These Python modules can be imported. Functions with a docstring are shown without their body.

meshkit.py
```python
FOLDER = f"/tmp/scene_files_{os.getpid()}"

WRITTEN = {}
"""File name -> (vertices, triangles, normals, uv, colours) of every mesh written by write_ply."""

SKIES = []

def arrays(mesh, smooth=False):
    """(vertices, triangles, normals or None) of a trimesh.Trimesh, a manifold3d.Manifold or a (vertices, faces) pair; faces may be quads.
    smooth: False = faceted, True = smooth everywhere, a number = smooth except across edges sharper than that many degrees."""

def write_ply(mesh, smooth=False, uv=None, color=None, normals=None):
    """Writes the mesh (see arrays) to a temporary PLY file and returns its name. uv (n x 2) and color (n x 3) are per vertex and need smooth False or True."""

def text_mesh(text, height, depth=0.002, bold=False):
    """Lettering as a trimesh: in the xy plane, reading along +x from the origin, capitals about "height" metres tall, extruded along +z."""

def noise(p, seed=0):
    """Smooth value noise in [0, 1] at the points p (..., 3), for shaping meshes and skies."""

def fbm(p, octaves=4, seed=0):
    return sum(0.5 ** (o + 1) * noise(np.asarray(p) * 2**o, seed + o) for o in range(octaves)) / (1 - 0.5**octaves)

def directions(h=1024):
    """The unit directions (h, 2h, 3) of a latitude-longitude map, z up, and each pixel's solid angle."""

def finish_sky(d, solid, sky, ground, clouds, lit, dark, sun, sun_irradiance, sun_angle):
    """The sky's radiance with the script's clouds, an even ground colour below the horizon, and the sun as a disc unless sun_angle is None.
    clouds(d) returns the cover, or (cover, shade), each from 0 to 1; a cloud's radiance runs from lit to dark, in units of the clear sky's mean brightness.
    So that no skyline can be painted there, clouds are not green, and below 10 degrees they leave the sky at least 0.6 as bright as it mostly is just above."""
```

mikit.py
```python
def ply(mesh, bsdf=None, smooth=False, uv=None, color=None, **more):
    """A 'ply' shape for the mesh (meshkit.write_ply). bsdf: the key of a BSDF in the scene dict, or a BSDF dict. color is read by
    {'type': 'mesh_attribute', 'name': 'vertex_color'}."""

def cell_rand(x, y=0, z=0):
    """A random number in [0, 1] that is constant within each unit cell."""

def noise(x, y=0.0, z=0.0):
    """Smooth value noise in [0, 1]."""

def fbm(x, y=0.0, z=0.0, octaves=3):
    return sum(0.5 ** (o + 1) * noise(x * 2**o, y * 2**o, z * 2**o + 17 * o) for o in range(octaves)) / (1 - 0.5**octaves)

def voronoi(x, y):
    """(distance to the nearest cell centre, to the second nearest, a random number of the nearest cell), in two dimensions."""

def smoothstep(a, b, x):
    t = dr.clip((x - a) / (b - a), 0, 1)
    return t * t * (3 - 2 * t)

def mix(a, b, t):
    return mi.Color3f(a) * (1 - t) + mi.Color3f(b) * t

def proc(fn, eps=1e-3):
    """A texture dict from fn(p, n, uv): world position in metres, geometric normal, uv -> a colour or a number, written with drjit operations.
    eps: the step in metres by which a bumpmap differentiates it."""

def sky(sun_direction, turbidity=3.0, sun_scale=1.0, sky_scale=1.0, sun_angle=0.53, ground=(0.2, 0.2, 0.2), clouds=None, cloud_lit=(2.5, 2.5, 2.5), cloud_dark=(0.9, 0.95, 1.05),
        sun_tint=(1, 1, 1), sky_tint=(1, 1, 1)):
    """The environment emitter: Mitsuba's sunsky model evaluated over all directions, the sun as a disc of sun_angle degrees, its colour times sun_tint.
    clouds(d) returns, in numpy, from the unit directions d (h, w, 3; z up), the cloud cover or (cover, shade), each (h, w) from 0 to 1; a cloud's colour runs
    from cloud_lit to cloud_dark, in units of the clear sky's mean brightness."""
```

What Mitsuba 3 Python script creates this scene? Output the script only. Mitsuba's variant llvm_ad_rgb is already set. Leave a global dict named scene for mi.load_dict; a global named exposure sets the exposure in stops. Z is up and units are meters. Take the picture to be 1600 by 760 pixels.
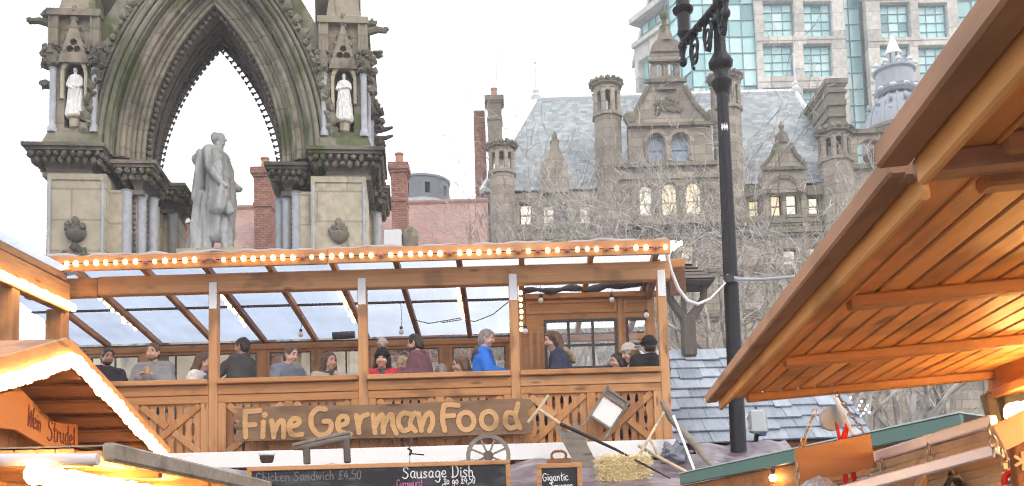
import math, random
import numpy as np, trimesh, mitsuba as mi, drjit as dr, mikit, meshkit
import manifold3d as m3
from shapely.geometry import Polygon, LineString, box as sbox, Point
from shapely.ops import unary_union
from shapely import affinity

# ---------------------------------------------------------------- camera, sky, exposure
FPX, CX, CY, PITCH, ROLL, EYE = 1500.0, 800.0, 700.0, math.atan(140 / 1500), 0.028, np.array([0, 0, 1.65])
_f = np.array([0, math.cos(PITCH), math.sin(PITCH)])
_u0, _r0 = np.array([0, -math.sin(PITCH), math.cos(PITCH)]), np.array([1.0, 0, 0])
_r = math.cos(ROLL) * _r0 - math.sin(ROLL) * _u0
_u = math.cos(ROLL) * _u0 + math.sin(ROLL) * _r0
T = mi.ScalarTransform4f
scene, labels = {}, {}
scene['camera'] = {'type': 'perspective', 'fov': 2 * math.degrees(math.atan(800 / FPX)), 'fov_axis': 'x', 'near_clip': 0.05, 'far_clip': 2000.0,
                   'principal_point_offset_y': -(CY - 380) / 760,
                   'to_world': T().look_at(origin=EYE.tolist(), target=(EYE + _f).tolist(), up=_u.tolist())}
scene['sky'] = mikit.sky((0.35, -0.55, 0.6), turbidity=4, sun_scale=0.12, sun_angle=25, clouds=lambda d: 1.0, cloud_lit=(1.95, 2.03, 2.18), ground=(0.16, 0.15, 0.14))
exposure = 3.1


def at(u, v, Y):
    """Planning aid: the point at depth Y (metres in front of the camera) on the line of sight of a survey reading of the photograph (1600 x 760)."""
    d = _f + (u - CX) / FPX * _r - (v - CY) / FPX * _u
    return EYE + d * (Y / d[1])

# ---------------------------------------------------------------- helpers
_count = {}


def numbered(name):
    n = _count.get(name, -1) + 1
    _count[name] = n
    return name if n == 0 else f'{name}_{n:03d}'


def thing(name, label, cat, group=None, kind=None):
    key = numbered(name)
    labels[key] = {'label': label, 'category': cat}
    if group: labels[key]['group'] = group
    if kind: labels[key]['kind'] = kind
    return key


SMALL = {'carved_leaves', 'carved_canopy', 'dogtooth_strip', 'spiky_fringe', 'carved_frieze', 'carved_relief', 'straw', 'twigs', 'branches', 'carved_crest', 'fringe_knobs', 'coping', 'cornice_leaves', 'rib', 'top_beads', 'chain'}
APART = {'crockets': 'crocket', 'gargoyle': 'gargoyle', 'pilaster': 'pilaster', 'finial': 'finial', 'urn': 'urn', 'string_course': 'string_course', 'roll_moulding': 'roll_moulding', 'pier_frame': 'frame_strip', 'angle_shaft': 'angle_shaft', 'glazing_bar': 'glazing_bar',
         'sill_band': 'sill_band', 'panel_moulding': 'panel_moulding', 'batten': 'batten', 'eyes': 'eye', 'eyebrows': 'eyebrow', 'paper_remnant': 'paper_remnant'}


def part(parent, name, mesh, mat, smooth=False, label=None, **more):
    if name in APART and isinstance(mesh, MB) and len(mesh.v) > 1:
        for i, (v, f) in enumerate(zip(mesh.v, mesh.f)):
            key = part(parent, APART[name], MB().add(v, f - sum(len(x) for x in mesh.v[:i])), mat, smooth, label, **more)
        return key
    name = APART.get(name, name)
    if name in SMALL:
        key = numbered(parent + '__' + name)
        scene[key] = mikit.ply(mesh.tm() if isinstance(mesh, MB) else mesh, mat, smooth, **more)
        labels[key] = {'kind': 'stuff'}
        return key
    key = numbered(parent + '__' + name)
    scene[key] = mikit.ply(mesh.tm() if isinstance(mesh, MB) else mesh, mat, smooth, **more)
    if label: labels[key] = {'label': label}
    return key


def solo(name, mesh, mat, label, cat, group=None, kind=None, smooth=False, **more):
    key = thing(name, label, cat, group, kind)
    scene[key] = mikit.ply(mesh.tm() if isinstance(mesh, MB) else mesh, mat, smooth, **more)
    return key


def struct(name, mesh, mat, smooth=False):
    key = numbered(name)
    scene[key] = mikit.ply(mesh.tm() if isinstance(mesh, MB) else mesh, mat, smooth)
    labels[key] = {'kind': 'structure'}
    return key


def unit(v):
    v = np.asarray(v, float)
    return v / (np.linalg.norm(v) + 1e-12)


BOXF = np.array([[0, 2, 1], [1, 2, 3], [4, 5, 6], [5, 7, 6], [0, 1, 4], [1, 5, 4], [2, 6, 3], [3, 6, 7], [0, 4, 2], [2, 4, 6], [1, 3, 5], [3, 7, 5]])


class MB:
    """Collects pieces of one mesh."""

    def __init__(self):
        self.v, self.f, self.n = [], [], 0

    def add(self, v, f):
        self.v.append(np.asarray(v, float)); self.f.append(np.asarray(f, int) + self.n); self.n += len(v)
        return self

    def mesh(self, m, M=None):
        v = np.array(m.vertices)
        if M is not None: v = v @ M[:3, :3].T + M[:3, 3]
        return self.add(v, m.faces)

    def tm(self):
        return trimesh.Trimesh(np.vstack(self.v), np.vstack(self.f), process=False)

    def frame(self, o, X, Y, Z):
        """a box with corner o and edge vectors X, Y, Z (right-handed)"""
        o, X, Y, Z = (np.asarray(a, float) for a in (o, X, Y, Z))
        v = [o + i * X + j * Y + k * Z for k in (0, 1) for j in (0, 1) for i in (0, 1)]
        return self.add(v, BOXF if np.dot(np.cross(X, Y), Z) > 0 else BOXF[:, ::-1])

    def span(self, x0, x1, y0, y1, z0, z1):
        return self.frame((x0, y0, z0), (x1 - x0, 0, 0), (0, y1 - y0, 0), (0, 0, z1 - z0))

    def bar(self, p, q, w, h, up=(0, 0, 1)):
        """beam from p to q, w wide sideways, h along up; p and q on its axis"""
        p, q = np.asarray(p, float), np.asarray(q, float)
        d = unit(q - p)
        s = unit(np.cross(d, up)); n = np.cross(s, d)
        return self.frame(p - s * w / 2 - n * h / 2, q - p, s * w, n * h)

    def bevel(self, p, q, w, h, up=(0, 0, 1), b=0.006):
        """beam with chamfered edges"""
        p, q = np.asarray(p, float), np.asarray(q, float)
        d = unit(q - p)
        s = unit(np.cross(d, up)); n = np.cross(s, d)
        L = np.linalg.norm(q - p)
        a, c = w / 2, h / 2
        ring = [(-a + b, -c), (a - b, -c), (a, -c + b), (a, c - b), (a - b, c), (-a + b, c), (-a, c - b), (-a, -c + b)]
        v = []
        for t, k in ((0, 1 - 2 * b / max(min(w, h), 3 * b)), (b, 1), (L - b, 1), (L, 1 - 2 * b / max(min(w, h), 3 * b))):
            v += [p + d * t + s * x * k + n * y * k for x, y in ring]
        f = []
        for r in range(3):
            for i in range(8):
                j = (i + 1) % 8
                A, B, C, D = r * 8 + i, r * 8 + j, r * 8 + 8 + j, r * 8 + 8 + i
                f += [[A, B, C], [A, C, D]]
        for i in range(1, 7):
            f += [[0, i + 1, i], [24, 24 + i, 24 + i + 1]]
        f = np.array(f)
        return self.add(v, f[:, ::-1] if np.dot(np.cross(s, n), d) < 0 else f)

    def tube(self, pts, r, n=6, cap=True):
        P = np.asarray(pts, float)
        R = np.broadcast_to(np.asarray(r, float), (len(P),))
        t = np.gradient(P, axis=0)
        t /= np.linalg.norm(t, axis=1, keepdims=True) + 1e-12
        a = np.cross(t[0], [0, 0, 1.0] if abs(t[0][2]) < .9 else [1.0, 0, 0]); a = unit(a)
        ang = np.arange(n) * 2 * np.pi / n
        v = []
        for i in range(len(P)):
            a = unit(a - t[i] * np.dot(a, t[i])); b = np.cross(t[i], a)
            v.append(P[i] + R[i] * (np.cos(ang)[:, None] * a + np.sin(ang)[:, None] * b))
        v = np.vstack(v)
        i, j = np.meshgrid(np.arange(len(P) - 1), np.arange(n), indexing='ij')
        A, B, C, D = i * n + j, i * n + (j + 1) % n, (i + 1) * n + (j + 1) % n, (i + 1) * n + j
        f = np.vstack([np.stack([A, B, C], -1).reshape(-1, 3), np.stack([A, C, D], -1).reshape(-1, 3)])
        if cap and n > 2:
            e = (len(P) - 1) * n
            f = np.vstack([f, [[0, k + 1, k] for k in range(1, n - 1)], [[e, e + k, e + k + 1] for k in range(1, n - 1)]])
        return self.add(v, f)

    def lathe(self, prof, c=(0, 0, 0), n=12, sx=1, sy=1, rot=0.0):
        """profile of (r, z), bottom first"""
        c = np.asarray(c, float)
        ang = np.arange(n) * 2 * np.pi / n + rot
        v = np.vstack([np.stack([c[0] + r * sx * np.cos(ang), c[1] + r * sy * np.sin(ang), np.full(n, c[2] + z)], 1) for r, z in prof])
        f = []
        for i in range(len(prof) - 1):
            for j in range(n):
                k = (j + 1) % n
                f += [[i * n + j, i * n + k, i * n + n + k], [i * n + j, i * n + n + k, i * n + n + j]]
        e = (len(prof) - 1) * n
        f += [[0, k + 1, k] for k in range(1, n - 1)] + [[e, e + k, e + k + 1] for k in range(1, n - 1)]
        return self.add(v, f)

    def ball(self, c, r, sub=1):
        m = trimesh.creation.icosphere(sub)
        return self.add(m.vertices * np.asarray(r, float) + np.asarray(c, float), m.faces)

    def poly(self, pg, o, X, Y, d):
        """extrude a shapely polygon (in metres along unit vectors X, Y from o) by d along X x Y"""
        o, X, Y = (np.asarray(a, float) for a in (o, X, Y))
        Z = np.cross(X, Y)
        for g in getattr(pg, 'geoms', [pg]):
            if g.geom_type != 'Polygon' or g.area < 1e-7: continue
            m = trimesh.creation.extrude_polygon(g, abs(d), engine='earcut')
            V = m.vertices.copy()
            if d < 0: V[:, 2] -= abs(d)
            self.add(o + V[:, :1] * X + V[:, 1:2] * Y + V[:, 2:] * Z, m.faces)
        return self

    def blob(self, c, r, seed, amp=.3, sub=2, fr=2.2):
        m = trimesh.creation.icosphere(sub)
        k = 1 + 1.5 * amp * (meshkit.fbm(m.vertices * fr + seed * 7.3, 3, int(seed)) - .5) * 2
        a = np.arctan2(m.vertices[:, 1], m.vertices[:, 0])
        k = k * (1 + .6 * amp * np.sin(a * 3 + seed) * np.sin(m.vertices[:, 2] * 4 + seed * 2))
        return self.add(m.vertices * k[:, None] * np.asarray(r, float) + np.asarray(c, float), m.faces)


def rotz(a):
    c, s = math.cos(a), math.sin(a)
    return np.array([[c, -s, 0], [s, c, 0], [0, 0, 1.0]])


def arch_poly(w, h, n=8, pointed=False):
    """window outline: width w, total height h, round (or pointed) head, from x=-w/2, y=0"""
    a = w / 2
    if pointed:
        R = w * 1.0
        top = [(-a + R - R * math.cos(t), (h - R * .866) + R * math.sin(t)) for t in np.linspace(0, math.pi / 3, n)]
        top += [(-x, y) for x, y in top[::-1][1:]]
    else:
        top = [(-a * math.cos(t), h - a + a * math.sin(t)) for t in np.linspace(0, math.pi, 2 * n)]
    return Polygon([(-a, 0)] + top + [(a, 0)])


# ---------------------------------------------------------------- materials
def bsdf(name, d, two=True):
    scene[name] = {'type': 'twosided', 'b': d} if two else d
    return name


def rgb(*c):
    return {'type': 'rgb', 'value': list(c)}


def plain(name, c, rough=.6, spec=.4, metal=0.0, **k):
    return bsdf(name, {'type': 'principled', 'base_color': rgb(*c), 'roughness': rough, 'specular': spec, 'metallic': metal, **k})


def wood_tex(c0, c1, axis, s=1.0, knots=True, wear=None, seed=0.0):
    def fn(p, n, uv):
        q = [p.x, p.y, p.z]
        a = q.pop(axis)
        x, y = q
        w = mikit.noise(a * .9, x * 3 + seed, y * 3) * .8
        ring = mikit.fbm(x * 55 * s + w * 3, y * 55 * s + w * 3, a * 1.6 * s + seed, 3)
        fine = mikit.noise(x * 260 * s, y * 260 * s, a * 6 * s)
        tone = mikit.fbm(x * 2.3 + seed, y * 2.3, a * .55, 2)
        t = dr.clip((ring - .5) * 1.5 + .5, 0, 1) * .55 + fine * .15 + (tone - .3) * .45
        col = mikit.mix(c0, c1, dr.clip(t, 0, 1))
        if knots:
            f1, f2, r = mikit.voronoi((x + y) * 7 * s + seed, a * 1.6 * s)
            k = mikit.smoothstep(.16, .05, f1) * dr.select(r > .86, 1.0, 0.0)
            col = col * (1 - .5 * k)
        st = mikit.fbm(x * 5 + 3, y * 5 + seed, a * 2.2, 3)
        col = col * (1 - .38 * mikit.smoothstep(.50, .78, st)) * (.93 + .14 * mikit.noise(x * 21 + seed, y * 21, a * .7))
        if wear is not None:
            g = mikit.smoothstep(.52, .72, mikit.fbm(x * 4 + 9, y * 4, a * 1.5, 3))
            col = mikit.mix(col, wear, g * .7)
        return col
    return mikit.proc(fn)


def wood(name, c0, c1, axis, rough=.5, **k):
    return bsdf(name, {'type': 'principled', 'base_color': wood_tex(c0, c1, axis, **k), 'roughness': rough, 'specular': .35})


# orange stained softwood of the stalls: grain along x, y, z
OR0, OR1 = (.54, .265, .105), (.33, .14, .047)
for i, ax in enumerate('xyz'):
    wood(f'wood_{ax}', OR0, OR1, i)
    wood(f'woodb_{ax}', (.58, .31, .145), (.39, .18, .075), i, seed=5.3)
    wood(f'woodd_{ax}', (.30, .125, .055), (.17, .065, .028), i, seed=2.1)
    wood(f'woodc_{ax}', (.42, .185, .075), (.24, .097, .036), i, seed=3.3)
wood('wood_canopy', (.76, .40, .145), (.56, .26, .082), 1, rough=.42, s=.8, seed=1.7)
wood('wood_canopyb', (.70, .345, .12), (.48, .21, .066), 1, rough=.42, s=.8, seed=4.7)
wood('wood_edge', (.46, .26, .16), (.32, .165, .10), 1, rough=.5, s=.8, seed=8.7)
wood('wood_grey', (.30, .265, .23), (.17, .145, .12), 0, rough=.8, seed=3)
wood('wood_greyz', (.27, .24, .21), (.14, .12, .105), 2, rough=.8, seed=3)
wood('wood_sign', (.27, .165, .10), (.165, .098, .056), 0, rough=.75, s=.7, seed=6.1)
wood('wood_letter', (.62, .37, .165), (.48, .27, .11), 0, rough=.6, knots=False)
wood('wood_pale', (.62, .50, .34), (.46, .34, .21), 0, rough=.6, seed=7)
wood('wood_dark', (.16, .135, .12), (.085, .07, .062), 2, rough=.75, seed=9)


def stone(name, c, soot=(.05, .047, .043), moss=0.0, soot_amt=.5, scale=1.0, rough=.85, courses=None, bump=.012, cvar=.40, joint=.38):
    c = tuple(c)

    def fn(p, n, uv):
        a = mikit.fbm(p.x * 1.3 * scale, p.y * 1.3 * scale, p.z * .55 * scale, 4)
        b = mikit.fbm(p.x * 11 * scale, p.y * 11 * scale, p.z * 7 * scale, 3)
        col = mi.Color3f(c) * (.72 + .56 * b)
        if courses:
            row = dr.floor(p.z / courses[1])
            u = (p.x + p.y) / courses[0] + dr.select(row - 2 * dr.floor(row / 2) > .5, .5, 0.0)
            col = col * (1 - cvar / 2 + cvar * mikit.cell_rand(u, row, 3))
            ju = dr.abs(u - dr.floor(u) - .5) * courses[0]
            jv = dr.abs(p.z / courses[1] - row - .5) * courses[1]
            j = dr.maximum(mikit.smoothstep(courses[0] / 2 - .03, courses[0] / 2 - .008, ju), mikit.smoothstep(courses[1] / 2 - .03, courses[1] / 2 - .008, jv))
            col = col * (1 - joint * j)
        s = mikit.smoothstep(.62 - .3 * soot_amt, .86 - .3 * soot_amt, a + .25 * (b - .5))
        col = mikit.mix(col, mi.Color3f(soot) * (.7 + .7 * b), s * min(1.0, soot_amt * 1.35))
        if moss > 0:
            m = mikit.fbm(p.x * 1.9 + 31, p.y * 1.9, p.z * .8, 4)
            g = mikit.smoothstep(.60 - .25 * moss, .74 - .2 * moss, m + .22 * dr.maximum(n.z, 0))
            col = mikit.mix(col, mi.Color3f(.075, .095, .035) * (.6 + .9 * b), g * .85)
        return col

    def bf(p, n, uv):
        return mikit.fbm(p.x * 9 * scale, p.y * 9 * scale, p.z * 9 * scale, 3)
    return bsdf(name, {'type': 'bumpmap', 'arbitrary': mikit.proc(bf, .01), 'scale': bump, 'bsdf': {'type': 'principled', 'base_color': mikit.proc(fn), 'roughness': rough, 'specular': .25}})

# ---------------------------------------------------------------- body modelling
def sph(p, r, n=10):
    if np.ndim(r) == 0:
        return m3.Manifold.sphere(float(r), n).translate([float(x) for x in p])
    return m3.Manifold.sphere(1.0, n).scale([float(x) for x in r]).translate([float(x) for x in p])


def bone(*pr, n=10):
    return m3.Manifold.batch_hull([sph(p, r, n) for p, r in pr])


def fuse(bones, length=.03, smooth=8, lamb=.5):
    man = m3.Manifold.batch_boolean(bones, m3.OpType.Add).refine_to_length(length)
    m = man.to_mesh()
    t = trimesh.Trimesh(m.vert_properties[:, :3], m.tri_verts, process=True)
    if smooth: trimesh.smoothing.filter_taubin(t, lamb=lamb, nu=lamb + .03, iterations=smooth)
    return t


def moved(m, M=None, shift=None, scale=1.0):
    t = m.tm() if isinstance(m, MB) else m.copy()
    v = np.array(t.vertices) * scale
    if M is not None: v = v @ np.asarray(M).T
    if shift is not None: v = v + np.asarray(shift, float)
    return trimesh.Trimesh(v, t.faces, process=False)


# ---------------------------------------------------------------- ground and plain materials
def setts(p, n, uv):
    row = dr.floor(p.y / .11)
    u = p.x / .2 + .5 * (row - 2 * dr.floor(row / 2))
    c = .05 + .06 * mikit.cell_rand(u, row) + .05 * mikit.fbm(p.x * .6, p.y * .6, 0, 3)
    j = dr.maximum(mikit.smoothstep(.40, .48, dr.abs(u - dr.floor(u) - .5)), mikit.smoothstep(.36, .46, dr.abs(p.y / .11 - row - .5)))
    return mi.Color3f(1.05, 1, .95) * c * (1 - .55 * j)


bsdf('paving', {'type': 'principled', 'base_color': mikit.proc(setts), 'roughness': .55, 'specular': .4})
struct('ground', MB().frame((-400, -100, 0), (800, 0, 0), (0, 800, 0), (0, 0, -.5)), 'paving')

stone('stone_panel', (.45, .405, .31), soot=(.10, .09, .075), soot_amt=.38, courses=(1.3, .62), cvar=.12, joint=.30)
stone('stone_carved', (.20, .175, .145), soot=(.05, .046, .043), soot_amt=.58, moss=.1)
stone('stone_arch', (.285, .25, .195), soot=(.05, .046, .042), soot_amt=.58, moss=.16, courses=(2.6, .48), cvar=.25, joint=.28)
stone('stone_mossy', (.215, .20, .155), soot=(.05, .048, .042), soot_amt=.55, moss=.30)
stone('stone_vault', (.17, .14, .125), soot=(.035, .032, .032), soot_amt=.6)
stone('stone_far', (.345, .30, .245), soot=(.16, .145, .125), soot_amt=.42, scale=.6, courses=(1.1, .42))
stone('stone_fard', (.235, .205, .165), soot=(.12, .11, .095), soot_amt=.5, scale=.7, moss=.08)
stone('marble_blue', (.40, .42, .46), soot=(.25, .26, .28), soot_amt=.4, rough=.35)
stone('marble_statue', (.43, .45, .46), soot=(.20, .205, .21), soot_amt=.5, scale=1.6, rough=.6)
stone('marble_white', (.74, .75, .74), soot=(.42, .42, .42), soot_amt=.3, scale=2, rough=.6)
stone('brick_red', (.33, .165, .125), soot=(.12, .07, .06), soot_amt=.4, courses=(.24, .085))
stone('concrete_pale', (.55, .525, .48), soot=(.47, .45, .42), soot_amt=.15, scale=.4, courses=(3.0, 1.5))
plain('lead_grey', (.33, .36, .40), .45, .5)
plain('lead_pale', (.68, .70, .72), .5, .5)
plain('iron_black', (.014, .013, .017), .45, .3)
plain('frame_dark', (.075, .06, .055), .5)
plain('frame_steel', (.18, .30, .32), .4)
plain('white_paint', (.80, .80, .80), .5)
plain('pot_clay', (.42, .22, .15), .8)
plain('dark_void', (.02, .02, .022), .9)
for i, (c, r) in enumerate([((.42, .68, .69), .12), ((.56, .76, .76), .12), ((.30, .53, .55), .10), ((.15, .32, .35), .08)]):
    plain(f'office_glass_{"abcd"[i]}', c, r, .9)
plain('glass_blue', (.25, .33, .44), .08, .9)


def emit(name, c, k):
    scene[name + '_base'] = {'type': 'diffuse', 'reflectance': rgb(.5, .5, .5)}
    return {'emitter': {'type': 'area', 'radiance': rgb(*(x * k for x in c))}}


LIT = emit('lit_room', (1.0, .78, .44), .115)
LITW = emit('lit_room_white', (1.0, .90, .68), .13)


def slates(p, n, uv):
    row = dr.floor(p.z / .2)
    u = p.x / .30 + .5 * (row - 2 * dr.floor(row / 2)) + .2 * mikit.cell_rand(row, 3)
    r = mikit.cell_rand(u, row)
    c = mikit.mix((.19, .215, .23), (.33, .37, .39), r)
    big = mikit.fbm(p.x * .5, p.y * .5, p.z * .5, 4)
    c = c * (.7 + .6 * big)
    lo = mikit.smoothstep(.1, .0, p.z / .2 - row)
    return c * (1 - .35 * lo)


bsdf('slate_far', {'type': 'principled', 'base_color': mikit.proc(slates), 'roughness': .5, 'specular': .4})


def redtiles(p, n, uv):
    row = dr.floor(p.z / .11)
    u = p.x / .17 + .5 * (row - 2 * dr.floor(row / 2))
    c = mikit.mix((.29, .165, .14), (.36, .215, .185), mikit.cell_rand(u, row))
    c = c * (.75 + .5 * mikit.fbm(p.x * .7, p.y, p.z * .7, 3))
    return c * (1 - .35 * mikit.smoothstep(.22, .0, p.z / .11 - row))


bsdf('tile_red', {'type': 'principled', 'base_color': mikit.proc(redtiles), 'roughness': .6, 'specular': .4})

# ---------------------------------------------------------------- the memorial canopy
MPHI = math.radians(6)
MO = np.array([-5.86, 18.5, 0])
MR = rotz(MPHI)


def mpart(parent, name, mb, mat, smooth=False, **k):
    if name in APART and isinstance(mb, MB):
        m = MB()
        for v, f in zip(mb.v, mb.f): m.add(v @ MR.T + MO, f - f.min())
        return part(parent, name, m, mat, smooth, **k)
    return part(parent, name, moved(mb, MR, MO), mat, smooth, **k)


def arc_pts(a, h, n=22, k=None):
    """pointed arch from (-a, 0) over (0, h) to (a, 0), as (s, z) points; k: centre offset of the reference arch"""
    if k is None: k = (h * h - a * a) / (2 * a)
    R = a + k
    t1 = math.acos(min(1, k / R))
    r = [(R * math.cos(t) - k, R * math.sin(t)) for t in np.linspace(0, t1, n)]
    return [(-x, z) for x, z in r] + r[::-1][1:]


mem = thing('gothic_memorial', 'ornate soot-stained Gothic stone memorial canopy with tall pointed arch, behind the timber balcony', 'monument')
rng = np.random.default_rng(5)
FA, FH, FZ = 1.40, 3.42, 9.42
FK = (FH ** 2 - FA ** 2) / (2 * FA)
RA, RH, RZ, RS = 1.44, 3.62, 9.5, -.30
RK = (RH ** 2 - RA ** 2) / (2 * RA)


def ring(mb, a0, a1, t0, t1, z0, k, n=22):
    P, Q = arc_pts(a0, 0, n, k), arc_pts(a1, 0, n, k)
    v, f = [], []
    for (s0, h0), (s1, h1) in zip(P, Q):
        v += [(s0, t0, z0 + h0), (s1, t0, z0 + h1), (s1, t1, z0 + h1), (s0, t1, z0 + h0)]
    m = len(P)
    for i in range(m - 1):
        for j in range(4):
            A, B = i * 4 + j, i * 4 + (j + 1) % 4
            f += [[A, B, B + 4], [A, B + 4, A + 4]]
    mb.add(v, np.array(f)[:, ::-1])


def leaf_row(mb, p, q, step, r, seed, drop=.05):
    """curling leaf knobs of a carved capital between p and q"""
    p, q = np.asarray(p, float), np.asarray(q, float)
    n = max(2, int(np.linalg.norm(q - p) / step) + 1)
    for i in range(n):
        c = p + (q - p) * (i + .5) / n
        mb.blob(c + rng.uniform(-.01, .01, 3), (r * rng.uniform(.8, 1.2), r * rng.uniform(.8, 1.15), r * rng.uniform(.9, 1.5)), seed + i, .35, 1)


def capital(parent, s0, s1, t0, t1, zt, zb, seed):
    """a carved cornice block: stepped slab above a hollow bell with two rows of leaves"""
    mb = MB()
    mb.span(s0, s1, t0, t1, zt - .07, zt)
    mb.span(s0 + .05, s1 - .05, t0 + .05, t1 - .05, zt - .13, zt - .07)
    n = 7
    v, prof = [], []
    for i in range(n):
        a = i / (n - 1) * math.pi / 2
        d = .09 + .30 * (1 - math.cos(a)) * .0 + .27 * math.sin(a)
        prof.append((d, zt - .13 - (zt - zb - .21) * (1 - math.cos(a))))
    for d, z in prof:
        v += [(s0 + d, t0 + d, z), (s1 - d, t0 + d, z), (s1 - d, t1 - .0, z), (s0 + d, t1 - .0, z)]
    f = []
    for i in range(n - 1):
        for j in range(4):
            A, B = i * 4 + j, i * 4 + (j + 1) % 4
            f += [[A, A + 4, B + 4], [A, B + 4, B]]
    mb.add(v, np.array(f)[:, ::-1])
    mb.span(s0 + .30, s1 - .30, t0 + .30, t1, zb, zb + .09)
    k = mpart(parent, 'cornice', mb, 'stone_carved')
    lv = MB()
    for zz, o, r in ((zt - .19, .09, .052), (zt - .30, .17, .058)):
        leaf_row(lv, (s0 + o, t0 + o, zz), (s1 - o, t0 + o, zz), .16, r, seed)
        for s in (s0 + o, s1 - o): leaf_row(lv, (s, t0 + o, zz), (s, t1, zz), .16, r, seed + 20)
    key = numbered(k + '__carved_leaves')
    scene[key] = mikit.ply(moved(lv, MR, MO), 'stone_carved', 35)
    labels[key] = {'kind': 'stuff'}
    return k


def shaft(parent, s, t, z0, z1, r=.085, mat='marble_blue', name='column'):
    mb = MB().lathe([(r * 1.5, z0), (r * 1.5, z0 + .08), (r * 1.15, z0 + .14), (r, z0 + .18), (r, z1 - .1), (r * 1.2, z1 - .07), (r * 1.05, z1 - .04), (r * 1.35, z1)], (s, t, 0), 14)
    return mpart(parent, name, mb, mat, 40)


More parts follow.
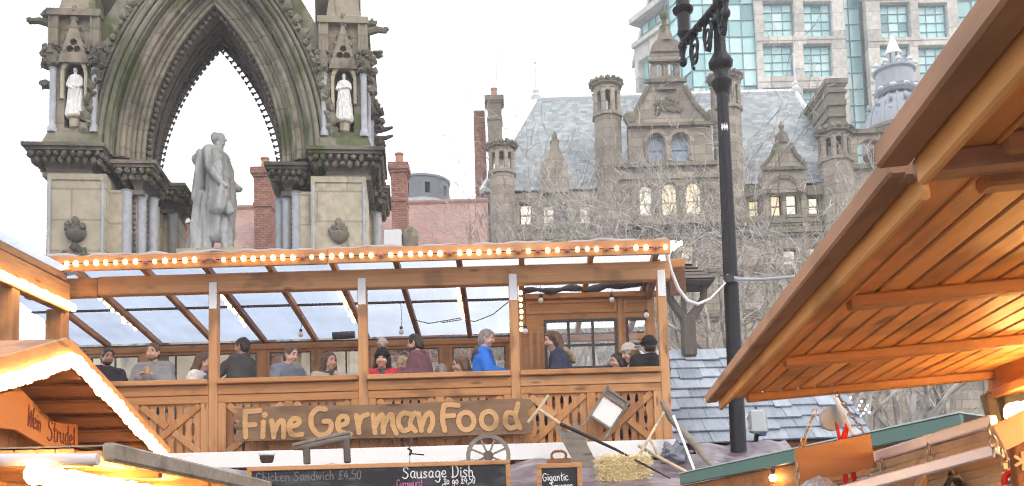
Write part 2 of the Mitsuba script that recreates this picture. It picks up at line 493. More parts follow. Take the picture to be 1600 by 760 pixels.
def tower(parent, s0, s1, t0, t1, zb, seed):
    """niche turret on the pier: plinth, niche flanked by shafts, carved canopies, gablet, pinnacle"""
    w = s1 - s0
    c = (s0 + s1) / 2
    mb = MB()
    mb.span(s0 - .05, s1 + .05, t0 - .05, t1, zb, zb + .14)
    v = [(s0 - .05, t0 - .05, zb + .14), (s1 + .05, t0 - .05, zb + .14), (s1 + .05, t1, zb + .14), (s0 - .05, t1, zb + .14),
         (s0 + .02, t0 + .04, zb + .36), (s1 - .02, t0 + .04, zb + .36), (s1 - .02, t1, zb + .36), (s0 + .02, t1, zb + .36)]
    f = [[0, 1, 5], [0, 5, 4], [1, 2, 6], [1, 6, 5], [2, 3, 7], [2, 7, 6], [3, 0, 4], [3, 4, 7]]
    mb.add(v, f)
    mpart(parent, 'mossy_plinth', mb, 'stone_mossy')
    z0, z1 = zb + .36, zb + 2.75
    # body with a pointed niche cut in its front
    body = Polygon([(-w / 2 + .1, 0), (w / 2 - .1, 0), (w / 2 - .1, z1 - z0), (-w / 2 + .1, z1 - z0)])
    niche = affinity.translate(arch_poly(w * .40, 1.42, 8, True), 0, .12)
    mb = MB().poly(body.difference(niche), (c, t0 + .12, z0), (1, 0, 0), (0, 0, 1), -.26)
    mb.span(s0 + .1, s1 - .1, t0 + .38, t1, z0, z1)
    mpart(parent, 'niche_wall', mb, 'stone_arch')
    hood = MB().poly(affinity.translate(arch_poly(w * .52, 1.56, 8, True), 0, .1).difference(affinity.translate(arch_poly(w * .40, 1.42, 8, True), 0, .1)).intersection(sbox(-1, .7, 1, 3)), (c, t0 + .118, z0), (1, 0, 0), (0, 0, 1), .07)
    mpart(parent, 'niche_hood', hood, 'stone_panel')
    for s in (s0 + .09, s1 - .09):
        shaft(parent, s, t0 + .07, z0, z0 + 1.32, .062, 'marble_blue', 'niche_column')
    for t in (t0 + .55,):
        shaft(parent, s1 - .02, t, z0, z0 + 1.32, .055, 'marble_blue', 'niche_column')
    # corbel under the niche figure
    mb = MB().lathe([(.05, .10), (.10, .14), (.11, .30), (.15, .33), (.15, .37)], (c, t0 + .16, z0), 10)
    mpart(parent, 'corbel', mb, 'stone_panel', 40)
    # carved canopies over the shafts
    lv = MB()
    for s in (s0 + .07, s1 - .07):
        lv.lathe([(.06, z0 + 1.32), (.13, z0 + 1.40), (.15, z0 + 1.62), (.11, z0 + 1.72), (.05, z0 + 1.95)], (s, t0 + .1, 0), 8)
        for k in range(26):
            a = rng.uniform(0, 6.28)
            lv.blob((s + .15 * math.cos(a), t0 + .1 + .15 * math.sin(a), z0 + 1.36 + rng.uniform(0, .42)), rng.uniform(.035, .07, 3), seed + k, .5, 1)
        for k in range(8):
            lv.blob((s + rng.uniform(-.1, .1), t0 + .55 + rng.uniform(-.15, .15), z0 + 1.4 + rng.uniform(0, .4)), rng.uniform(.06, .09, 3), seed + 40 + k, .4, 1)
    mpart(parent, 'carved_canopy', lv, 'stone_carved', 35)
    # gablet with trefoil and crockets
    g = Polygon([(-w * .30, 0), (w * .30, 0), (0, 1.0)])
    tre = unary_union([Point(0, .42).buffer(.07), Point(-.07, .28).buffer(.07), Point(.07, .28).buffer(.07)])
    inner = Polygon([(-w * .17, .06), (w * .17, .06), (0, .66)]).difference(tre)
    g = g.difference(tre)
    mb = MB().poly(g, (c, t0 + .10, z0 + 1.42), (1, 0, 0), (0, 0, 1), .10).poly(inner, (c, t0 + .085, z0 + 1.42), (1, 0, 0), (0, 0, 1), .05)
    mpart(parent, 'gablet', mb, 'stone_arch')
    lv = MB()
    for sgn in (-1, 1):
        for k in range(5):
            u = (k + .5) / 5
            lv.blob((c + sgn * w * .31 * (1 - u), t0 + .04, z0 + 1.45 + u), (.05, .05, .06), seed + 60 + k, .4, 1)
    lv.blob((c, t0 + .04, z0 + 2.5), (.07, .07, .12), seed + 70, .4, 1)
    mpart(parent, 'crockets', lv, 'stone_carved', 35)
    mb = MB()
    for s in (s0 + .09, s1 - .09):
        mb.span(s - .1, s + .1, t0 + .02, t0 + .22, z0 + 1.78, z1)
        for e in (-.07, .07): mb.span(s + e - .02, s + e + .02, t0 + .0, t0 + .02, z0 + 1.8, z1)
    mb.span(s0 - .03, s1 + .03, t0 - .03, t1, z1, z1 + .14)
    mb.lathe([(w * .62, z1 + .14), (w * .5, z1 + .3), (.05, z1 + 2.6)], (c, (t0 + t1) / 2, 0), 4, rot=math.pi / 4)
    mpart(parent, 'pinnacle', mb, 'stone_arch')
    return c, t0 + .16, z0 + .37


# front piers
for sg in (-1, 1):
    S = lambda a, b: (min(sg * a, sg * b), max(sg * a, sg * b))
    mb = MB().span(*S(1.98, 3.08), .0, 1.25, 0, 8.98)
    for a, b, t in ((1.74, 1.98, .22), (1.50, 1.74, .45), (1.28, 1.50, .68)):
        mb.span(*S(a, b), t, 1.25, 0, 8.75)
    p = mpart(mem, 'pier', mb, 'stone_panel')
    fr = MB()
    for a in (1.98, 3.0): fr.span(*S(a, a + .08), -.035, 0, 6.0, 8.98)
    fr.span(*S(2.06, 3.0), -.03, 0, 8.86, 8.98)
    fr.span(*S(2.06, 3.0), -.03, 0, 6.0, 6.9)
    mpart(mem, 'pier_frame', fr, 'stone_panel')
    key = MB()
    for a in (2.03, 3.03): key.lathe([(.03, 6.9), (.03, 8.8)], (sg * a, -.04, 0), 8)
    mpart(mem, 'angle_shaft', key, 'marble_blue', 40)
    crest = MB()
    cx = sg * 2.53
    crest.lathe([(.04, 7.6), (.14, 7.66), (.20, 7.76), (.20, 7.82), (.1, 7.86)], (cx, -.03, 0), 10, 1, .5)
    for k in range(9): crest.blob((cx + rng.uniform(-.17, .17), -.05, 7.84 + rng.uniform(0, .1)), (.06, .05, .07), 300 + k, .4, 1)
    crest.blob((cx, -.05, 8.0), (.07, .05, .11), 311, .4, 1)
    for k in range(14):
        u = rng.uniform(-1, 1)
        crest.blob((cx + u * .42, -.03, 7.52 - abs(u) * .35 + rng.uniform(-.04, .04)), (.06, .04, .07), 320 + k, .4, 1)
    mpart(mem, 'carved_crest', crest, 'stone_carved', 35)
    for s, t in ((1.66, .27), (1.44, .5), (1.27, .72)):
        shaft(mem, sg * s, t, 5.5, 8.75, .095)
    # dog-tooth strips between the shafts
    dt = MB()
    for s, t in ((1.56, .43), (1.38, .66)):
        for z in np.arange(6.6, 8.7, .11): dt.blob((sg * s, t, z), (.032, .03, .045), int(z * 50), .3, 1)
    mpart(mem, 'dogtooth_strip', dt, 'stone_carved', 35)
    capital(mem, *S(1.92, 3.48), -.32, 1.3, 9.5, 8.92, 100 + sg)
    capital(mem, *S(1.05, 1.915), .02, 1.3, 9.30, 8.70, 140 + sg)
    c = tower(mem, *S(2.16, 3.14), .02, 1.15, 9.5, 500 + 40 * sg)
    if sg == -1: niche_left = c
    else: niche_right = c
    # gargoyles and crockets on the outer side
    lv = MB()
    for z in (10.9, 11.3, 11.55, 12.35):
        lv.blob((sg * 3.24, .2, z), (.1, .09, .09), int(z * 9), .4, 1)
    for z, L in ((12.18, .42),):
        lv.tube([(sg * 3.1, .15, z - .05), (sg * (3.1 + L * .6), .12, z), (sg * (3.1 + L), .1, z - .03), (sg * (3.14 + L), .1, z + .03)], [.09, .07, .06, .03], 7)
        lv.blob((sg * (3.1 + L), .1, z), (.07, .05, .06), 7, .4, 1)
    mpart(mem, 'gargoyle', lv, 'stone_carved', 35)

# rear piers, smaller through distance only
for sg in (-1, 1):
    S = lambda a, b: (min(sg * a, sg * b), max(sg * a, sg * b))
    mb = MB().span(*S(1.5, 3.15), 2.3, 3.5, 0, 9.0).span(*S(1.22, 1.5), 2.42, 3.3, 0, 9.0).span(*S(1.98, 3.0), 1.25, 2.3, 0, 8.9)
    mpart(mem, 'pier', mb, 'stone_panel')
    shaft(mem, sg * 1.3, 2.42, 5.5, 9.02, .10)
    shaft(mem, sg * 3.2, 2.30, 5.5, 9.02, .10)
    capital(mem, *S(.93, 2.0), 1.98, 3.5, 9.58, 9.0, 180 + sg)
    capital(mem, *S(2.02, 3.52), 2.0, 3.5, 9.58, 9.0, 190 + sg)
    tower(mem, *S(2.25, 3.2), 2.4, 3.4, 9.58, 700 + 40 * sg)
    lv = MB()
    for z in (10.6, 10.75, 11.1, 11.25, 11.5, 12.9): lv.blob((sg * 3.3, 2.5, z), (.12, .12, .09), int(z * 9), .4, 1)
    for z in (11.05, 10.85): lv.tube([(sg * 3.2, 2.5, z), (sg * 3.45, 2.45, z + .02), (sg * 3.6, 2.42, z + .06)], [.07, .05, .03], 7)
    mpart(mem, 'gargoyle', lv, 'stone_carved', 35)
    # side wall above the caps closes the flank
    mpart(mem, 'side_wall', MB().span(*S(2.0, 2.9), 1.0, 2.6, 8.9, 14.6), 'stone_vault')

# arch mouldings
for nm, a0, a1, t0, t1, mat in (('outer_order', 1.90, 2.16, .04, .9, 'stone_mossy'), ('middle_order', 1.62, 1.90, .24, .95, 'stone_arch'), ('inner_order', FA, 1.62, .46, 1.15, 'stone_arch')):
    mb = MB(); ring(mb, a0, a1, t0, t1, FZ, FK); mpart(mem, nm, mb, mat)
for nm, rows, mat in (('roll_moulding', ((1.99, .06, .03), (1.84, .055, .22)), 'stone_mossy'), ('roll_moulding', ((1.74, .065, .21), (1.60, .05, .42)), 'stone_arch'), ('roll_moulding', ((1.50, .06, .44), (1.40, .045, .45)), 'stone_arch'), ('roll_moulding', ((2.12, .055, .02), (2.24, .05, .1), (2.36, .05, .12)), 'stone_mossy')):
    for a, r, t in rows:
        mb = MB().tube([(s, t, FZ + z) for s, z in arc_pts(a, 0, 26, FK)], r, 8)
        mpart(mem, nm, mb, mat, 40)
for nm, a, t, step, r in (('fringe_knobs', 1.34, .62, .135, .058), ('fringe_knobs', 1.68, .40, .16, .035)):
    mb = MB()
    P = np.array(arc_pts(a, 0, 300, FK))
    L = np.r_[0, np.cumsum(np.linalg.norm(np.diff(P, axis=0), axis=1))]
    for i, l in enumerate(np.arange(.1, L[-1], step)):
        s, z = np.interp(l, L, P[:, 0]), np.interp(l, L, P[:, 1])
        mb.blob((s, t, FZ + z), (r, r * 1.3, r), i, .3, 1)
    mpart(mem, nm, mb, 'stone_carved', 35)
# spandrels and gable over the arch
gab = Polygon([(-2.25, -.1), (2.25, -.1), (2.25, 2.6), (0, 6.6), (-2.25, 2.6)]).difference(Polygon(arc_pts(2.05, 0, 26, FK) + [(2.05, -1), (-2.05, -1)]))
mpart(mem, 'gable_wall', MB().poly(gab, (0, .18, FZ), (1, 0, 0), (0, 0, 1), -.6), 'stone_mossy')
lv = MB()
for sg in (-1, 1):
    for a in np.linspace(.12, .8, 7):
        s, z = 2.5 * math.cos(a) * 1.6 - 1.6, 4.1 * math.sin(a)
    for z in np.arange(.5, 3.4, .3):
        s = math.sqrt(max(0, (2.46 + FK) ** 2 - z * z)) - FK
        lv.blob((sg * s, .08, FZ + z), (.10, .09, .13), int(z * 30), .45, 1)
        lv.blob((sg * (s - .1), .05, FZ + z + .12), (.06, .06, .07), int(z * 31), .45, 1)
mpart(mem, 'crockets', lv, 'stone_mossy', 35)
# vault between the front and the rear arch
P, Q = arc_pts(1.36, 0, 22, FK), arc_pts(RA + .02, 0, 22, RK)
v = [(s, 1.1, FZ + z) for s, z in P] + [(s + RS, 2.62, RZ + z) for s, z in Q]
# (two skins so that the vault has thickness)
P2, Q2 = arc_pts(1.9, 0, 22, FK), arc_pts(1.9, 0, 22, RK)
v2 = [(s, 1.1, FZ + z) for s, z in P2] + [(s + RS, 2.62, RZ + z) for s, z in Q2]
n = len(P)
f = [q for i in range(n - 1) for q in ([i, i + 1, n + i + 1], [i, n + i + 1, n + i])]
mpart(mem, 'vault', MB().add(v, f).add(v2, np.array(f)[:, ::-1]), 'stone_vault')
ribs = MB()
for a in (.33, .62):
    pts = [((1 - a) * s0 + a * (s1 + RS), 1.1 + a * 1.5, (1 - a) * (FZ + z0) + a * (RZ + z1) - .03) for (s0, z0), (s1, z1) in zip(P, Q)]
    ribs.tube(pts, .07, 7)
mpart(mem, 'vault_rib', ribs, 'stone_vault', 40)
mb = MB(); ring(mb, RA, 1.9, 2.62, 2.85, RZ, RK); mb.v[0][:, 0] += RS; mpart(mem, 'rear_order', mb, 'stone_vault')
gabr = Polygon([(-2.25, -.1), (2.25, -.1), (2.25, 2.6), (0, 6.6), (-2.25, 2.6)]).difference(Polygon(arc_pts(1.85, 0, 26, RK) + [(1.85, -1), (-1.85, -1)]))
mpart(mem, 'gable_wall', MB().poly(gabr, (RS, 2.8, RZ), (1, 0, 0), (0, 0, 1), -.3), 'stone_carved')
mb = MB()
P = np.array(arc_pts(RA + .02, 0, 300, RK))
L = np.r_[0, np.cumsum(np.linalg.norm(np.diff(P, axis=0), axis=1))]
for l in np.arange(.12, L[-1], .152):
    s, z = np.interp(l, L, P[:, 0]), np.interp(l, L, P[:, 1])
    s2, z2 = np.interp(l + .01, L, P[:, 0]), np.interp(l + .01, L, P[:, 1])
    d = unit((s2 - s, z2 - z)); nrm = np.array([d[1], -d[0]])
    c = np.array([s + RS, z])
    e = c + nrm * .13
    mb.tube([(c[0], 2.66, RZ + c[1]), (e[0], 2.66, RZ + e[1])], .024, 5)
    for o in (-.03, 0, .03):
        q = e + d * o
        mb.ball((q[0], 2.66, RZ + q[1]), .026, 0)
mpart(mem, 'spiky_fringe', mb, 'stone_carved')
mpart(mem, 'stepped_base', MB().span(-3.9, 3.9, -.9, 4.2, 0, .5).span(-3.6, 3.6, -.6, 3.9, .5, 1.0), 'stone_panel')


# ---------------------------------------------------------------- statues
def robed(h, seed, arms, lean=0.0, cloak=True):
    """a draped standing figure of height h facing +x, standing on z = 0"""
    k = h / 1.0
    B = [bone(((.00, 0, .80), .060), ((.0, .085, .785), .045), ((.0, -.085, .785), .045)),
         bone(((0, .05, .78), .075), ((0, -.05, .78), .075), ((.02, .045, .60), .075), ((.02, -.045, .60), .075)),
         bone(((.02, .04, .60), .08), ((.02, -.04, .60), .08), ((.0, .065, .30), .09), ((.0, -.065, .30), .09)),
         bone(((.0, .065, .30), .09), ((.0, -.065, .30), .09), ((.0, .08, .03), .10), ((.0, -.08, .03), .10)),
         bone(((0.01, 0, .83), .032), ((.015, 0, .88), .030)),
         bone(((.015, 0, .935), (.052, .044, .056)), ((.03, 0, .90), (.034, .032, .03))),
         bone(((.066, 0, .925), .010), ((.072, 0, .914), .011)),
         bone(((.09, .05, .02), .03), ((.02, .05, .03), .04)), bone(((.10, -.05, .02), .03), ((.02, -.05, .03), .04))]
    for a in arms:
        B += [bone((p, r), (q, s)) for (p, r), (q, s) in zip(a, a[1:])]
    if cloak:
        B.append(bone(((-.05, .09, .78), .035), ((-.05, -.09, .78), .035), ((-.12, .07, .05), .05), ((-.12, -.09, .05), .05)))
    m = fuse(B, .022, 5)
    v = np.array(m.vertices)
    a = np.arctan2(v[:, 1], v[:, 0])
    fold = np.sin(a * 11 + 3 * np.sin(v[:, 2] * 5 + seed)) * .010 + np.sin(a * 19 + seed + 2 * np.sin(v[:, 2] * 9)) * .005
    w = np.clip((.75 - v[:, 2]) / .2, 0, 1)
    v[:, 0] += np.cos(a) * fold * w; v[:, 1] += np.sin(a) * fold * w
    return trimesh.Trimesh(v * k, m.faces, process=False)


sc = at(338, 402, 20.0)
B = [bone(((0, .33, 2.22), .13), ((0, -.33, 2.22), .13), ((-.05, .2, 2.25), .16), ((-.05, -.2, 2.25), .16), n=14),
     bone(((0, .2, 2.2), .2), ((0, -.2, 2.2), .2), ((.10, .16, 1.7), .21), ((.10, -.16, 1.7), .21), n=14),
     bone(((.08, .16, 1.7), .22), ((.08, -.16, 1.7), .22), ((.12, .2, 1.05), .22), ((.10, -.2, 1.05), .22), n=14),
     bone(((.10, .18, 1.1), .22), ((.08, -.2, 1.1), .22), ((.16, .16, .52), .17), ((.10, -.2, .42), .17), n=14),
     # legs below the coat
     bone(((.12, .14, 1.1), .16), ((.20, .14, .55), .12)), bone(((.20, .14, .55), .12), ((.16, .14, .06), .09)), bone(((.14, .14, .05), .09), ((.36, .14, .03), .07)),
     bone(((.1, -.14, 1.1), .16), ((.28, -.14, .55), .12)), bone(((.28, -.14, .55), .125), ((.34, -.14, .08), .10)), bone(((.32, -.14, .05), .09), ((.52, -.14, .03), .07)),
     # cloak falling down the back
     bone(((-.20, .28, 2.18), .12), ((-.20, -.28, 2.18), .12), ((-.30, .25, 1.2), .12), ((-.30, -.28, 1.2), .12), n=14),
     bone(((-.16, .26, 1.25), .14), ((-.18, -.28, 1.25), .14), ((-.42, .28, .06), .13), ((-.42, -.30, .06), .13), ((-.06, -.34, .06), .10), n=14),
     bone(((-.28, .2, 2.1), .15), ((-.30, -.2, 2.1), .15), ((-.3, 0, 2.2), .14)),
     # near arm, bent, hand on the hip-hung drapery
     bone(((-.0, -.36, 2.18), .12), ((.06, -.43, 1.82), .10)), bone(((.06, -.43, 1.82), .10), ((.30, -.36, 1.48), .075)), bone(((.30, -.36, 1.48), .07), ((.42, -.34, 1.40), .055)),
     bone(((-.0, .36, 2.18), .12), ((.10, .42, 1.8), .10)), bone(((.10, .42, 1.8), .10), ((.36, .3, 1.55), .07)),
     # gathered drapery in front
     bone(((.34, -.34, 1.40), .07), ((.30, -.34, .95), .13), ((.12, -.30, .90), .14)), bone(((.38, -.30, 1.3), .07), ((.42, -.2, .9), .09)),
     # neck and head
     bone(((.04, 0, 2.32), .11), ((.07, 0, 2.48), .095)),
     bone(((.07, 0, 2.615), (.135, .11, .125)), ((.11, 0, 2.53), (.09, .085, .08)), n=18), bone(((.205, 0, 2.585), .022), ((.225, 0, 2.545), .028)),
     bone(((.16, 0, 2.475), .05), ((.12, .0, 2.49), .06)), bone(((.05, .11, 2.59), .03), ((.05, .115, 2.54), .025)), bone(((.05, -.11, 2.59), .03), ((.05, -.115, 2.54), .025)),
     bone(((-.02, 0, 2.64), (.10, .118, .12)), ((-.01, 0, 2.56), (.09, .112, .09)), n=16)]
st = fuse(B, .034, 5)
v = np.array(st.vertices)
a = np.arctan2(v[:, 1], v[:, 0] + .1)
w = np.clip((2.25 - v[:, 2]) / .3, 0, 1) * np.clip(v[:, 2] / .1, 0, 1)
fold = ((.5 - np.abs(np.sin(a * 5 + 1.1 * np.sin(v[:, 2] * 1.7)))) * .060 + (.5 - np.abs(np.sin(a * 9.5 + 1.3 * np.sin(v[:, 2] * 2.6 + 1)))) * .032) * w
v[:, 0] += np.cos(a) * fold; v[:, 1] += np.sin(a) * fold
solo('statue', moved(trimesh.Trimesh(v, st.faces, process=False), rotz(math.radians(-12)), sc, 1.0), 'marble_statue',
     'tall grey marble statue of a standing man in a long cloak under the arch', 'statue', smooth=50)
solo('statue_pedestal', MB().span(sc[0] - .75, sc[0] + .85, sc[1] - .7, sc[1] + .7, 0, sc[2] - .15).span(sc[0] - .65, sc[0] + .75, sc[1] - .6, sc[1] + .6, sc[2] - .15, sc[2] + .02), 'stone_panel',
     'stone pedestal under the tall robed statue beneath the arch', 'pedestal')
for (s, t, z), nm, seed, arms in ((niche_left, 'white robed statue with lowered arms in the left memorial niche', 1.0,
                                   [[((0, .10, .78), .04), ((.05, .13, .62), .036), ((.10, .05, .56), .028)], [((0, -.10, .78), .04), ((.04, -.13, .62), .036), ((.10, -.05, .54), .028)]]),
                                  (niche_right, 'white robed statue with arms folded to its chest in the right memorial niche', 4.0,
                                   [[((0, .10, .78), .04), ((.06, .13, .66), .036), ((.11, .0, .70), .028)], [((0, -.10, .78), .04), ((.06, -.13, .64), .036), ((.11, .03, .66), .03)]])):
    p = MR @ np.array([s, t, z]) + MO
    solo('niche_statue', moved(robed(1.02, seed, arms, cloak=False), MR @ rotz(-math.pi / 2), p), 'marble_white', nm, 'statue', smooth=50)

# ---------------------------------------------------------------- far buildings
def px(u, v, Y):
    p = at(u, v, Y)
    return p[0], p[2]


def rect(u0, v0, u1, v1, Y):
    """x0, x1, z0, z1 of a survey rectangle at depth Y"""
    um, vm = (u0 + u1) / 2, (v0 + v1) / 2
    return px(u0, vm, Y)[0], px(u1, vm, Y)[0], px(um, v1, Y)[1], px(um, v0, Y)[1]


def glazed(parent, x0, x1, z0, z1, Y, depth=.35, head=0, glass='glass_blue', lit=None, bars=(1, 2), frame='frame_dark', fw=.06, label=None):
    """a window in an opening: pane behind, frame and bars; head 1 = round"""
    w, h = x1 - x0, z1 - z0
    o = arch_poly(w, h, 6) if head else Polygon([(-w / 2, 0), (w / 2, 0), (w / 2, h), (-w / 2, h)])
    c = (x0 + x1) / 2
    k = part(parent, 'window', MB().poly(o.difference(o.buffer(-fw)), (c, Y + depth - .08, z0), (1, 0, 0), (0, 0, 1), -.07), frame, label=label)
    mb = MB()
    for i in range(1, bars[0] + 1):
        x = x0 + w * i / (bars[0] + 1)
        if bars[0]: mb.span(x - fw * .3, x + fw * .3, Y + depth - .06, Y + depth - .02, z0 + .02, z1 - (.12 * w if head else .02))
    for i in range(1, bars[1] + 1):
        z = z0 + h * i / (bars[1] + 1)
        mb.span(x0 + .02, x1 - .02, Y + depth - .065, Y + depth - .025, z - fw * .4, z + fw * .4)
    if mb.n: 
        key = numbered(k + '__glazing_bar'); scene[key] = mikit.ply(mb.tm(), frame)
    key = numbered(k + '__pane')
    scene[key] = mikit.ply(MB().poly(o.buffer(-.01), (c, Y + depth, z0), (1, 0, 0), (0, 0, 1), -.02).tm(), 'lit_room_base' if lit else glass, **(lit or {}))
    return k


YB = 42.0
bld = thing('stone_building', 'weathered stone civic building with steep slate roof, central gable and small turrets, behind bare trees', 'building')


def bw(u0, v0, u1, v1, Y=YB): return rect(u0, v0, u1, v1, Y)


holes = []
wins = []   # x0, x1, z0, z1, round head, lit
for u0, v0, u1, v1, head, lit in [(1171, 310, 1189, 339, 0, LIT), (1205, 302, 1223, 338, 0, LIT), (1229, 301, 1248, 336, 0, LITW), (1264, 305, 1282, 335, 0, LITW),
                                  (812, 316, 832, 352, 0, LITW), (848, 318, 868, 350, 0, LITW), (872, 318, 886, 350, 0, None), (905, 318, 925, 350, 0, LITW),
                                  (1225, 388, 1247, 420, 0, LITW), (1258, 384, 1280, 414, 0, LITW), (1000, 384, 1020, 424, 0, None), (1060, 380, 1086, 424, 0, LIT), (905, 392, 925, 424, 0, None),
                                  (850, 394, 872, 424, 0, LITW), (1448, 596, 1464, 612, 0, LIT), (1330, 440, 1350, 470, 0, None), (1380, 596, 1396, 612, 0, None)]:
    wins.append((*bw(u0, v0, u1, v1), head, lit))
x0, x1, z0, z1 = bw(755, 292, 1640, 300)
eave = z1
wall = Polygon([(x0, 0), (x1, 0), (x1, eave), (x0, eave)])
for a, b, c, d, head, lit in wins:
    wall = wall.difference(affinity.translate(arch_poly(b - a, d - c, 6) if head else sbox(-(b - a) / 2, 0, (b - a) / 2, d - c), (a + b) / 2, c))
wk = part(bld, 'wall', MB().poly(wall, (0, YB, 0), (1, 0, 0), (0, 0, 1), -.5), 'stone_far')
for a, b, c, d, head, lit in wins:
    glazed(bld, a, b, c, d, YB, .4, head, lit=lit, bars=(0 if b - a < .6 else 0, 1))
    mb = MB().span(a - .1, b + .1, YB - .08, YB, c - .14, c)
    if head:
        o, i = affinity.translate(arch_poly(b - a + .3, d - c + .15, 6), 0, 0), arch_poly(b - a, d - c, 6)
        mb.poly(o.difference(i).intersection(sbox(-9, d - c - (b - a) / 2, 9, 99)), ((a + b) / 2, YB - .06, c), (1, 0, 0), (0, 0, 1), -.1)
    part(bld, 'window_surround', mb, 'stone_fard')
part(bld, 'side_wall', MB().span(x0, x1, YB + 12, YB + 12.5, 0, eave).span(x0, x0 + .5, YB + .5, YB + 12, 0, eave).span(x1 - .5, x1, YB + .5, YB + 12, 0, eave), 'stone_far')
# string courses and a carved frieze
mb = MB()
for v, h, d in ((356, .2, .14), (372, .25, .22), (430, .25, .16), (500, .3, .2), (560, .25, .2)):
    z = px(1000, v, YB)[1]
    mb.span(x0 - .05, x1 + .05, YB - d, YB, z, z + h).span(x0 - .03, x1 + .03, YB - d * .6, YB, z - h * .5, z)
part(bld, 'string_course', mb, 'stone_fard')
mb = MB()
z = px(1000, 366, YB)[1]
for i, xx in enumerate(np.arange(x0 + .2, x1 - .2, .42)):
    mb.blob((xx, YB - .03, z + .12), (.16, .09, .13), i, .45, 1)
part(bld, 'carved_frieze', mb, 'stone_fard')
mb = MB()
for u in (758, 960, 1160, 1196, 1256, 1296, 1360, 1440, 1520):
    xx = px(u, 330, YB)[0]
    mb.span(xx - .12, xx + .12, YB - .12, YB, 6, eave - .25)
part(bld, 'pilaster', mb, 'stone_far')
# main slate roof with hips
YR = YB + 6.2
e0, e1 = px(752, 296, YB)[0], px(1330, 296, YB)[0]
r0, r1 = px(838, 160, YR), px(1243, 140, YR)
zr = (r0[1] + r1[1]) / 2
v = [(e0, YB - .1, eave + .1), (e1, YB - .1, eave + .1), (r1[0], YR, zr), (r0[0], YR, zr), (e0, YB + 12.5, eave + .1), (e1, YB + 12.5, eave + .1)]
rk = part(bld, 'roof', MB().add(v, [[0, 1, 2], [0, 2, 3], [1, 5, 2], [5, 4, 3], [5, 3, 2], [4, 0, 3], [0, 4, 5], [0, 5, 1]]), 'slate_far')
mb = MB().tube([(r0[0], YR, zr), (r1[0], YR, zr)], .17, 6)
for p, q in (((r0[0], YR, zr), (e0, YB - .1, eave + .1)), ((r1[0], YR, zr), (e1, YB - .1, eave + .1))): mb.tube([p, q], .13, 6)
scene[numbered(rk + '__lead_ridge')] = mikit.ply(mb.tm(), 'lead_pale', 40)
mb = MB()
for rx in (r0[0], r1[0]):
    mb.lathe([(.22, -.1), (.3, .15), (.12, .3), (.2, .45), (.05, .6), (.03, 1.9), (.09, 2.0), (.02, 2.1)], (rx, YR, zr), 8)
part(rk, 'finial', mb, 'lead_pale', 40)


def turret(u, w_px, vt, vb, Y, name='turret', open_=True):
    """octagonal open stone turret: drum, arched lantern, domed cap; vt top, vb foot of the lantern in the survey"""
    c = px(u, vt, Y)
    r = w_px / 2 * Y / FPX
    zt, zb = c[1], px(u, vb, Y)[1]
    x, y = c[0], Y + r * .55
    H = zt - zb
    k = part(bld, name, MB().lathe([(r * .98, zb - 5.5), (r * .98, zb - .12), (r * 1.12, zb - .1), (r * 1.12, zb + .05), (r * .96, zb + .1)], (x, y, 0), 8, rot=math.pi / 8), 'stone_far')
    mb = MB()
    for i in range(8):
        a = math.pi / 8 + i * math.pi / 4
        mb.lathe([(r * .17, zb), (r * .17, zt - H * .28), (r * .26, zt - H * .25)], (x + r * .85 * math.cos(a), y + r * .85 * math.sin(a), 0), 6)
        b = a + math.pi / 8
        n = np.array([math.cos(b), math.sin(b), 0]); X = np.array([-n[1], n[0], 0])
        w = 2 * r * .92 * math.sin(math.pi / 8)
        ap = r * .92 * math.cos(math.pi / 8)
        spand = sbox(-w / 2, 0, w / 2, H * .42).difference(affinity.translate(arch_poly(w * .62, H * .26, 5), 0, -.001))
        mb.poly(spand, (x + n[0] * (ap - .12), y + n[1] * (ap - .12), zb + H * .42), X, (0, 0, 1), .14)
    scene[numbered(k + '__arcade')] = mikit.ply(mb.tm(), 'stone_far')
    cap = MB().lathe([(r * 1.02, zt - H * .17), (r * 1.16, zt - H * .13), (r * 1.16, zt - H * .02), (r * 1.0, zt + .02), (r * .9, zt - .03)], (x, y, 0), 8, rot=math.pi / 8)
    for i in range(16):
        a = i * math.pi / 8
        cap.blob((x + r * 1.08 * math.cos(a), y + r * 1.08 * math.sin(a), zt - .02), (.12, .12, .12), i, .3, 1)
    scene[numbered(k + '__cap')] = mikit.ply(cap.tm(), 'stone_fard', 35)
    return k


turret(948, 46, 126, 178, YB - .4)
turret(1135, 48, 116, 168, YB - .4)
turret(783, 44, 224, 268, YB - .5)
turret(1307, 52, 200, 248, YB - .6)

# central gable: wall with two round-headed windows, concave pediment, bell cote
Yg = YB - .45
x0, x1, zb, zt = bw(982, 195, 1113, 262, Yg)
zc = px(1040, 258, Yg)[1]
xl, xr, zl, _ = bw(952, 262, 1152, 352, Yg)
g = Polygon([(xl, zl), (xr, zl), (xr, zc), (x1, zc), (x1, zt), (x0, zt), (x0, zc), (xl, zc)])
gw3 = [bw(u0, v0, u1, v1, Yg) for u0, v0, u1, v1 in ((999, 287, 1022, 347), (1034, 284, 1060, 346), (1071, 282, 1098, 343))]
for a, b, c, d in gw3: g = g.difference(affinity.translate(arch_poly(b - a, d - c, 6), (a + b) / 2, c))
gw = [bw(1013, 211, 1039, 253, Yg), bw(1049, 210, 1077, 252, Yg)]
for a, b, c, d in gw: g = g.difference(affinity.translate(arch_poly(b - a, d - c, 6), (a + b) / 2, c))
gk = part(bld, 'gable', MB().poly(g, (0, Yg, 0), (1, 0, 0), (0, 0, 1), -.45), 'stone_far')
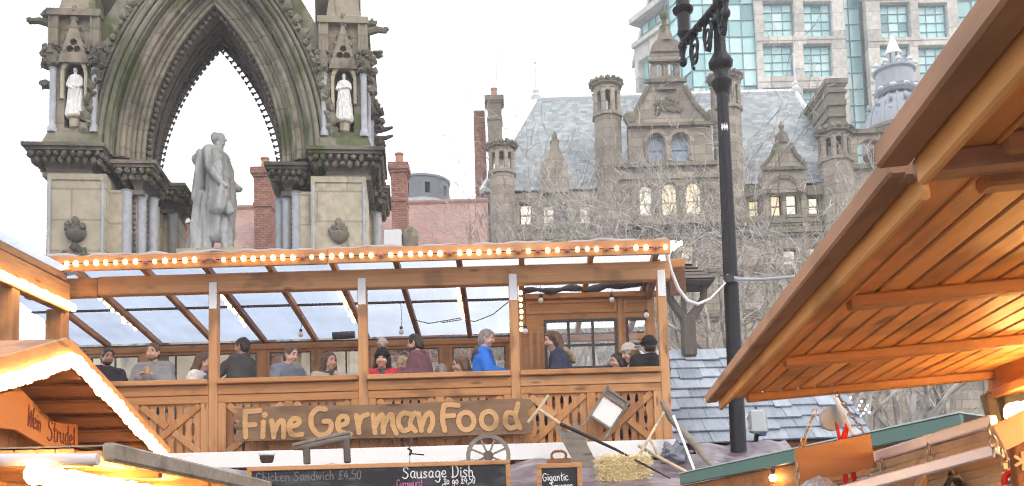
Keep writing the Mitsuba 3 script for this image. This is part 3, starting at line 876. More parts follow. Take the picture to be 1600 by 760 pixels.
for a, b, c, d in gw:
    glazed(bld, a, b, c, d, Yg, .3, 1, bars=(0, 1), frame='lead_grey')
    o, i = arch_poly(b - a + .42, d - c + .21, 8), arch_poly(b - a + .08, d - c + .04, 8)
    mb = MB().poly(o.difference(i).intersection(sbox(-9, d - c - (b - a) / 2, 9, 99)), ((a + b) / 2, Yg - .12, c), (1, 0, 0), (0, 0, 1), -.12)
    for s in (a - .1, b + .1): mb.lathe([(.09, c), (.09, d - (b - a) / 2 - .1), (.14, d - (b - a) / 2)], (s, Yg - .03, 0), 8)
    part(bld, 'window_surround', mb, 'stone_far')
for i, (a, b, c, d) in enumerate(gw3):
    glazed(bld, a, b, c, d, Yg, .3, 1, bars=(0, 1), frame='lead_grey', lit=LITW if i == 0 else LIT)
mb = MB()
for u in (990, 1028, 1066, 1104): mb.lathe([(.17, gw3[0][2] - .2), (.17, gw3[0][2]), (.12, gw3[0][2] + .1), (.12, gw3[0][3] - .4), (.19, gw3[0][3] - .2)], (px(u, 315, Yg)[0], Yg - .05, 0), 8)
mb.span(xl - .1, xr + .1, Yg - .22, Yg, zl, zl + .3).span(xl, xr, Yg - .05, Yg, zl + .3, zl + .45)
a, b, c, d = bw(960, 271, 1150, 280, Yg); mb.span(a, b, Yg - .1, Yg, c, d)
part(bld, 'window_surround', mb, 'stone_far', 40)
p = lambda u, v: px(u, v, Yg)
ped = [p(982, 196), p(985, 190), p(998, 165), p(1012, 138), p(1014, 128), p(1067, 126), p(1069, 136), p(1084, 163), p(1108, 188), p(1113, 193)]
mb = MB().poly(Polygon(ped), (0, Yg - .02, 0), (1, 0, 0), (0, 0, 1), -.45)
pk = part(bld, 'pediment', mb, 'stone_far')
mb = MB()
edge = [p(984, 192), p(998, 165), p(1012, 138)], [p(1111, 190), p(1085, 163), p(1070, 136)]
for e in edge:
    mb.tube([(x, Yg - .05, z) for x, z in e], .12, 6)
    mb.lathe([(.2, -.3), (.3, -.1), (.3, .12), (.1, .3)], (e[0][0], Yg - .05, e[0][1] + .2), 8)
for u0, v0, u1, v1 in ((980, 194, 1115, 199), (1006, 126, 1072, 131), (1013, 96, 1068, 99), (1024, 140, 1056, 143), (960, 256, 1120, 262)):
    a, b, c, d = bw(u0, v0, u1, v1, Yg)
    mb.span(a, b, Yg - .2, Yg, c, d)
scene[numbered(pk + '__cornice')] = mikit.ply(mb.tm(), 'stone_fard', 35)
mb = MB()
cx, cz = p(1042, 168)
for i in range(26):
    a = rng.uniform(0, 6.28); r = rng.uniform(.1, .55)
    mb.blob((cx + r * math.cos(a) * 1.2, Yg - .05, cz + r * math.sin(a) * .7), (.14, .09, .12), i, .4, 1)
scene[numbered(pk + '__carved_relief')] = mikit.ply(mb.tm(), 'stone_fard', 35)
a, b, c, d = bw(1018, 81, 1062, 128, Yg)
w = b - a
o = sbox(-w / 2, 0, w / 2, d - c)
for s in (-.20, .20): o = o.difference(affinity.translate(arch_poly(w * .24, (d - c) * .55, 5), s * w, (d - c) * .18))
mb = MB().poly(o, ((a + b) / 2, Yg, c), (1, 0, 0), (0, 0, 1), -.45)
ck = part(bld, 'bell_cote', mb, 'stone_far')
a, b, c, d = bw(1016, 60, 1066, 82, Yg)
o = arch_poly(b - a, d - c, 8) if (b - a) / 2 < d - c else affinity.scale(Point(0, 0).buffer((b - a) / 2), 1, 2 * (d - c) / (b - a)).intersection(sbox(-9, 0, 9, 9))
mb = MB().poly(o, ((a + b) / 2, Yg - .1, c), (1, 0, 0), (0, 0, 1), -.6)
cc = ((a + b) / 2, Yg + .2, d - .05)
mb.lathe([(.42, -.1), (.34, .25), (.22, .6), (.26, .68), (.14, .78), (.10, 1.0), (.20, 1.12), (.22, 1.28), (.12, 1.42), (.04, 1.7)], cc, 8)
scene[numbered(ck + '__curved_top')] = mikit.ply(mb.tm(), 'stone_fard', 35)

# small dormer gable on the right, arched relief over its windows
Yd = YB - .3
q = lambda u, v: px(u, v, Yd)
og = [q(1190, 268), q(1192, 262), q(1205, 246), q(1212, 228), q(1214, 219), q(1234, 218), q(1236, 226), q(1243, 243), q(1257, 258), q(1259, 264), q(1259, 300), q(1190, 302)]
dk = part(bld, 'dormer_gable', MB().poly(Polygon(og), (0, Yd, 0), (1, 0, 0), (0, 0, 1), -.5), 'stone_far')
mb = MB()
for e in ([q(1191, 262), q(1205, 245), q(1212, 227)], [q(1258, 258), q(1243, 242), q(1236, 225)]):
    mb.tube([(x, Yd - .04, z) for x, z in e], .1, 6)
a, b, c, d = bw(1188, 262, 1261, 267, Yd); mb.span(a, b, Yd - .15, Yd, c, d)
arcs = arch_poly(1.5, .75, 8)
mb.poly(arcs.difference(affinity.scale(arcs, .8, .8, origin=(0, 0))), (q(1225, 300)[0], Yd - .08, q(1225, 300)[1]), (1, 0, 0), (0, 0, 1), -.08)
x, z = q(1224, 220)
mb.lathe([(.3, -.1), (.34, .05), (.28, .3), (.12, .5), (.08, .6), (.14, .72), (.03, 1.0)], (x, Yd + .2, z), 8)
scene[numbered(dk + '__coping')] = mikit.ply(mb.tm(), 'stone_fard', 35)
og2 = [q(846, 262), q(852, 250), q(860, 232), q(862, 222), q(872, 222), q(874, 231), q(882, 248), q(888, 260), q(888, 300), q(846, 302)]
dk = part(bld, 'dormer_gable', MB().poly(Polygon(og2), (0, Yd, 0), (1, 0, 0), (0, 0, 1), -.5), 'stone_far')
x, z = q(867, 222)
scene[numbered(dk + '__finial')] = mikit.ply(MB().lathe([(.2, -.1), (.22, .1), (.1, .25), (.13, .36), (.02, .6)], (x, Yd + .2, z), 8).tm(), 'stone_fard', 35)
for u, vt in ((1172, 298), (1283, 296)):
    a, b, c, d = bw(u - 22, vt - 8, u + 22, vt + 8, Yd)
    s = affinity.scale(Point(0, 0).buffer(1), (b - a) / 2, d - c).intersection(sbox(-9, 0, 9, 9))
    part(bld, 'shell_parapet', MB().poly(s, ((a + b) / 2, Yd, c), (1, 0, 0), (0, 0, 1), -.4), 'stone_fard')

# parapet arcade under the dome
Ya = YB + 1.0
a, b, c, d = bw(1326, 203, 1470, 262, Ya)
o = sbox(a, c, b, d)
for u in (1362, 1434):
    o = o.difference(affinity.translate(arch_poly(px(u + 22, 250, Ya)[0] - px(u - 22, 250, Ya)[0], 1.15, 8), px(u, 250, Ya)[0], c + .25))
for u in (1398, 1410): o = o.difference(affinity.translate(arch_poly(.22, .7, 5), px(u, 250, Ya)[0], c + .5))
ak = part(bld, 'arcade', MB().poly(o, (0, Ya, 0), (1, 0, 0), (0, 0, 1), -.5), 'stone_far')
scene[numbered(ak + '__cornice')] = mikit.ply(MB().span(a, b, Ya - .2, Ya, d - .2, d).span(a, b, Ya - .25, Ya + .2, c - .1, c + .12).tm(), 'stone_fard')
part(bld, 'parapet_base', MB().span(a, b, Ya - .05, Ya + 3, eave, c - .1), 'stone_far')


def chimney(parent_or_none, u, w_px, vt, vb, Y, mat, label=None, cat='chimney', pots=1, cap=True, d=.7, dd=0):
    x0, x1, z0, z1 = rect(u - w_px / 2, vt, u + w_px / 2, vb, Y)
    mb = MB().span(x0, x1, Y, Y + d, z0 - 4, z1)
    w = x1 - x0
    pm = MB()
    if cap:
        mb.span(x0 - .06 * w - .02, x1 + .06 * w + .02, Y - .05, Y + d + .05, z1 - .34, z1 - .24).span(x0 - .14 * w - .03, x1 + .14 * w + .03, Y - .1, Y + d + .1, z1 - .24, z1)
        mb.span(x0 - .05 * w, x1 + .05 * w, Y - .04, Y + d + .04, (z0 + z1) / 2, (z0 + z1) / 2 + .15)
    for i in range(pots):
        pm.lathe([(.17, -.02), (.14, .3), (.13, .42), (.17, .45), (.17, .5)], ((x0 + x1) / 2 + (i - (pots - 1) / 2) * .4, Y + d / 2, z1), 10)
    if parent_or_none:
        k = part(parent_or_none, 'chimney', mb, mat)
    else:
        k = thing('chimney_stack', label, cat); part(k, 'stack', mb, mat)
    if pots: scene[numbered(k + '__chimney_pot')] = mikit.ply(pm.tm(), 'pot_clay', 40)
    return k


chimney(bld, 773, 22, 150, 226, YB + 1.5, 'stone_fard', pots=1)
chimney(bld, 1308, 26, 124, 200, YB + 1.2, 'stone_fard', pots=1, d=3.2)
scene[numbered(bld + '__chimney_001__rib')] = mikit.ply(MB().span(*bw(1293, 140, 1324, 144, YB + 1.1)[:2], YB + 1.1, YB + 4.5, *bw(1293, 140, 1324, 144, YB + 1.1)[2:]).span(*bw(1294, 160, 1323, 164, YB + 1.1)[:2], YB + 1.1, YB + 4.5, *bw(1294, 160, 1323, 164, YB + 1.1)[2:]).span(*bw(1294, 178, 1323, 182, YB + 1.1)[:2], YB + 1.1, YB + 4.5, *bw(1294, 178, 1323, 182, YB + 1.1)[2:]).tm(), 'stone_fard')
chimney(None, 750, 17, 173, 320, YB + 2.2, 'brick_red', 'tall plain red brick chimney slab standing beside a stone turret', cap=False, pots=0, d=2.5)

# ---------------------------------------------------------------- dome
dm = thing('lead_dome', 'grey lead dome with ribbed shell, stone drum and pale pointed lantern, beside the office block', 'dome')
Ydm = 54.0
c = px(1403, 200, Ydm)
sc_ = Ydm / FPX
R = 50 * sc_
zz = lambda v: px(1403, v, Ydm)[1]
dc = (c[0], Ydm, 0)
prof = [(R * math.cos(a), zz(208) + (zz(146) - zz(208)) * math.sin(a)) for a in np.linspace(0, 1.12, 10)]
part(dm, 'shell', MB().lathe(prof, dc, 32), 'lead_grey', 40)
mb = MB()
for i in range(12):
    a = i * math.pi / 6 + .2
    mb.tube([(dc[0] + r * 1.01 * math.cos(a), dc[1] + r * 1.01 * math.sin(a), z) for r, z in prof], .075, 6)
    b = a + math.pi / 12
    rr, z = prof[4]
    for s in (0, 1): mb.blob((dc[0] + rr * math.cos(b), dc[1] + rr * math.sin(b), z + s * .6 - .2), (.14, .14, .22), i, .25, 1)
part(dm, 'rib', mb, 'lead_grey', 40)
part(dm, 'drum', MB().lathe([(R * 1.12, zz(240)), (R * 1.12, zz(214)), (R * 1.18, zz(212)), (R * 1.18, zz(207)), (R, zz(206))], dc, 24), 'stone_far')
r2 = 31 * sc_
part(dm, 'gallery', MB().lathe([(r2 * .9, zz(150)), (r2 * 1.05, zz(146)), (r2 * 1.1, zz(141)), (r2 * .95, zz(139)), (r2 * .95, zz(117)), (r2 * 1.08, zz(114)), (r2 * 1.08, zz(111)), (r2 * .8, zz(110))], dc, 16), 'lead_grey')
mb = MB()
for i in range(10):
    a = i * math.pi / 5 + .15
    mb.lathe([(.10, zz(111)), (.08, zz(109)), (.17, zz(107)), (.17, zz(104)), (.05, zz(101))], (dc[0] + r2 * math.cos(a), dc[1] + r2 * math.sin(a), 0), 8)
    mb.blob((dc[0] + r2 * 1.02 * math.cos(a + .3), dc[1] + r2 * 1.02 * math.sin(a + .3), zz(144)), (.2, .2, .13), i, .2, 1)
part(dm, 'urn', mb, 'lead_pale', 40)
mb = MB()
for i in range(8):
    a = math.pi / 8 + i * math.pi / 4
    mb.lathe([(.14, zz(111)), (.14, zz(86))], (dc[0] + 10.5 * sc_ * math.cos(a), dc[1] + 10.5 * sc_ * math.sin(a), 0), 6)
mb.lathe([(7 * sc_, zz(111)), (7 * sc_, zz(86))], dc, 8)
part(dm, 'lantern', mb, 'lead_grey')
part(dm, 'spire', MB().lathe([(14 * sc_, zz(87)), (14 * sc_, zz(85)), (11 * sc_, zz(80)), (6 * sc_, zz(66)), (4.5 * sc_, zz(63)), (3 * sc_, zz(60)), (.05, zz(55))], dc, 16), 'lead_pale', 40)

# ---------------------------------------------------------------- office block
YO = 72.0
off = thing('office_block', 'modern pale stone office block with teal glass curtain wall behind the old slate roof', 'building')
ow = lambda u0, v0, u1, v1, Y=YO: rect(u0, v0, u1, v1, Y)
cols = [(1193, 1241), (1256, 1301), (1376, 1423), (1436, 1482)]
rows = [(-66, -8), (2, 57), (68, 120), (138, 190)]
XL, XR = ow(1178, 0, 1318, 1)[0:2]
XL2, XR2 = ow(1352, 0, 1496, 1)[0:2]
ztop, zbot = px(1240, -90, YO)[1], 0
wins_o = []
for ci, (u0, u1) in enumerate(cols):
    for v0, v1 in rows: wins_o.append(ow(u0, v0 + (u0 - 1240) * .012, u1, v1 + (u0 - 1240) * .012))
for (a, b), cs in (((XL, XR), wins_o[:8]), ((XL2, XR2), wins_o[8:])):
    w = sbox(a, zbot, b, ztop)
    for x0, x1, z0, z1 in cs: w = w.difference(sbox(x0, z0, x1, z1))
    part(off, 'stone_pier_wall', MB().poly(w, (0, YO, 0), (1, 0, 0), (0, 0, 1), -.7), 'concrete_pale')


def curtain(parent, o, X, nx, w, nz, h, seed, name='curtain_wall'):
    """glazed grid: panes w x h metres from corner o along unit X and z, mullions between"""
    o, X = np.asarray(o, float), np.asarray(X, float)
    N = np.cross(X, (0, 0, 1.0))
    r = np.random.default_rng(seed)
    k = None
    mul = MB()
    for i in range(nx + 1): mul.frame(o + X * (i * w - .03) + N * .02, X * .06, N * .08, (0, 0, nz * h))
    for j in range(nz + 1): mul.frame(o + (0, 0, j * h - .03) + N * .025, X * nx * w, N * .06, (0, 0, .06))
    k = part(parent, name, mul, 'frame_steel')
    for i in range(nx):
        for j in range(nz):
            g = 'abcd'[r.choice(4, p=(.42, .30, .18, .10))]
            tilt = N * r.uniform(-.015, .015)
            mb = MB().frame(o + X * (i * w + .01) + (0, 0, j * h + .01) - N * .04 + tilt, X * (w - .02), N * .03, (0, 0, h - .02))
            scene[numbered(k + '__pane')] = mikit.ply(mb.tm(), 'office_glass_' + g)
    return k


rl = np.random.default_rng(11)
for x0, x1, z0, z1 in wins_o:
    w, h = x1 - x0, z1 - z0
    k = part(off, 'window', MB().poly(sbox(0, 0, w, h).difference(sbox(.12, .12, w - .12, h - .12)), (x0, YO + .45, z0), (1, 0, 0), (0, 0, 1), -.08), 'frame_steel')
    mb = MB()
    for i in (1, 2): mb.span(x0 + w * i / 3 - .022, x0 + w * i / 3 + .022, YO + .46, YO + .52, z0, z1)
    for j in (1, 2, 3): mb.span(x0, x1, YO + .455, YO + .515, z0 + h * j / 4 - .02, z0 + h * j / 4 + .02)
    scene[numbered(k + '__glazing_bar')] = mikit.ply(mb.tm(), 'frame_steel')
    for i in range(3):
        for j in range(4):
            g = 'abcd'[rl.choice(4, p=(.40, .38, .17, .05) if j > 0 else (.6, .1, .25, .05))]
            scene[numbered(k + '__pane')] = mikit.ply(MB().span(x0 + w * i / 3, x0 + w * (i + 1) / 3, YO + .53 + rl.uniform(0, .02), YO + .56, z0 + h * j / 4, z0 + h * (j + 1) / 4).tm(), 'office_glass_' + g)
mb = MB()
for j, v in enumerate((-2, 62, 126)):
    z = px(1250, v, YO)[1]
    mb.span(XL, XR, YO - .06, YO, z - .06, z + .06).span(XL2, XR2, YO - .06, YO, z - .35, z - .23)
part(off, 'sill_band', mb, 'concrete_pale')
# recessed glass bays
zg = 8.0
nz = int((ztop - zg) / 1.35)
x = ow(1318, 0, 1352, 1)
curtain(off, (x[0], YO + 1.5, zg), (1, 0, 0), 2, (x[1] - x[0]) / 2, nz, 1.35, 3)
x = ow(1496, 0, 1640, 1)
curtain(off, (x[0], YO + .8, zg), (1, 0, 0), 5, (x[1] - x[0]) / 5, nz, 1.35, 4)
# big glazed corner bay left of the piers, canted
x = ow(1078, 0, 1178, 1)
curtain(off, (x[0], YO + .3, zg), unit((1, .02, 0)), 5, (x[1] - x[0]) / 5, nz, 1.35, 5)
xe = x[0]
curtain(off, (ow(1056, 0, 1078, 1)[0], YO + 3.2, zg), unit((xe - ow(1056, 0, 1078, 1)[0], -2.9, 0)), 2, math.hypot(xe - ow(1056, 0, 1078, 1)[0], 2.9) / 2, nz, 1.35, 6)
# receding left flank: stone grid with deep openings and a glazed attic
xa, xb = ow(1056, 0, 1078, 1)[0], px(990, 60, YO + 7.2)[0]
F0, F1 = np.array([xa, YO + 3.2, 0]), np.array([xb, YO + 7.2, 0])
X = unit(F0 - F1); L = np.linalg.norm(F0 - F1)
zt = px(1056, 38, YO + 3.2)[1]
w = sbox(0, 0, L, zt)
opn = []
for i in range(2):
    for j in range(6):
        a, z = .45 + i * L / 2, zt - 4.6 - j * 4.2
        opn.append((a, z)); w = w.difference(sbox(a, z, a + L / 2 - .9, z + 3.3))
N = np.cross(X, (0, 0, 1.0))
part(off, 'flank_wall', MB().poly(w, F1, X, (0, 0, 1), -.8), 'concrete_pale')
for a, z in opn:
    k = part(off, 'flank_window', MB().frame(F1 + X * (a + L / 4 - .5) + (0, 0, z) - N * .55, X * .1, N * .05, (0, 0, 3.3)), 'frame_steel')
    scene[numbered(k + '__pane')] = mikit.ply(MB().frame(F1 + X * a + (0, 0, z) - N * .7, X * (L / 2 - .9), N * .05, (0, 0, 3.3)).tm(), 'office_glass_a')
curtain(off, F1 + X * .5 + (0, 0, zt + .4) - N * .6, X, 4, (L - 1) / 4, 2, .8, 9, 'attic_glazing')
part(off, 'roof_slab', MB().frame(F1 + (0, 0, zt) + N * .3, X * L, -N * 4, (0, 0, .4)).frame(F1 + (0, 0, zt + 2.1) + N * .5, X * L, -N * 4, (0, 0, .5)).span(XL - 7, XR2 + 12, YO + .9, YO + 20, ztop, ztop + .6), 'concrete_pale')
part(off, 'core', MB().span(XL - 3, XR2 + 12, YO + 4, YO + 20, 0, ztop), 'concrete_pale')
for i in range(3):
    pass

# ---------------------------------------------------------------- red tiled building on the left, round tower
YL = 34.0
red = thing('brick_building', 'red brick building with red tiled roof and tall chimneys, seen through and beside the memorial', 'building')
a, b = px(255, 380, YL)[0], px(752, 360, YL)[0]
zr = px(600, 320, YL + 3)[1]; ze = px(600, 400, YL)[1]
part(red, 'wall', MB().span(a, b, YL, YL + 6, 0, ze), 'brick_red')
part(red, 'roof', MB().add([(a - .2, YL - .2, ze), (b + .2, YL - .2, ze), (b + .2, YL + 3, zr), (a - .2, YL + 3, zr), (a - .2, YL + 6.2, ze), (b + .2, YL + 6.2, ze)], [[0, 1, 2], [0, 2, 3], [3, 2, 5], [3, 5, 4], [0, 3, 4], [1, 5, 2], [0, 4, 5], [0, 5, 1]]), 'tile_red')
part(red, 'ridge_tile', MB().tube([(a - .2, YL + 3, zr + .02), (b + .2, YL + 3, zr + .02)], .12, 8), 'tile_red', 40)
# the nearer roof slope at the left has a pale parapet
g = [px(262, 358, YL - 2.5), px(300, 345, YL - 2.5), px(300, 430, YL - 2.5), px(262, 430, YL - 2.5)]
part(red, 'gable_parapet', MB().poly(Polygon(g), (0, YL - 2.5, 0), (1, 0, 0), (0, 0, 1), -.4), 'brick_red')
part(red, 'pale_coping', MB().bar((g[0][0] - .1, YL - 2.3, g[0][1] + .05), (g[1][0] + .1, YL - 2.3, g[1][1] + .05), .5, .14), 'concrete_pale')
for u in range(300, 745, 44):
    x0, x1, z0, z1 = rect(u, 425, u + 22, 470, YL)
    glazed(red, x0, x1, z0 - .2, z1 - .2, YL - .35, .3, 0, bars=(1, 2), frame='white_paint')
chimney(red, 410, 26, 262, 385, YL - .3, 'brick_red', pots=1, d=.8)
chimney(red, 274, 24, 330, 385, YL + 1, 'brick_red', pots=0, d=.8)
chimney(red, 623, 23, 255, 375, YL - .4, 'brick_red', pots=1, d=.8)
x, z = px(641, 372, YL - .5)
part(red, 'roof_vent', MB().lathe([(.22, -.8), (.30, -.1), (.32, .1), (.2, .3), (.05, .42)], (x, YL - .5, z), 8), 'stone_fard', 35)
x, z = px(615, 372, YL - .6)
part(red, 'roof_vent', MB().span(x - .3, x + .3, YL - .9, YL - .3, z - .5, z + .2), 'lead_pale')
rt = thing('round_tower', 'grey round turret drum with square openings against the sky, behind the red tiled roof', 'tower')
Yt = 50.0
x, z1 = px(655, 274, Yt); z0 = px(655, 330, Yt)[1]
R = 45 * Yt / FPX
mb = MB()
nseg = 32
for i in range(nseg):
    a0, a1 = i * 2 * math.pi / nseg, (i + 1) * 2 * math.pi / nseg
    P = [np.array([x + r * math.cos(a), Yt + R + r * math.sin(a), 0]) for a in (a0, a1) for r in (R, R - .3)]
    for lo, hi in ((z0 - 4, z1 - .95 if i % 4 == 1 else z1), (z1 - .35, z1)) if i % 4 == 1 else ((z0 - 4, z1),):
        v = [p + (0, 0, zz_) for zz_ in (lo, hi) for p in P]
        mb.add(v, [[0, 4, 2], [2, 4, 6], [1, 3, 5], [3, 7, 5], [4, 5, 6], [5, 7, 6], [0, 2, 1], [1, 2, 3], [0, 1, 4], [1, 5, 4], [2, 6, 3], [3, 6, 7]])
part(rt, 'drum', mb, plain('slate_drum', (.17, .185, .21), .5))
part(rt, 'rim', MB().lathe([(R + .06, z1 - .02), (R + .1, z1 + .08), (R - .3, z1 + .1)], (x, Yt + R, 0), 32), 'lead_grey')
part(rt, 'lower_roof', MB().lathe([(R * 1.9, z0 - .6), (R * 1.02, z1 - 1.2)], (x, Yt + R, 0), 24), 'lead_grey')

# ---------------------------------------------------------------- the timber balcony pavilion
YF = 12.0                                   # plane of the posts
PXM = FPX / YF
ZF, ZR = 2.74, 3.735                        # balcony floor and top of the rail
ZBB, ZBT = 4.86, 5.10                       # beam
SL = .127                                    # fall of the roof towards the back
YW = 14.6                                   # back wall
PX = [at(u, 500, YF)[0] for u in (92, 335, 567, 803, 1035)]
roofz = lambda y: ZBT - SL * (y - YF)       # underside of the rafters


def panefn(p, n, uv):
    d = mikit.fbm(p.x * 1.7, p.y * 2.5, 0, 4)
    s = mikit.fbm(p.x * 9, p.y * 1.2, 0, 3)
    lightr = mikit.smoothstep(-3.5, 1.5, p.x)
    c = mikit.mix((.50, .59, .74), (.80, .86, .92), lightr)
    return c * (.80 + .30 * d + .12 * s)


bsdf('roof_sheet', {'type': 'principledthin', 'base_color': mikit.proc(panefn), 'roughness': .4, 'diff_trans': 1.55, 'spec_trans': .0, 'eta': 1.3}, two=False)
bsdf('window_glass', {'type': 'thindielectric', 'int_ior': 1.5}, two=False)
plain('tarp_dark', (.045, .040, .052), .4, .5)
plain('zinc_plate', (.72, .74, .78), .4, .5)


def bulbs_emit(c, k): return {'emitter': {'type': 'area', 'radiance': rgb(*(x * k for x in c))}}


plain('bulb_glass', (.8, .75, .65), .2, .5)
plain('bulb_dead', (.45, .14, .09), .25, .6)
plain('bulb_white', (.85, .83, .82), .3, .5)
plain('socket', (.03, .03, .03), .5)
WARM = (1.0, .62, .24)
BULB = bulbs_emit((1.0, .60, .20), .85)
STRIPB = bulbs_emit((1.0, .56, .17), 1.0)
ico = trimesh.creation.icosphere(1)

pav = thing('balcony_pavilion', 'two-storey orange timber market pavilion with an open balcony and sloping translucent roof', 'pavilion')
rw = np.random.default_rng(21)
wv = lambda ax: ('wood_', 'wood_', 'woodb_')[rw.integers(3)] + ax

# posts with zinc brackets
for i, x in enumerate(PX):
    k = part(pav, 'post', MB().bevel((x, YF, ZF - .12), (x, YF, ZBB + .12), .115, .115, up=(0, 1, 0), b=.008), 'woodb_z')
    scene[numbered(k + '__bracket')] = mikit.ply(MB().span(x - .048, x + .048, YF - .064, YF - .058, ZBB - .36 + .14, ZBB + .12).ball((x, YF - .064, ZBB - .02), (.012, .006, .012), 0).ball((x, YF - .064, ZBB - .16), (.012, .006, .012), 0).tm(), 'zinc_plate')
# front beam in two lengths, fascia
xl, xr = at(40, 430, YF)[0], at(1046, 430, YF)[0]
xm = at(155, 430, YF)[0]
part(pav, 'beam', MB().bevel((xl, YF + .02, (ZBB + ZBT) / 2 - .01), (xm, YF + .02, (ZBB + ZBT) / 2 - .01), .13, ZBT - ZBB, b=.01), 'wood_x')
part(pav, 'beam', MB().bevel((xm + .004, YF + .02, (ZBB + ZBT) / 2), (xr, YF + .02, (ZBB + ZBT) / 2), .14, ZBT - ZBB, b=.01), 'woodb_x')
YFA = 11.6
zfa0, zfa1 = 5.072, 5.262
fl, fm, fr_ = at(-60, 390, YFA)[0], at(512, 390, YFA)[0], at(1047, 390, YFA)[0]
part(pav, 'fascia', MB().bevel((fl, YFA, (zfa0 + zfa1) / 2), (fm, YFA, (zfa0 + zfa1) / 2), .035, zfa1 - zfa0, b=.006), 'wood_x')
part(pav, 'fascia', MB().bevel((fm + .003, YFA - .004, (zfa0 + zfa1) / 2 + .006), (fr_, YFA - .004, (zfa0 + zfa1) / 2 + .006), .035, zfa1 - zfa0, b=.006), 'woodb_x')
# gathered plastic sheet lying along the top of the fascia
pts = [(x, YFA + .03 + .02 * math.sin(x * 9), zfa1 + .012 + .012 * math.sin(x * 5.3 + 2 * math.sin(x * 1.1)) + .010 * math.sin(x * 17)) for x in np.arange(fl, fr_, .08)]
part(pav, 'rolled_sheet', MB().tube(pts, [.024 + .014 * math.sin(p[0] * 3.1) * math.sin(p[0] * 7.7) for p in pts], 8), plain('sheet_grey', (.42, .36, .37), .5, .5), 50)
# rafters, cross bar and translucent sheets
RX = [at(u, 412, YF)[0] for u in (30, 127, 232, 327, 424, 523, 621, 718, 815, 922, 1022)]
for x in RX:
    part(pav, 'rafter', MB().bevel((x, YFA + .02, roofz(YFA + .02) + .045), (x, YW + .15, roofz(YW + .15) + .045), .07, .09, b=.006), 'woodd_y' if rw.random() < .5 else 'wood_y')
xs = [RX[0] - .5] + RX + [RX[-1] + .22]
for a, b in zip(xs, xs[1:]):
    for y0, y1 in ((YFA - .02, 13.34), (13.36, YW + .22)):
        if a > PX[3] - .3 and y1 > 14: y1 = YW + .1
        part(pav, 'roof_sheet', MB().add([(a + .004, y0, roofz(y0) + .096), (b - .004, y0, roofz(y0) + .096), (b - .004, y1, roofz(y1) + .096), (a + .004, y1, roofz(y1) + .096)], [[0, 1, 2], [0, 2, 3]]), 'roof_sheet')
part(pav, 'sheet_joint', MB().bar((xs[0], 13.35, roofz(13.35) + .08), (xs[-1], 13.35, roofz(13.35) + .08), .06, .022), 'frame_dark')
part(pav, 'edge_flashing', MB().bar((xs[0], YW + .1, roofz(YW + .1) - .015), (xs[-1], YW + .1, roofz(YW + .1) - .015), .05, .07), 'tarp_dark')
# back wall: plate, posts, panelled windows
zpl = roofz(YW) - .05
part(pav, 'wall_plate', MB().bevel((xs[0], YW, zpl - .045), (xs[-1], YW, zpl - .045), .12, .09, b=.006), 'wood_x')
BW = [at(u, 560, YW)[0] for u in (-20, 62, 133, 228, 322, 412, 497, 585, 697, 800)]
zs = ZF + .78
for i, x in enumerate(BW):
    part(pav, 'back_post', MB().bevel((x, YW, ZF), (x, YW, zpl - .09), .10, .10, up=(0, 1, 0)), wv('z'))
for a, b in zip(BW, BW[1:]):
    part(pav, 'back_panel', MB().span(a + .05, b - .05, YW - .02, YW + .02, ZF, zs), wv('z'))
    a, b = a + .05, b - .05
    k = part(pav, 'back_window', MB().poly(sbox(0, 0, b - a, zpl - .09 - zs).difference(sbox(.05, .05, b - a - .05, zpl - .09 - zs - .04)), (a, YW - .03, zs), (1, 0, 0), (0, 0, 1), -.06), wv('x'))
    mb = MB().poly(sbox(.05, .05, b - a - .05, zpl - .125 - zs).difference(sbox(.07, .07, b - a - .07, zpl - .145 - zs)), (a, YW - .02, zs), (1, 0, 0), (0, 0, 1), -.03)
    mb.span((a + b) / 2 - .012, (a + b) / 2 + .012, YW - .015, YW + .01, zs + .07, zpl - .145).span(a + .07, b - .07, YW - .016, YW + .009, zs + .62, zs + .645)
    part(k, 'glazing_bar', mb, 'frame_dark')
    scene[numbered(k + '__pane')] = mikit.ply(MB().add([(a + .05, YW, zs + .05), (b - .05, YW, zs + .05), (b - .05, YW, zpl - .125), (a + .05, YW, zpl - .125)], [[0, 1, 2], [0, 2, 3]]).tm(), 'window_glass')
# raised porch wall in the right-hand bay, in front of the back wall
YP = 12.95
pw = lambda u, v: px(u, v, YP)
x0, x1 = pw(812, 520)[0], pw(1024, 520)[0]
zt, zb = pw(900, 466)[1], ZF
xa, xb, wz0, wz1 = rect(851, 499, 965, 577, YP)
xc, xd = rect(979, 499, 1017, 577, YP)[:2]
w = sbox(x0, zb, x1, zt).difference(sbox(xa, wz0, xb, wz1)).difference(sbox(xc, wz0, xd, wz1))
pk = part(pav, 'porch_wall', MB().poly(w, (0, YP, 0), (1, 0, 0), (0, 0, 1), -.06), 'wood_x')
mb = MB()
for u0, u1, v0, v1 in ((822, 963, 470, 490), (975, 1016, 470, 488)):
    a, b, c, d = rect(u0, v0, u1, v1, YP)
    mb.poly(sbox(a, c, b, d).difference(sbox(a + .04, c + .035, b - .04, d - .035)), (0, YP - .025, 0), (1, 0, 0), (0, 0, 1), -.025)
part(pk, 'panel_moulding', mb, 'woodb_x')
mb = MB()
for u in (812, 830, 841, 970): 
    x = pw(u, 540)[0]; mb.span(x - .025, x + .025, YP - .03, YP, zb, zt - .45 if u != 970 else zt)
part(pk, 'batten', mb, 'woodb_z')
scene[numbered(pk + '__top_rail')] = mikit.ply(MB().bevel((x0, YP - .02, zt + .02), (x1 + .05, YP - .02, zt + .02), .12, .07).tm(), 'wood_x')
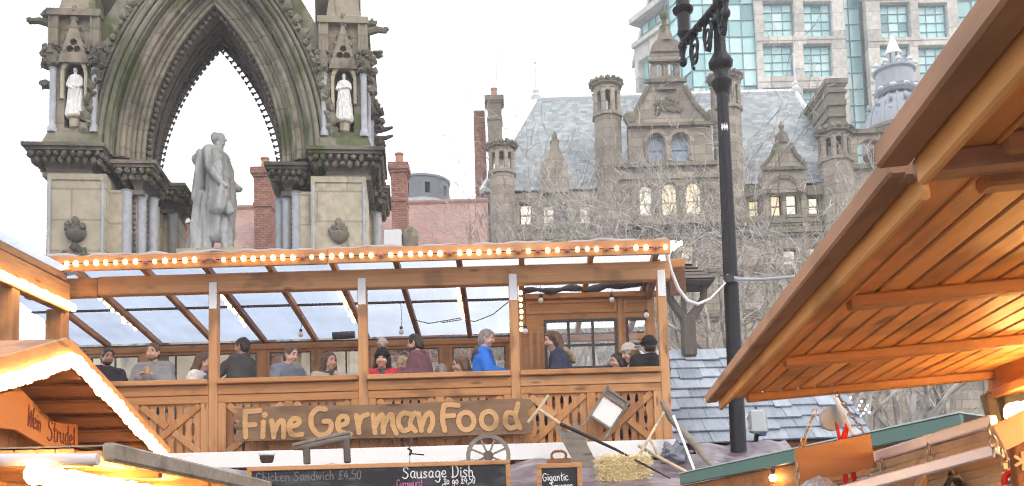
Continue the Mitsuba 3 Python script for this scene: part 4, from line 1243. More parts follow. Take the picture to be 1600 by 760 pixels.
for a, b, nx in ((xa, xb, 3), (xc, xd, 1)):
    mb = MB().poly(sbox(a, wz0, b, wz1).difference(sbox(a + .035, wz0 + .035, b - .035, wz1 - .035)), (0, YP - .015, 0), (1, 0, 0), (0, 0, 1), -.05)
    for i in range(1, nx): mb.span(a + (b - a) * i / nx - .018, a + (b - a) * i / nx + .018, YP, YP + .035, wz0, wz1)
    mb.span(a, b, YP + .001, YP + .034, (wz0 + wz1) / 2 - .03, (wz0 + wz1) / 2)
    k = part(pav, 'porch_window', mb, 'frame_dark')
    scene[numbered(k + '__pane')] = mikit.ply(MB().add([(a, YP + .02, wz0), (b, YP + .02, wz0), (b, YP + .02, wz1), (a, YP + .02, wz1)], [[0, 1, 2], [0, 2, 3]]).tm(), 'window_glass')
part(pav, 'porch_side', MB().span(x0 - .03, x0 + .03, YP + .06, YW, ZF, zt), 'wood_z')
part(pav, 'end_post', MB().bevel((PX[4] - .02, YP + .02, ZF), (PX[4] - .02, YP + .02, zt), .11, .11, up=(0, 1, 0)), 'wood_z')
part(pav, 'end_brace', MB().bevel((PX[4] - .03, YF + .06, ZBT - .02), (PX[4] - .03, YP, zt + .02), .09, .16), 'woodd_y')
# a dark bunched tarpaulin tucked under the roof at the right end
pts = [(x0 + .05 + t * (x1 - x0 + .1), YP - .06 - .05 * math.sin(t * 9), zt + .09 + .05 * t * t * 3 + .02 * math.sin(t * 23)) for t in np.linspace(0, 1, 30)]
part(pav, 'tarpaulin', MB().tube(pts, [.035 + .06 * t ** 2 + .012 * math.sin(t * 40) for t in np.linspace(0, 1, 30)], 8), 'tarp_dark', 50)
# balcony floor, joist ends and the white board along its edge
part(pav, 'floor', MB().span(PX[0] - 1.4, PX[4] + .06, YF - .05, YW + .06, ZF - .10, ZF), 'woodd_x')
for a, b, y in ((at(236, 700, 11.8)[0], at(640, 700, 11.8)[0], 11.775), (at(640, 700, 11.8)[0] + .006, at(1056, 700, 11.8)[0], 11.771)):
    part(pav, 'white_edge_board', MB().bevel((a, y, ZF - .045), (b, y, ZF - .045), .03, .20, b=.005), 'white_paint')
# balustrade
rs = np.random.default_rng(8)


def plank_poly(w, h, left, right, rowsz):
    """a plank outline w x h with lens-shaped half cut-outs on its edges"""
    p = sbox(0, 0, w, h)
    for z in rowsz:
        lens = affinity.scale(Point(0, 0).buffer(1, 4), .020, .085)
        if left: p = p.difference(affinity.translate(lens, 0, z))
        if right: p = p.difference(affinity.translate(lens, w, z))
    return p


def balustrade(parent, x0, x1, y, zf, zr, z_rot=0.0, origin=None):
    """one bay: double top rail, stiles, planks with cut-outs, two crossed braces"""
    M = rotz(z_rot)
    o = np.zeros(3) if origin is None else np.asarray(origin, float)
    def pp(name, mb, mat, par=parent, sm=False):
        k = numbered(par + '__' + name); scene[k] = mikit.ply(moved(mb, M, o), mat, sm); return k
    pp('top_rail', MB().bevel((x0, y - .02, zr - .035), (x1, y - .02, zr - .035), .15, .065, b=.008), wv('x'))
    pp('top_rail', MB().bevel((x0, y, zr - .135), (x1, y, zr - .135), .055, .125, b=.006), wv('x'))
    zt = zr - .20
    pp('frame_rail', MB().bevel((x0, y + .004, zt - .05), (x1, y + .004, zt - .05), .035, .10, b=.005), wv('x'))
    xm = (x0 + x1) / 2
    pp('frame_stile', MB().bevel((x0 + .05, y + .003, zf), (x0 + .05, y + .003, zt - .1), .10, .035, up=(0, 1, 0), b=.004), wv('z'))
    pp('frame_stile', MB().bevel((x1 - .05, y + .003, zf), (x1 - .05, y + .003, zt - .1), .10, .035, up=(0, 1, 0), b=.004), wv('z'))
    pp('frame_stile', MB().bevel((xm, y + .003, zf), (xm, y + .003, zt - .1), .11, .035, up=(0, 1, 0), b=.004), wv('z'))
    h = zt - .1 - zf
    for a, b in ((x0 + .1, xm - .055), (xm + .055, x1 - .1)):
        n = 7
        w = (b - a) / n
        for i in range(n):
            g = plank_poly(w - .004, h, i > 0, i < n - 1, (h * .17, h * .5, h * .83))
            pp('plank', MB().poly(g, (a + i * w + .002, y + .045 + rs.uniform(0, .003), zf), (1, 0, 0), (0, 0, 1), .02), ('wood_z', 'woodb_z', 'woodc_z')[rs.integers(3)])
        for (za, zb), yy in (((0.02, h - .02), .0), ((h - .02, .02), -.001)):
            d = unit((b - a, 0, zb - za))
            q0, q1 = np.array([a + .02, y + .012 + yy, zf + za]), np.array([b - .02, y + .012 + yy, zf + zb])
            segs = ((q0, q1),) if yy == 0 else ((q0, (q0 + q1) / 2 - d * .055), ((q0 + q1) / 2 + d * .055, q1))
            for s0, s1 in segs: pp('cross_brace', MB().bevel(s0, s1, .025, .085, up=np.cross(d, (0, 1, 0)), b=.004), wv('z'))


for a, b in zip(PX, PX[1:]):
    balustrade(pav, a + .058, b - .058, YF - .03, ZF + .05, ZR)
balustrade(pav, PX[0] - 1.2, PX[0] - .058, YF - .03, ZF + .05, ZR)
part(pav, 'corner_frame', MB().span(PX[4] - .12, PX[4] - .059, YF - .02, YF + .02, ZF + .05, ZR), 'wood_z')

# left wing: eave beam running towards us, its posts and rail
xe = -5.52
zw = 4.60
part(pav, 'wing_beam', MB().bevel((xe, YF - .25, zw + .17), (xe - .18, 8.4, zw + .17), .12, .36, b=.01), 'wood_y')
part(pav, 'wing_beam', MB().bevel((xe - .08, YF - .3, zw + .42), (xe - .30, 8.4, zw + .42), .25, .10, b=.01), 'woodb_y')
for u, y, w in ((90, 11.75, .2), (13, 10.6, .17), (-90, 9.4, .17)):
    x = at(u, 500, y)[0]
    part(pav, 'wing_post', MB().bevel((x, y, ZF), (x, y, zw + .02), w, w, up=(0, 1, 0), b=.01), 'wood_z')
part(pav, 'wing_floor', MB().span(-9.5, PX[0] - 1.4, 8.3, YW, ZF - .12, ZF), 'woodd_y')
part(pav, 'wing_rail', MB().bevel((at(42, 545, 10.5)[0], 10.5, 3.72), (-9.4, 10.45, 3.72), .14, .17), 'wood_grey')
part(pav, 'wing_panel', MB().span(-9.4, at(40, 545, 10.5)[0], 10.5, 10.54, ZF, 3.63), 'wood_z')
for y in (8.6, 9.7, 10.8): part(pav, 'wing_rafter', MB().bevel((xe - .1, y, zw + .38), (xe - 3.2, y, zw - .25), .07, .12), 'woodd_x')
part(pav, 'wing_roof', MB().add([(xe + .15, YF - .2, zw + .50), (xe - .05, 8.3, zw + .50), (xe - 3.4, 8.3, zw - .12), (xe - 3.4, YF - .2, zw - .12)], [[0, 1, 2], [0, 2, 3]]), 'roof_sheet')


# ---------------------------------------------------------------- lamps on the pavilion
def bulb_string(name, label, pts, r, dead=(), em=BULB, group='warm bulb strings of the pavilion', cable=.006, drop=(0, 0, 0)):
    k = thing(name, label, 'string light', group)
    part(k, 'cable', MB().tube(pts, cable, 4), 'socket')
    for i, p in enumerate(np.asarray(pts, float)):
        q = p + np.asarray(drop)
        if i in dead:
            scene[numbered(k + '__dead_bulb')] = mikit.ply(MB().ball(q, (r, r, r * 1.1)).tm(), 'bulb_dead', True)
        else:
            scene[numbered(k + '__bulb')] = mikit.ply(MB().ball(q + rs.uniform(-.15, .15, 3) * r, np.array((1, 1, 1.2)) * r * rs.uniform(.85, 1.1)).tm(), 'bulb_glass', True, **(em if rs.random() < .75 else dim(em)))
    return k


def dim(em):
    c = em['emitter']['radiance']['value']
    return bulbs_emit(c, .6)


nb = 68
ub = np.linspace(12, 1040, nb)
pts = []
for u in ub:
    x = at(u, 392, YFA - .05)[0]
    pts.append((x, YFA - .05, (zfa0 + zfa1) / 2 - .01))
dead = {0, 14, 20, 21, 30, 38, 45, 52, 54, 57, 61, 63, 66}
bulb_string('bulb_string', 'long row of round warm bulbs along the pavilion roof edge', pts, .031, dead)
for n, i in enumerate((1, 3, 5, 7, 9)):
    x = RX[i] - .075
    pp = [(x + rs.uniform(-.02, .02), y, roofz(y) + .02 + rs.uniform(-.02, .02)) for y in np.linspace(12.16, 13.9 if i < 9 else 12.55, 13 if i < 9 else 5)]
    lab = ['short bulb string glowing along the first rafter, leftmost under the balcony roof', 'bulb string along the rafter left of the second post', 'bulb string along the rafter above the man in grey-blue',
           'bulb string along the rafter above the woman in the bobble hat', 'short bulb string above the porch window'][n]
    bulb_string('bulb_string', lab, pp, .031, (0, 1) if i in (3, 5) else (), STRIPB)
x = PX[3] + .1
bulb_string('bulb_string', 'short bulb string hanging at the fourth post, beside the porch', [(x, YF + .35 + t * .2, ZBB - .02 - t * .45) for t in np.linspace(0, 1, 7)], .026, (), STRIPB)
p0, p1 = at(1046, 392, 11.6), at(1064, 380, 12.6)
bulb_string('bulb_string', 'short bulb string round the right end of the pavilion roof', [p0 + (p1 - p0) * t for t in np.linspace(.3, 1, 5)], .03, (), STRIPB)
part(pav, 'gable_return', MB().bevel((at(1058, 408, 12.0)[0], 12.1, at(1058, 408, 12.0)[2]), (at(1066, 408, 13.2)[0], 13.6, at(1058, 408, 12.0)[2]), .22, .11), 'wood_y')
# wing string: a close row of bulbs under the eave beam
pts = [np.array([xe + .10, YF - .25, zw + .06]) * (1 - t) + np.array([xe - .05, 9.4, zw + .06]) * t for t in np.linspace(0, 1, 34)]
bulb_string('bulb_string', 'close-set blazing bulb row under the eave beam of the left wing', pts, .042, (), bulbs_emit((1.0, .62, .24), 1.9))
# loose white festoon lamps
for i, (u, v, y, lab) in enumerate(((470, 523, 13.4, 'white globe lamp hanging above the man in grey-blue'), (627, 519, 13.3, 'white globe lamp hanging above the man in maroon'), (845, 470, 12.85, 'white globe lamp at the upper left corner of the porch'),
                                    (956, 469, 12.85, 'white globe lamp above the porch window, right of the bulb string'), (1010, 493, 12.7, 'tilted white lamp beside the right-hand porch window'), (821, 518, 12.85, 'white globe lamp on the porch wall beside the fourth post'))):
    p = at(u, v, y)
    k = thing('globe_lamp', lab, 'lamp', 'white globe lamps on the balcony')
    part(k, 'globe', MB().ball(p, (.036, .036, .040), 2), 'bulb_white', True)
    part(k, 'holder', MB().lathe([(.02, .03), (.022, .07), (.01, .08)], p, 8), 'socket')
    part(k, 'flex', MB().tube([p + (0, 0, .075), p + (.01, .02, .16), (p[0], p[1], max(p[2] + .2, roofz(y) + .04))], .004, 4), 'socket')
# slack cables under the roof
for lab, P in (('thin dark cable looping under the roof to the fourth post', [(690, 505, 13.5), (722, 500, 13.4), (742, 503, 13.2), (770, 492, 13.0), (797, 470, 12.4)]), ('pale cable sagging below the roof sheets behind the third post', [(645, 500, 13.6), (670, 506, 13.6), (700, 501, 13.6), (722, 497, 13.5)])):
    solo('cable', MB().tube([at(*q) for q in P], .007, 5), 'socket', lab, 'cable', smooth=40)
p = at(536, 525, 13.7)
k = thing('patio_heater', 'dark cylindrical heater fixed under the back wall plate above the long-haired woman', 'heater')
part(k, 'body', MB().tube([p + (-.15, 0, 0), p + (.17, 0, .01)], .055, 14), plain('heater_dark', (.05, .05, .08), .35, .5), 40)
part(k, 'bracket', MB().bar(p + (0, 0, .05), p + (0, .28, .1), .03, .03), 'frame_dark')

# ---------------------------------------------------------------- lettering by strokes
def strokes(lines, w, res=6):
    return unary_union([LineString(l).buffer(w / 2, res) if len(l) > 1 else Point(l[0]).buffer(w * .62, res) for l in lines])


def curve(pts, n=5):
    """Catmull-Rom through the points"""
    P = np.array([pts[0]] + list(pts) + [pts[-1]], float)
    out = []
    for i in range(1, len(P) - 2):
        for t in np.linspace(0, 1, n, endpoint=False):
            a, b, c, d = P[i - 1:i + 3]
            out.append(.5 * (2 * b + (c - a) * t + (2 * a - 5 * b + 4 * c - d) * t * t + (3 * b - a - 3 * c + d) * t ** 3))
    out.append(P[-2])
    return [tuple(p) for p in out]


G = {  # handwriting: advance, strokes in a box with capitals 1 high and small letters .55
    'S': (.62, [[(.52, .86), (.36, 1), (.14, .9), (.12, .7), (.34, .54), (.5, .36), (.44, .1), (.2, 0), (.02, .12)]]),
    'a': (.52, [[(.42, .5), (.2, .55), (.05, .28), (.16, .02), (.34, .08), (.43, .5)], [(.43, .5), (.4, .15), (.5, 0)]]),
    'u': (.52, [[(.05, .54), (.06, .15), (.2, 0), (.38, .12), (.43, .54)], [(.43, .54), (.42, .1), (.5, 0)]]),
    's': (.42, [[(.36, .48), (.2, .56), (.08, .42), (.22, .28), (.34, .14), (.2, 0), (.02, .07)]]),
    'g': (.52, [[(.42, .48), (.2, .55), (.05, .3), (.16, .04), (.34, .1), (.43, .5)], [(.43, .5), (.42, -.2), (.25, -.4), (.04, -.26)]]),
    'e': (.48, [[(.06, .26), (.36, .32), (.34, .52), (.16, .54), (.04, .28), (.14, .02), (.42, .08)]]),
    'D': (.68, [[(.1, .98), (.12, 0)], [(.02, .98), (.4, .94), (.58, .6), (.5, .16), (.2, -.02), (.02, .02)]]),
    'i': (.2, [[(.1, .5), (.1, .02)], [(.1, .76)]]),
    'h': (.52, [[(.08, 1), (.08, 0)], [(.08, .34), (.24, .54), (.38, .42), (.42, 0)]]),
    'C': (.62, [[(.54, .82), (.36, 1), (.1, .8), (.04, .4), (.2, .02), (.54, .14)]]),
    'r': (.36, [[(.08, .54), (.08, 0)], [(.08, .32), (.2, .52), (.34, .5)]]),
    'y': (.48, [[(.04, .54), (.1, .2), (.26, .14), (.4, .54)], [(.4, .54), (.34, -.1), (.16, -.4), (.02, -.3)]]),
    'w': (.62, [[(.03, .54), (.12, .04), (.28, .44), (.42, .04), (.56, .56)]]),
    't': (.36, [[(.17, .92), (.15, .1), (.3, .02)], [(.0, .6), (.34, .62)]]),
    'o': (.50, [[(.24, .54), (.06, .36), (.08, .08), (.28, .0), (.42, .22), (.36, .48), (.22, .54)]]),
    'p': (.50, [[(.07, .52), (.07, -.4)], [(.07, .4), (.28, .55), (.42, .3), (.28, .02), (.08, .1)]]),
    'n': (.52, [[(.08, .54), (.08, 0)], [(.08, .34), (.24, .54), (.38, .42), (.42, 0)]]),
    'k': (.48, [[(.08, 1), (.08, 0)], [(.38, .54), (.1, .26), (.42, 0)]]),
    'd': (.52, [[(.42, .48), (.2, .55), (.05, .28), (.18, .02), (.38, .1)], [(.42, 1), (.41, .1), (.5, 0)]]),
    'c': (.44, [[(.38, .46), (.2, .55), (.05, .28), (.16, .01), (.4, .08)]]),
    'l': (.2, [[(.1, 1), (.1, 0)]]), 'm': (.72, [[(.06, .54), (.06, 0)], [(.06, .36), (.2, .54), (.32, .4), (.34, 0)], [(.34, .36), (.5, .54), (.62, .4), (.64, 0)]]),
    'G': (.68, [[(.58, .84), (.38, 1), (.1, .8), (.05, .36), (.24, .02), (.54, .12), (.58, .42), (.36, .44)]]),
    'W': (.86, [[(.02, 1), (.2, 0), (.42, .8), (.62, 0), (.82, 1)]]), 'E': (.52, [[(.46, 1), (.06, .98), (.06, 0), (.48, .02)], [(.06, .52), (.4, .54)]]), 'L': (.48, [[(.06, 1), (.06, 0), (.46, .02)]]),
    '4': (.50, [[(.3, .95), (.03, .32), (.46, .34)], [(.34, .6), (.32, 0)]]), ',': (.18, [[(.1, .06), (.04, -.14)]]),
    '5': (.50, [[(.44, .95), (.12, .95), (.1, .56), (.34, .56), (.42, .26), (.24, 0), (.03, .1)]]), '0': (.50, [[(.24, .95), (.06, .6), (.1, .12), (.28, 0), (.42, .3), (.4, .74), (.24, .95)]]),
    '£': (.54, [[(.48, .82), (.32, .95), (.2, .78), (.24, .3), (.06, .02), (.48, .06)], [(.08, .46), (.4, .48)]]), ' ': (.30, []), '*': (.3, [[(.12, .24)]]),
}


def writing(text, h, w, seed=0, squeeze=1.0):
    """handwritten text as a shapely outline, baseline at 0, starting at x = 0"""
    r = np.random.default_rng(seed)
    x, lines = 0.0, []
    for ch in text:
        adv, sts = G[ch]
        dy, k = r.uniform(-.03, .03), r.uniform(.94, 1.08)
        for s in sts:
            pts = [(x + px_ * squeeze * k, py * k + dy) for px_, py in s]
            lines.append([(a * h, b * h) for a, b in (curve(pts, 4) if len(pts) > 2 else pts)])
        x += (adv + .07) * squeeze
    return strokes(lines, w, 3), x * h


# ---------------------------------------------------------------- the name board
YS = 11.80
so = at(366, 690, YS)
sgn = thing('name_board', 'long rough wooden name board with pale carved letters, fixed to the balcony front', 'sign')
s2 = lambda u, v: ((u - 366) * YS / FPX, so[2] * 0 + at(u, v, YS)[2] - so[2])
top = [s2(u, v) for u, v in ((366, 640), (380, 638), (440, 636), (500, 634), (560, 634), (630, 632), (700, 629), (760, 626), (815, 624), (834, 626), (838, 634), (830, 640), (826, 648), (833, 654), (838, 660), (836, 672), (834, 678))]
bot = [s2(u, v) for u, v in ((820, 679), (740, 681), (640, 685), (560, 686), (480, 688), (400, 690), (368, 690), (367, 682), (376, 676), (368, 670), (367, 664), (378, 660), (367, 655), (368, 648), (380, 644))]
part(sgn, 'board', MB().poly(Polygon(top + bot).buffer(0), (so[0], YS, so[2]), (1, 0, 0), (0, 0, 1), .05), 'wood_sign')
A = lambda x, y: s2(350 + x / 5.926, 610 + y / 5.926)
Bq = lambda x, y: s2(600 + x / 6.154, 600 + y / 6.154)
LET = [('F', [[A(212, 205), A(208, 320), A(215, 440)], [A(212, 205), A(280, 202), A(345, 196)], [A(225, 330), A(300, 325)]]),
       ('i', [[A(378, 300), A(372, 438)], [A(390, 235)]]),
       ('n', [[A(455, 290), A(475, 440)], [A(480, 400), A(510, 320), A(552, 286), A(568, 340), A(565, 440)]]),
       ('e', [[A(622, 350), A(700, 322), A(706, 278), A(650, 272), A(618, 340), A(645, 418), A(735, 415)]]),
       ('G', [[A(955, 185), A(885, 180), A(826, 240), A(826, 340), A(890, 418), A(975, 405), A(1010, 340), A(990, 296), A(942, 296)]]),
       ('e', [[A(1075, 335), A(1150, 312), A(1150, 255), A(1095, 255), A(1066, 320), A(1095, 392), A(1185, 412)]]),
       ('r', [[A(1243, 240), A(1265, 400)], [A(1262, 330), A(1290, 256), A(1345, 233)]]),
       ('m', [[A(1398, 235), A(1412, 400)], [A(1418, 340), A(1450, 260), A(1486, 245), A(1490, 395)], [A(1498, 330), A(1540, 250), A(1572, 236), A(1580, 330), A(1612, 405)]]),
       ('a', [[Bq(275, 300), Bq(200, 290), Bq(152, 370), Bq(195, 455), Bq(258, 440)], [Bq(312, 288), Bq(268, 390), Bq(318, 460)]]),
       ('n', [[Bq(350, 295), Bq(376, 455)], [Bq(385, 400), Bq(415, 320), Bq(466, 288), Bq(488, 370), Bq(455, 460)]]),
       ('F', [[Bq(598, 215), Bq(580, 340), Bq(602, 455)], [Bq(600, 212), Bq(665, 208), Bq(735, 215)], [Bq(610, 318), Bq(690, 312)]]),
       ('o', [[Bq(810 + 74 * math.cos(t), 365 + 84 * math.sin(t)) for t in np.linspace(-1.6, 4.7, 13)]]),
       ('o', [[Bq(1028 + 74 * math.cos(t), 355 + 84 * math.sin(t)) for t in np.linspace(-1.6, 4.7, 13)]]),
       ('d', [[Bq(1262, 292), Bq(1205, 288), Bq(1182, 370), Bq(1225, 432), Bq(1282, 420)], [Bq(1312, 200), Bq(1286, 320), Bq(1325, 430)]])]
for nm, ls in LET:
    g = strokes([curve(l, 5) if len(l) > 2 else l for l in ls], .062, 6).simplify(.0015)
    part(sgn, 'letter', MB().poly(g, (so[0], YS - .05, so[2]), (1, 0, 0), (0, 0, 1), .012), 'wood_letter')
for u in (420, 640, 800):
    part(sgn, 'hanger', MB().span(at(u, 660, YS)[0] - .01, at(u, 660, YS)[0] + .01, YS + .001, YF - .035, so[2] + .2, so[2] + .23), 'socket')


# ---------------------------------------------------------------- lower food stall with its tarpaulin roof
def tarpfn(p, n, uv):
    a = mikit.fbm(p.x * 1.6, p.y * 3, p.z * 3, 4)
    b = mikit.fbm(p.x * 7, p.y * 9, 2, 3)
    return mikit.mix((.115, .085, .105), (.27, .235, .27), mikit.smoothstep(.35, .7, a + .3 * (b - .5)))


bsdf('tarp_purple', {'type': 'principled', 'base_color': mikit.proc(tarpfn), 'roughness': .3, 'specular': .6})
stl = thing('food_stall', 'lower food stall with wrinkled purple-grey tarpaulin roof below the white edge board', 'stall')


def wrinkled(x0, x1, y0, z0, y1, z1, nx, ny, amp, seed, sag=0.0):
    """a sheet with folds from the edge (y0, z0) to (y1, z1), two skins"""
    X, V = np.meshgrid(np.linspace(x0, x1, nx), np.linspace(0, 1, ny))
    P = np.stack([X, y0 + (y1 - y0) * V, z0 + (z1 - z0) * V], -1)
    q = np.stack([X * 2.2, V * 2.0 + seed, X * 0], -1)
    h = (meshkit.fbm(q, 4, seed) - .5) * amp + np.abs(np.sin(X * 4.2 + 2 * meshkit.noise(q * .7, seed))) * amp * .5 * (1 - V)
    P[..., 2] += h - sag * np.sin(V * np.pi)
    v = P.reshape(-1, 3)
    i, j = np.meshgrid(np.arange(ny - 1), np.arange(nx - 1), indexing='ij')
    a = (i * nx + j).ravel()
    f = np.vstack([np.stack([a, a + 1, a + nx + 1], 1), np.stack([a, a + nx + 1, a + nx], 1)])
    return MB().add(v, f[:, ::-1]).add(v - (0, 0, .012), f)


part(stl, 'roof_sheet', wrinkled(-4.6, 2.35, 11.74, 2.555, 10.45, 2.14, 150, 26, .085, 3, .03), 'tarp_purple', True)
part(stl, 'side_sheet', wrinkled(2.36, 3.6, 12.6, 2.78, 11.3, 2.28, 40, 20, .16, 9, .03), 'tarp_purple', True)
part(stl, 'front_beam', MB().bevel((-4.6, 10.42, 2.10), (2.3, 10.42, 2.10), .08, .12), 'wood_x')
for x in (-4.5, -2.2, .1, 2.25): part(stl, 'post', MB().bevel((x, 10.5, 0), (x, 10.5, 2.04), .1, .1, up=(0, 1, 0)), 'wood_z')
for x in (-4.5, -2.2, .1, 2.25): part(stl, 'back_post', MB().bevel((x, 11.9, 0), (x, 11.9, ZF - .13), .14, .14, up=(0, 1, 0)), 'wood_z')
part(stl, 'counter', MB().span(-4.5, 2.2, 10.2, 10.9, .95, 1.02).span(-4.45, 2.15, 10.3, 10.34, 0, .95), 'wood_x')
part(stl, 'back_wall', MB().span(-4.6, 2.3, 12.3, 12.36, 0, ZF - .13), 'woodd_x')


def slate_board(name, label, u0, u1, vt, Y, h, texts, fw=.05, slope=0.0):
    """a framed blackboard; texts: (string, u, v of baseline, height, stroke, material)"""
    k = thing(name, label, 'chalkboard')
    p0, p1 = at(u0, vt, Y), at(u1, vt - slope, Y)
    x0, x1, zt = p0[0], p1[0], (p0[2] + p1[2]) / 2
    part(k, 'slate', MB().span(x0 + fw * .6, x1 - fw * .6, Y + .002, Y + .02, zt - h + fw * .6, zt - fw * .6), 'slate_black')
    for q0, q1, up in (((x0, Y, zt - fw / 2), (x1, Y, zt - fw / 2), (0, 0, 1)), ((x0, Y, zt - h + fw / 2), (x1, Y, zt - h + fw / 2), (0, 0, 1)), ((x0 + fw / 2, Y, zt - h + fw), (x0 + fw / 2, Y, zt - fw), (1, 0, 0)), ((x1 - fw / 2, Y, zt - h + fw), (x1 - fw / 2, Y, zt - fw), (1, 0, 0))):
        part(k, 'frame', MB().bevel(q0, q1, .035, fw, up=up, b=.006), 'woodb_x')
    for i, (t, u, v, hh, sw, m, sq) in enumerate(texts):
        g, L = writing(t, hh, sw, i + 3, sq)
        o = at(u, v, Y)
        part(k, 'lettering', MB().poly(g, (o[0], Y + .0015, o[2]), (1, 0, 0), (0, 0, 1), .003), m)
    return k, x0, x1, zt


def slatefn(p, n, uv):
    a = mikit.fbm(p.x * 2.1, p.z * 6, 1, 4)
    return mi.Color3f(.014, .015, .022) * (.8 + .6 * a) + mi.Color3f(.05, .05, .06) * mikit.smoothstep(.55, .8, a)


bsdf('slate_black', {'type': 'principled', 'base_color': mikit.proc(slatefn), 'roughness': .55, 'specular': .35})
plain('chalk_white', (.62, .62, .66), .9)
plain('chalk_faint', (.16, .15, .15), .9)
plain('chalk_pink', (.42, .13, .30), .9)
YC = 10.35
kb, bx0, bx1, bzt = slate_board('chalkboard', 'long black menu chalkboard in a light wooden frame with white and pink handwriting', 386, 797, 730, YC, .95,
            [('Sausage Dish', 629, 748, .125, .013, 'chalk_white', .95), ('Currywurst', 620, 762, .08, .009, 'chalk_pink', .66), ('to go £4,50', 694, 757, .08, .009, 'chalk_white', .78), ('Chicken Sandwich £4,50', 400, 753, .095, .011, 'chalk_faint', 1.04),
             ('Sausage', 690, 770, .085, .010, 'chalk_white', 1)], slope=11)
for x in (bx0 + .3, bx1 - .3): part(kb, 'stay', MB().bar((x, YC + .02, bzt - .5), (x, 10.42, bzt - .5), .03, .03), 'wood_x')
k2, cx0, cx1, czt = slate_board('chalkboard', 'small black chalkboard in a carved brown wooden frame, beside the long menu board', 838, 909, 724, YC, .55,
            [('Gigantic', 848, 752, .085, .010, 'chalk_white', .82), ('Sausage', 860, 765, .075, .009, 'chalk_white', .8)], fw=.055)
mb = MB()
cxm = (cx0 + cx1) / 2
for sg in (-1, 1):
    mb.tube([(cxm + sg * (.02 + .06 * math.sin(t)), YC, czt + .03 + .05 * (1 - math.cos(t))) for t in np.linspace(0, 3.6, 10)], .016, 6)
mb.span(cxm - .13, cxm + .13, YC - .015, YC + .015, czt, czt + .04)
part(k2, 'carved_crest', mb, 'woodd_x', 40)

# ---------------------------------------------------------------- things on the stall roof
p = at(417, 722, 10.42)
k = thing('pot', 'small dark pot with a pale rim left of the wooden trough', 'pot')
part(k, 'bowl', MB().lathe([(.062, -.01), (.075, .03), (.078, .065), (.07, .07)], p, 16), plain('pot_dark', (.06, .03, .03), .5), 40)
part(k, 'rim', MB().lathe([(.078, .062), (.088, .07), (.088, .095), (.08, .10), (.068, .09)], p, 16), 'zinc_plate', 40)
k = thing('trough', 'weathered wooden water trough tilted on two dark posts above the chalkboard', 'trough')
for u, v0, v1 in ((480, 695, 726), (543, 684, 724)):
    a, b = at(u, v1, 10.45), at(u, v0, 10.45)
    part(k, 'leg', MB().bevel(a, (a[0] - .01, a[1], b[2]), .07, .07, up=(0, 1, 0), b=.01), 'wood_dark')
a, b = at(458, 701, 10.45), at(549, 681, 10.45)
pts = [a + (b - a) * t for t in np.linspace(0, 1, 8)]
part(k, 'channel', MB().tube(pts, [.02, .045, .05, .052, .05, .055, .05, .04], 8), 'wood_grey', 45)
part(k, 'lip', MB().bevel(a + (0, -.05, .03), b + (0, -.05, .035), .02, .035), 'wood_greyz')
p = at(640, 712, 10.5)
k = thing('bracket', 'small dark iron hook lying on the white board edge', 'hook')
part(k, 'hook', MB().tube([p, p + (.02, 0, .05), p + (-.02, 0, .08)], .014, 6).tube([p + (0, 0, .02), p + (.16, 0, .0)], .008, 5), 'iron_black', 40)
# cart wheel
Yw = 10.55
c = at(763, 713, Yw)
k = thing('cart_wheel', 'old bleached wooden cart wheel standing behind the chalkboard corner', 'wheel')
R = .245
mb = MB(); n = 40
rr = [(R - .045, -.02), (R, -.02), (R, .02), (R - .045, .02)]
v, f = [], []
for i in range(n):
    t = i * 2 * math.pi / n
    v += [(c[0] + r * math.cos(t), Yw + y, c[2] + r * math.sin(t)) for r, y in rr]
for i in range(n):
    for j in range(4):
        A0, B0 = i * 4 + j, i * 4 + (j + 1) % 4
        A1, B1 = ((i + 1) % n) * 4 + j, ((i + 1) % n) * 4 + (j + 1) % 4
        f += [[A0, B0, B1], [A0, B1, A1]]
part(k, 'rim', mb.add(v, f), 'wood_grey', 30)
part(k, 'hub', MB().tube([(c[0], Yw - .05, c[2]), (c[0], Yw + .05, c[2])], .055, 14), 'wood_dark', 40)
for i in range(8):
    t = i * math.pi / 4 + math.pi / 8
    d = np.array([math.cos(t), 0, math.sin(t)])
    part(k, 'spoke', MB().bar(c + d * .05, c + d * (R - .04), .022, .022, up=(0, 1, 0)), 'wood_grey')
# long T-handled tool
k = thing('peat_cutter', 'long T-handled iron tool with pale wooden grip leaning across the straw bale', 'tool')
a, b, c_, d_ = at(842, 640, 11.45), at(876, 663, 11.35), at(960, 702, 11.0), at(1047, 748, 10.6)
part(k, 'shaft', MB().tube([b, b * .5 + c_ * .5, c_, d_], [.022, .02, .016, .008], 8), 'iron_black', 40)
part(k, 'wooden_neck', MB().tube([a, b], .02, 8), 'wood_pale', 40)
part(k, 'grip', MB().tube([at(825, 661, 11.45), a, at(857, 618, 11.45)], [.018, .024, .018], 8), 'wood_pale', 40)
# weathered plank with notched top
P = [at(u, v, 11.4) for u, v in ((866, 666), (876, 672), (893, 676), (896, 661), (904, 668), (908, 676), (936, 733), (928, 740), (908, 745))]
o = P[0]
k = solo('weathered_board', MB().poly(Polygon([(q[0] - o[0], q[2] - o[2]) for q in P]).buffer(0), (o[0], 11.4, o[2]), (1, 0, 0), (0, .0, 1), .035), 'wood_grey', 'weathered grey notched board leaning on the balcony front left of the bale', 'board')
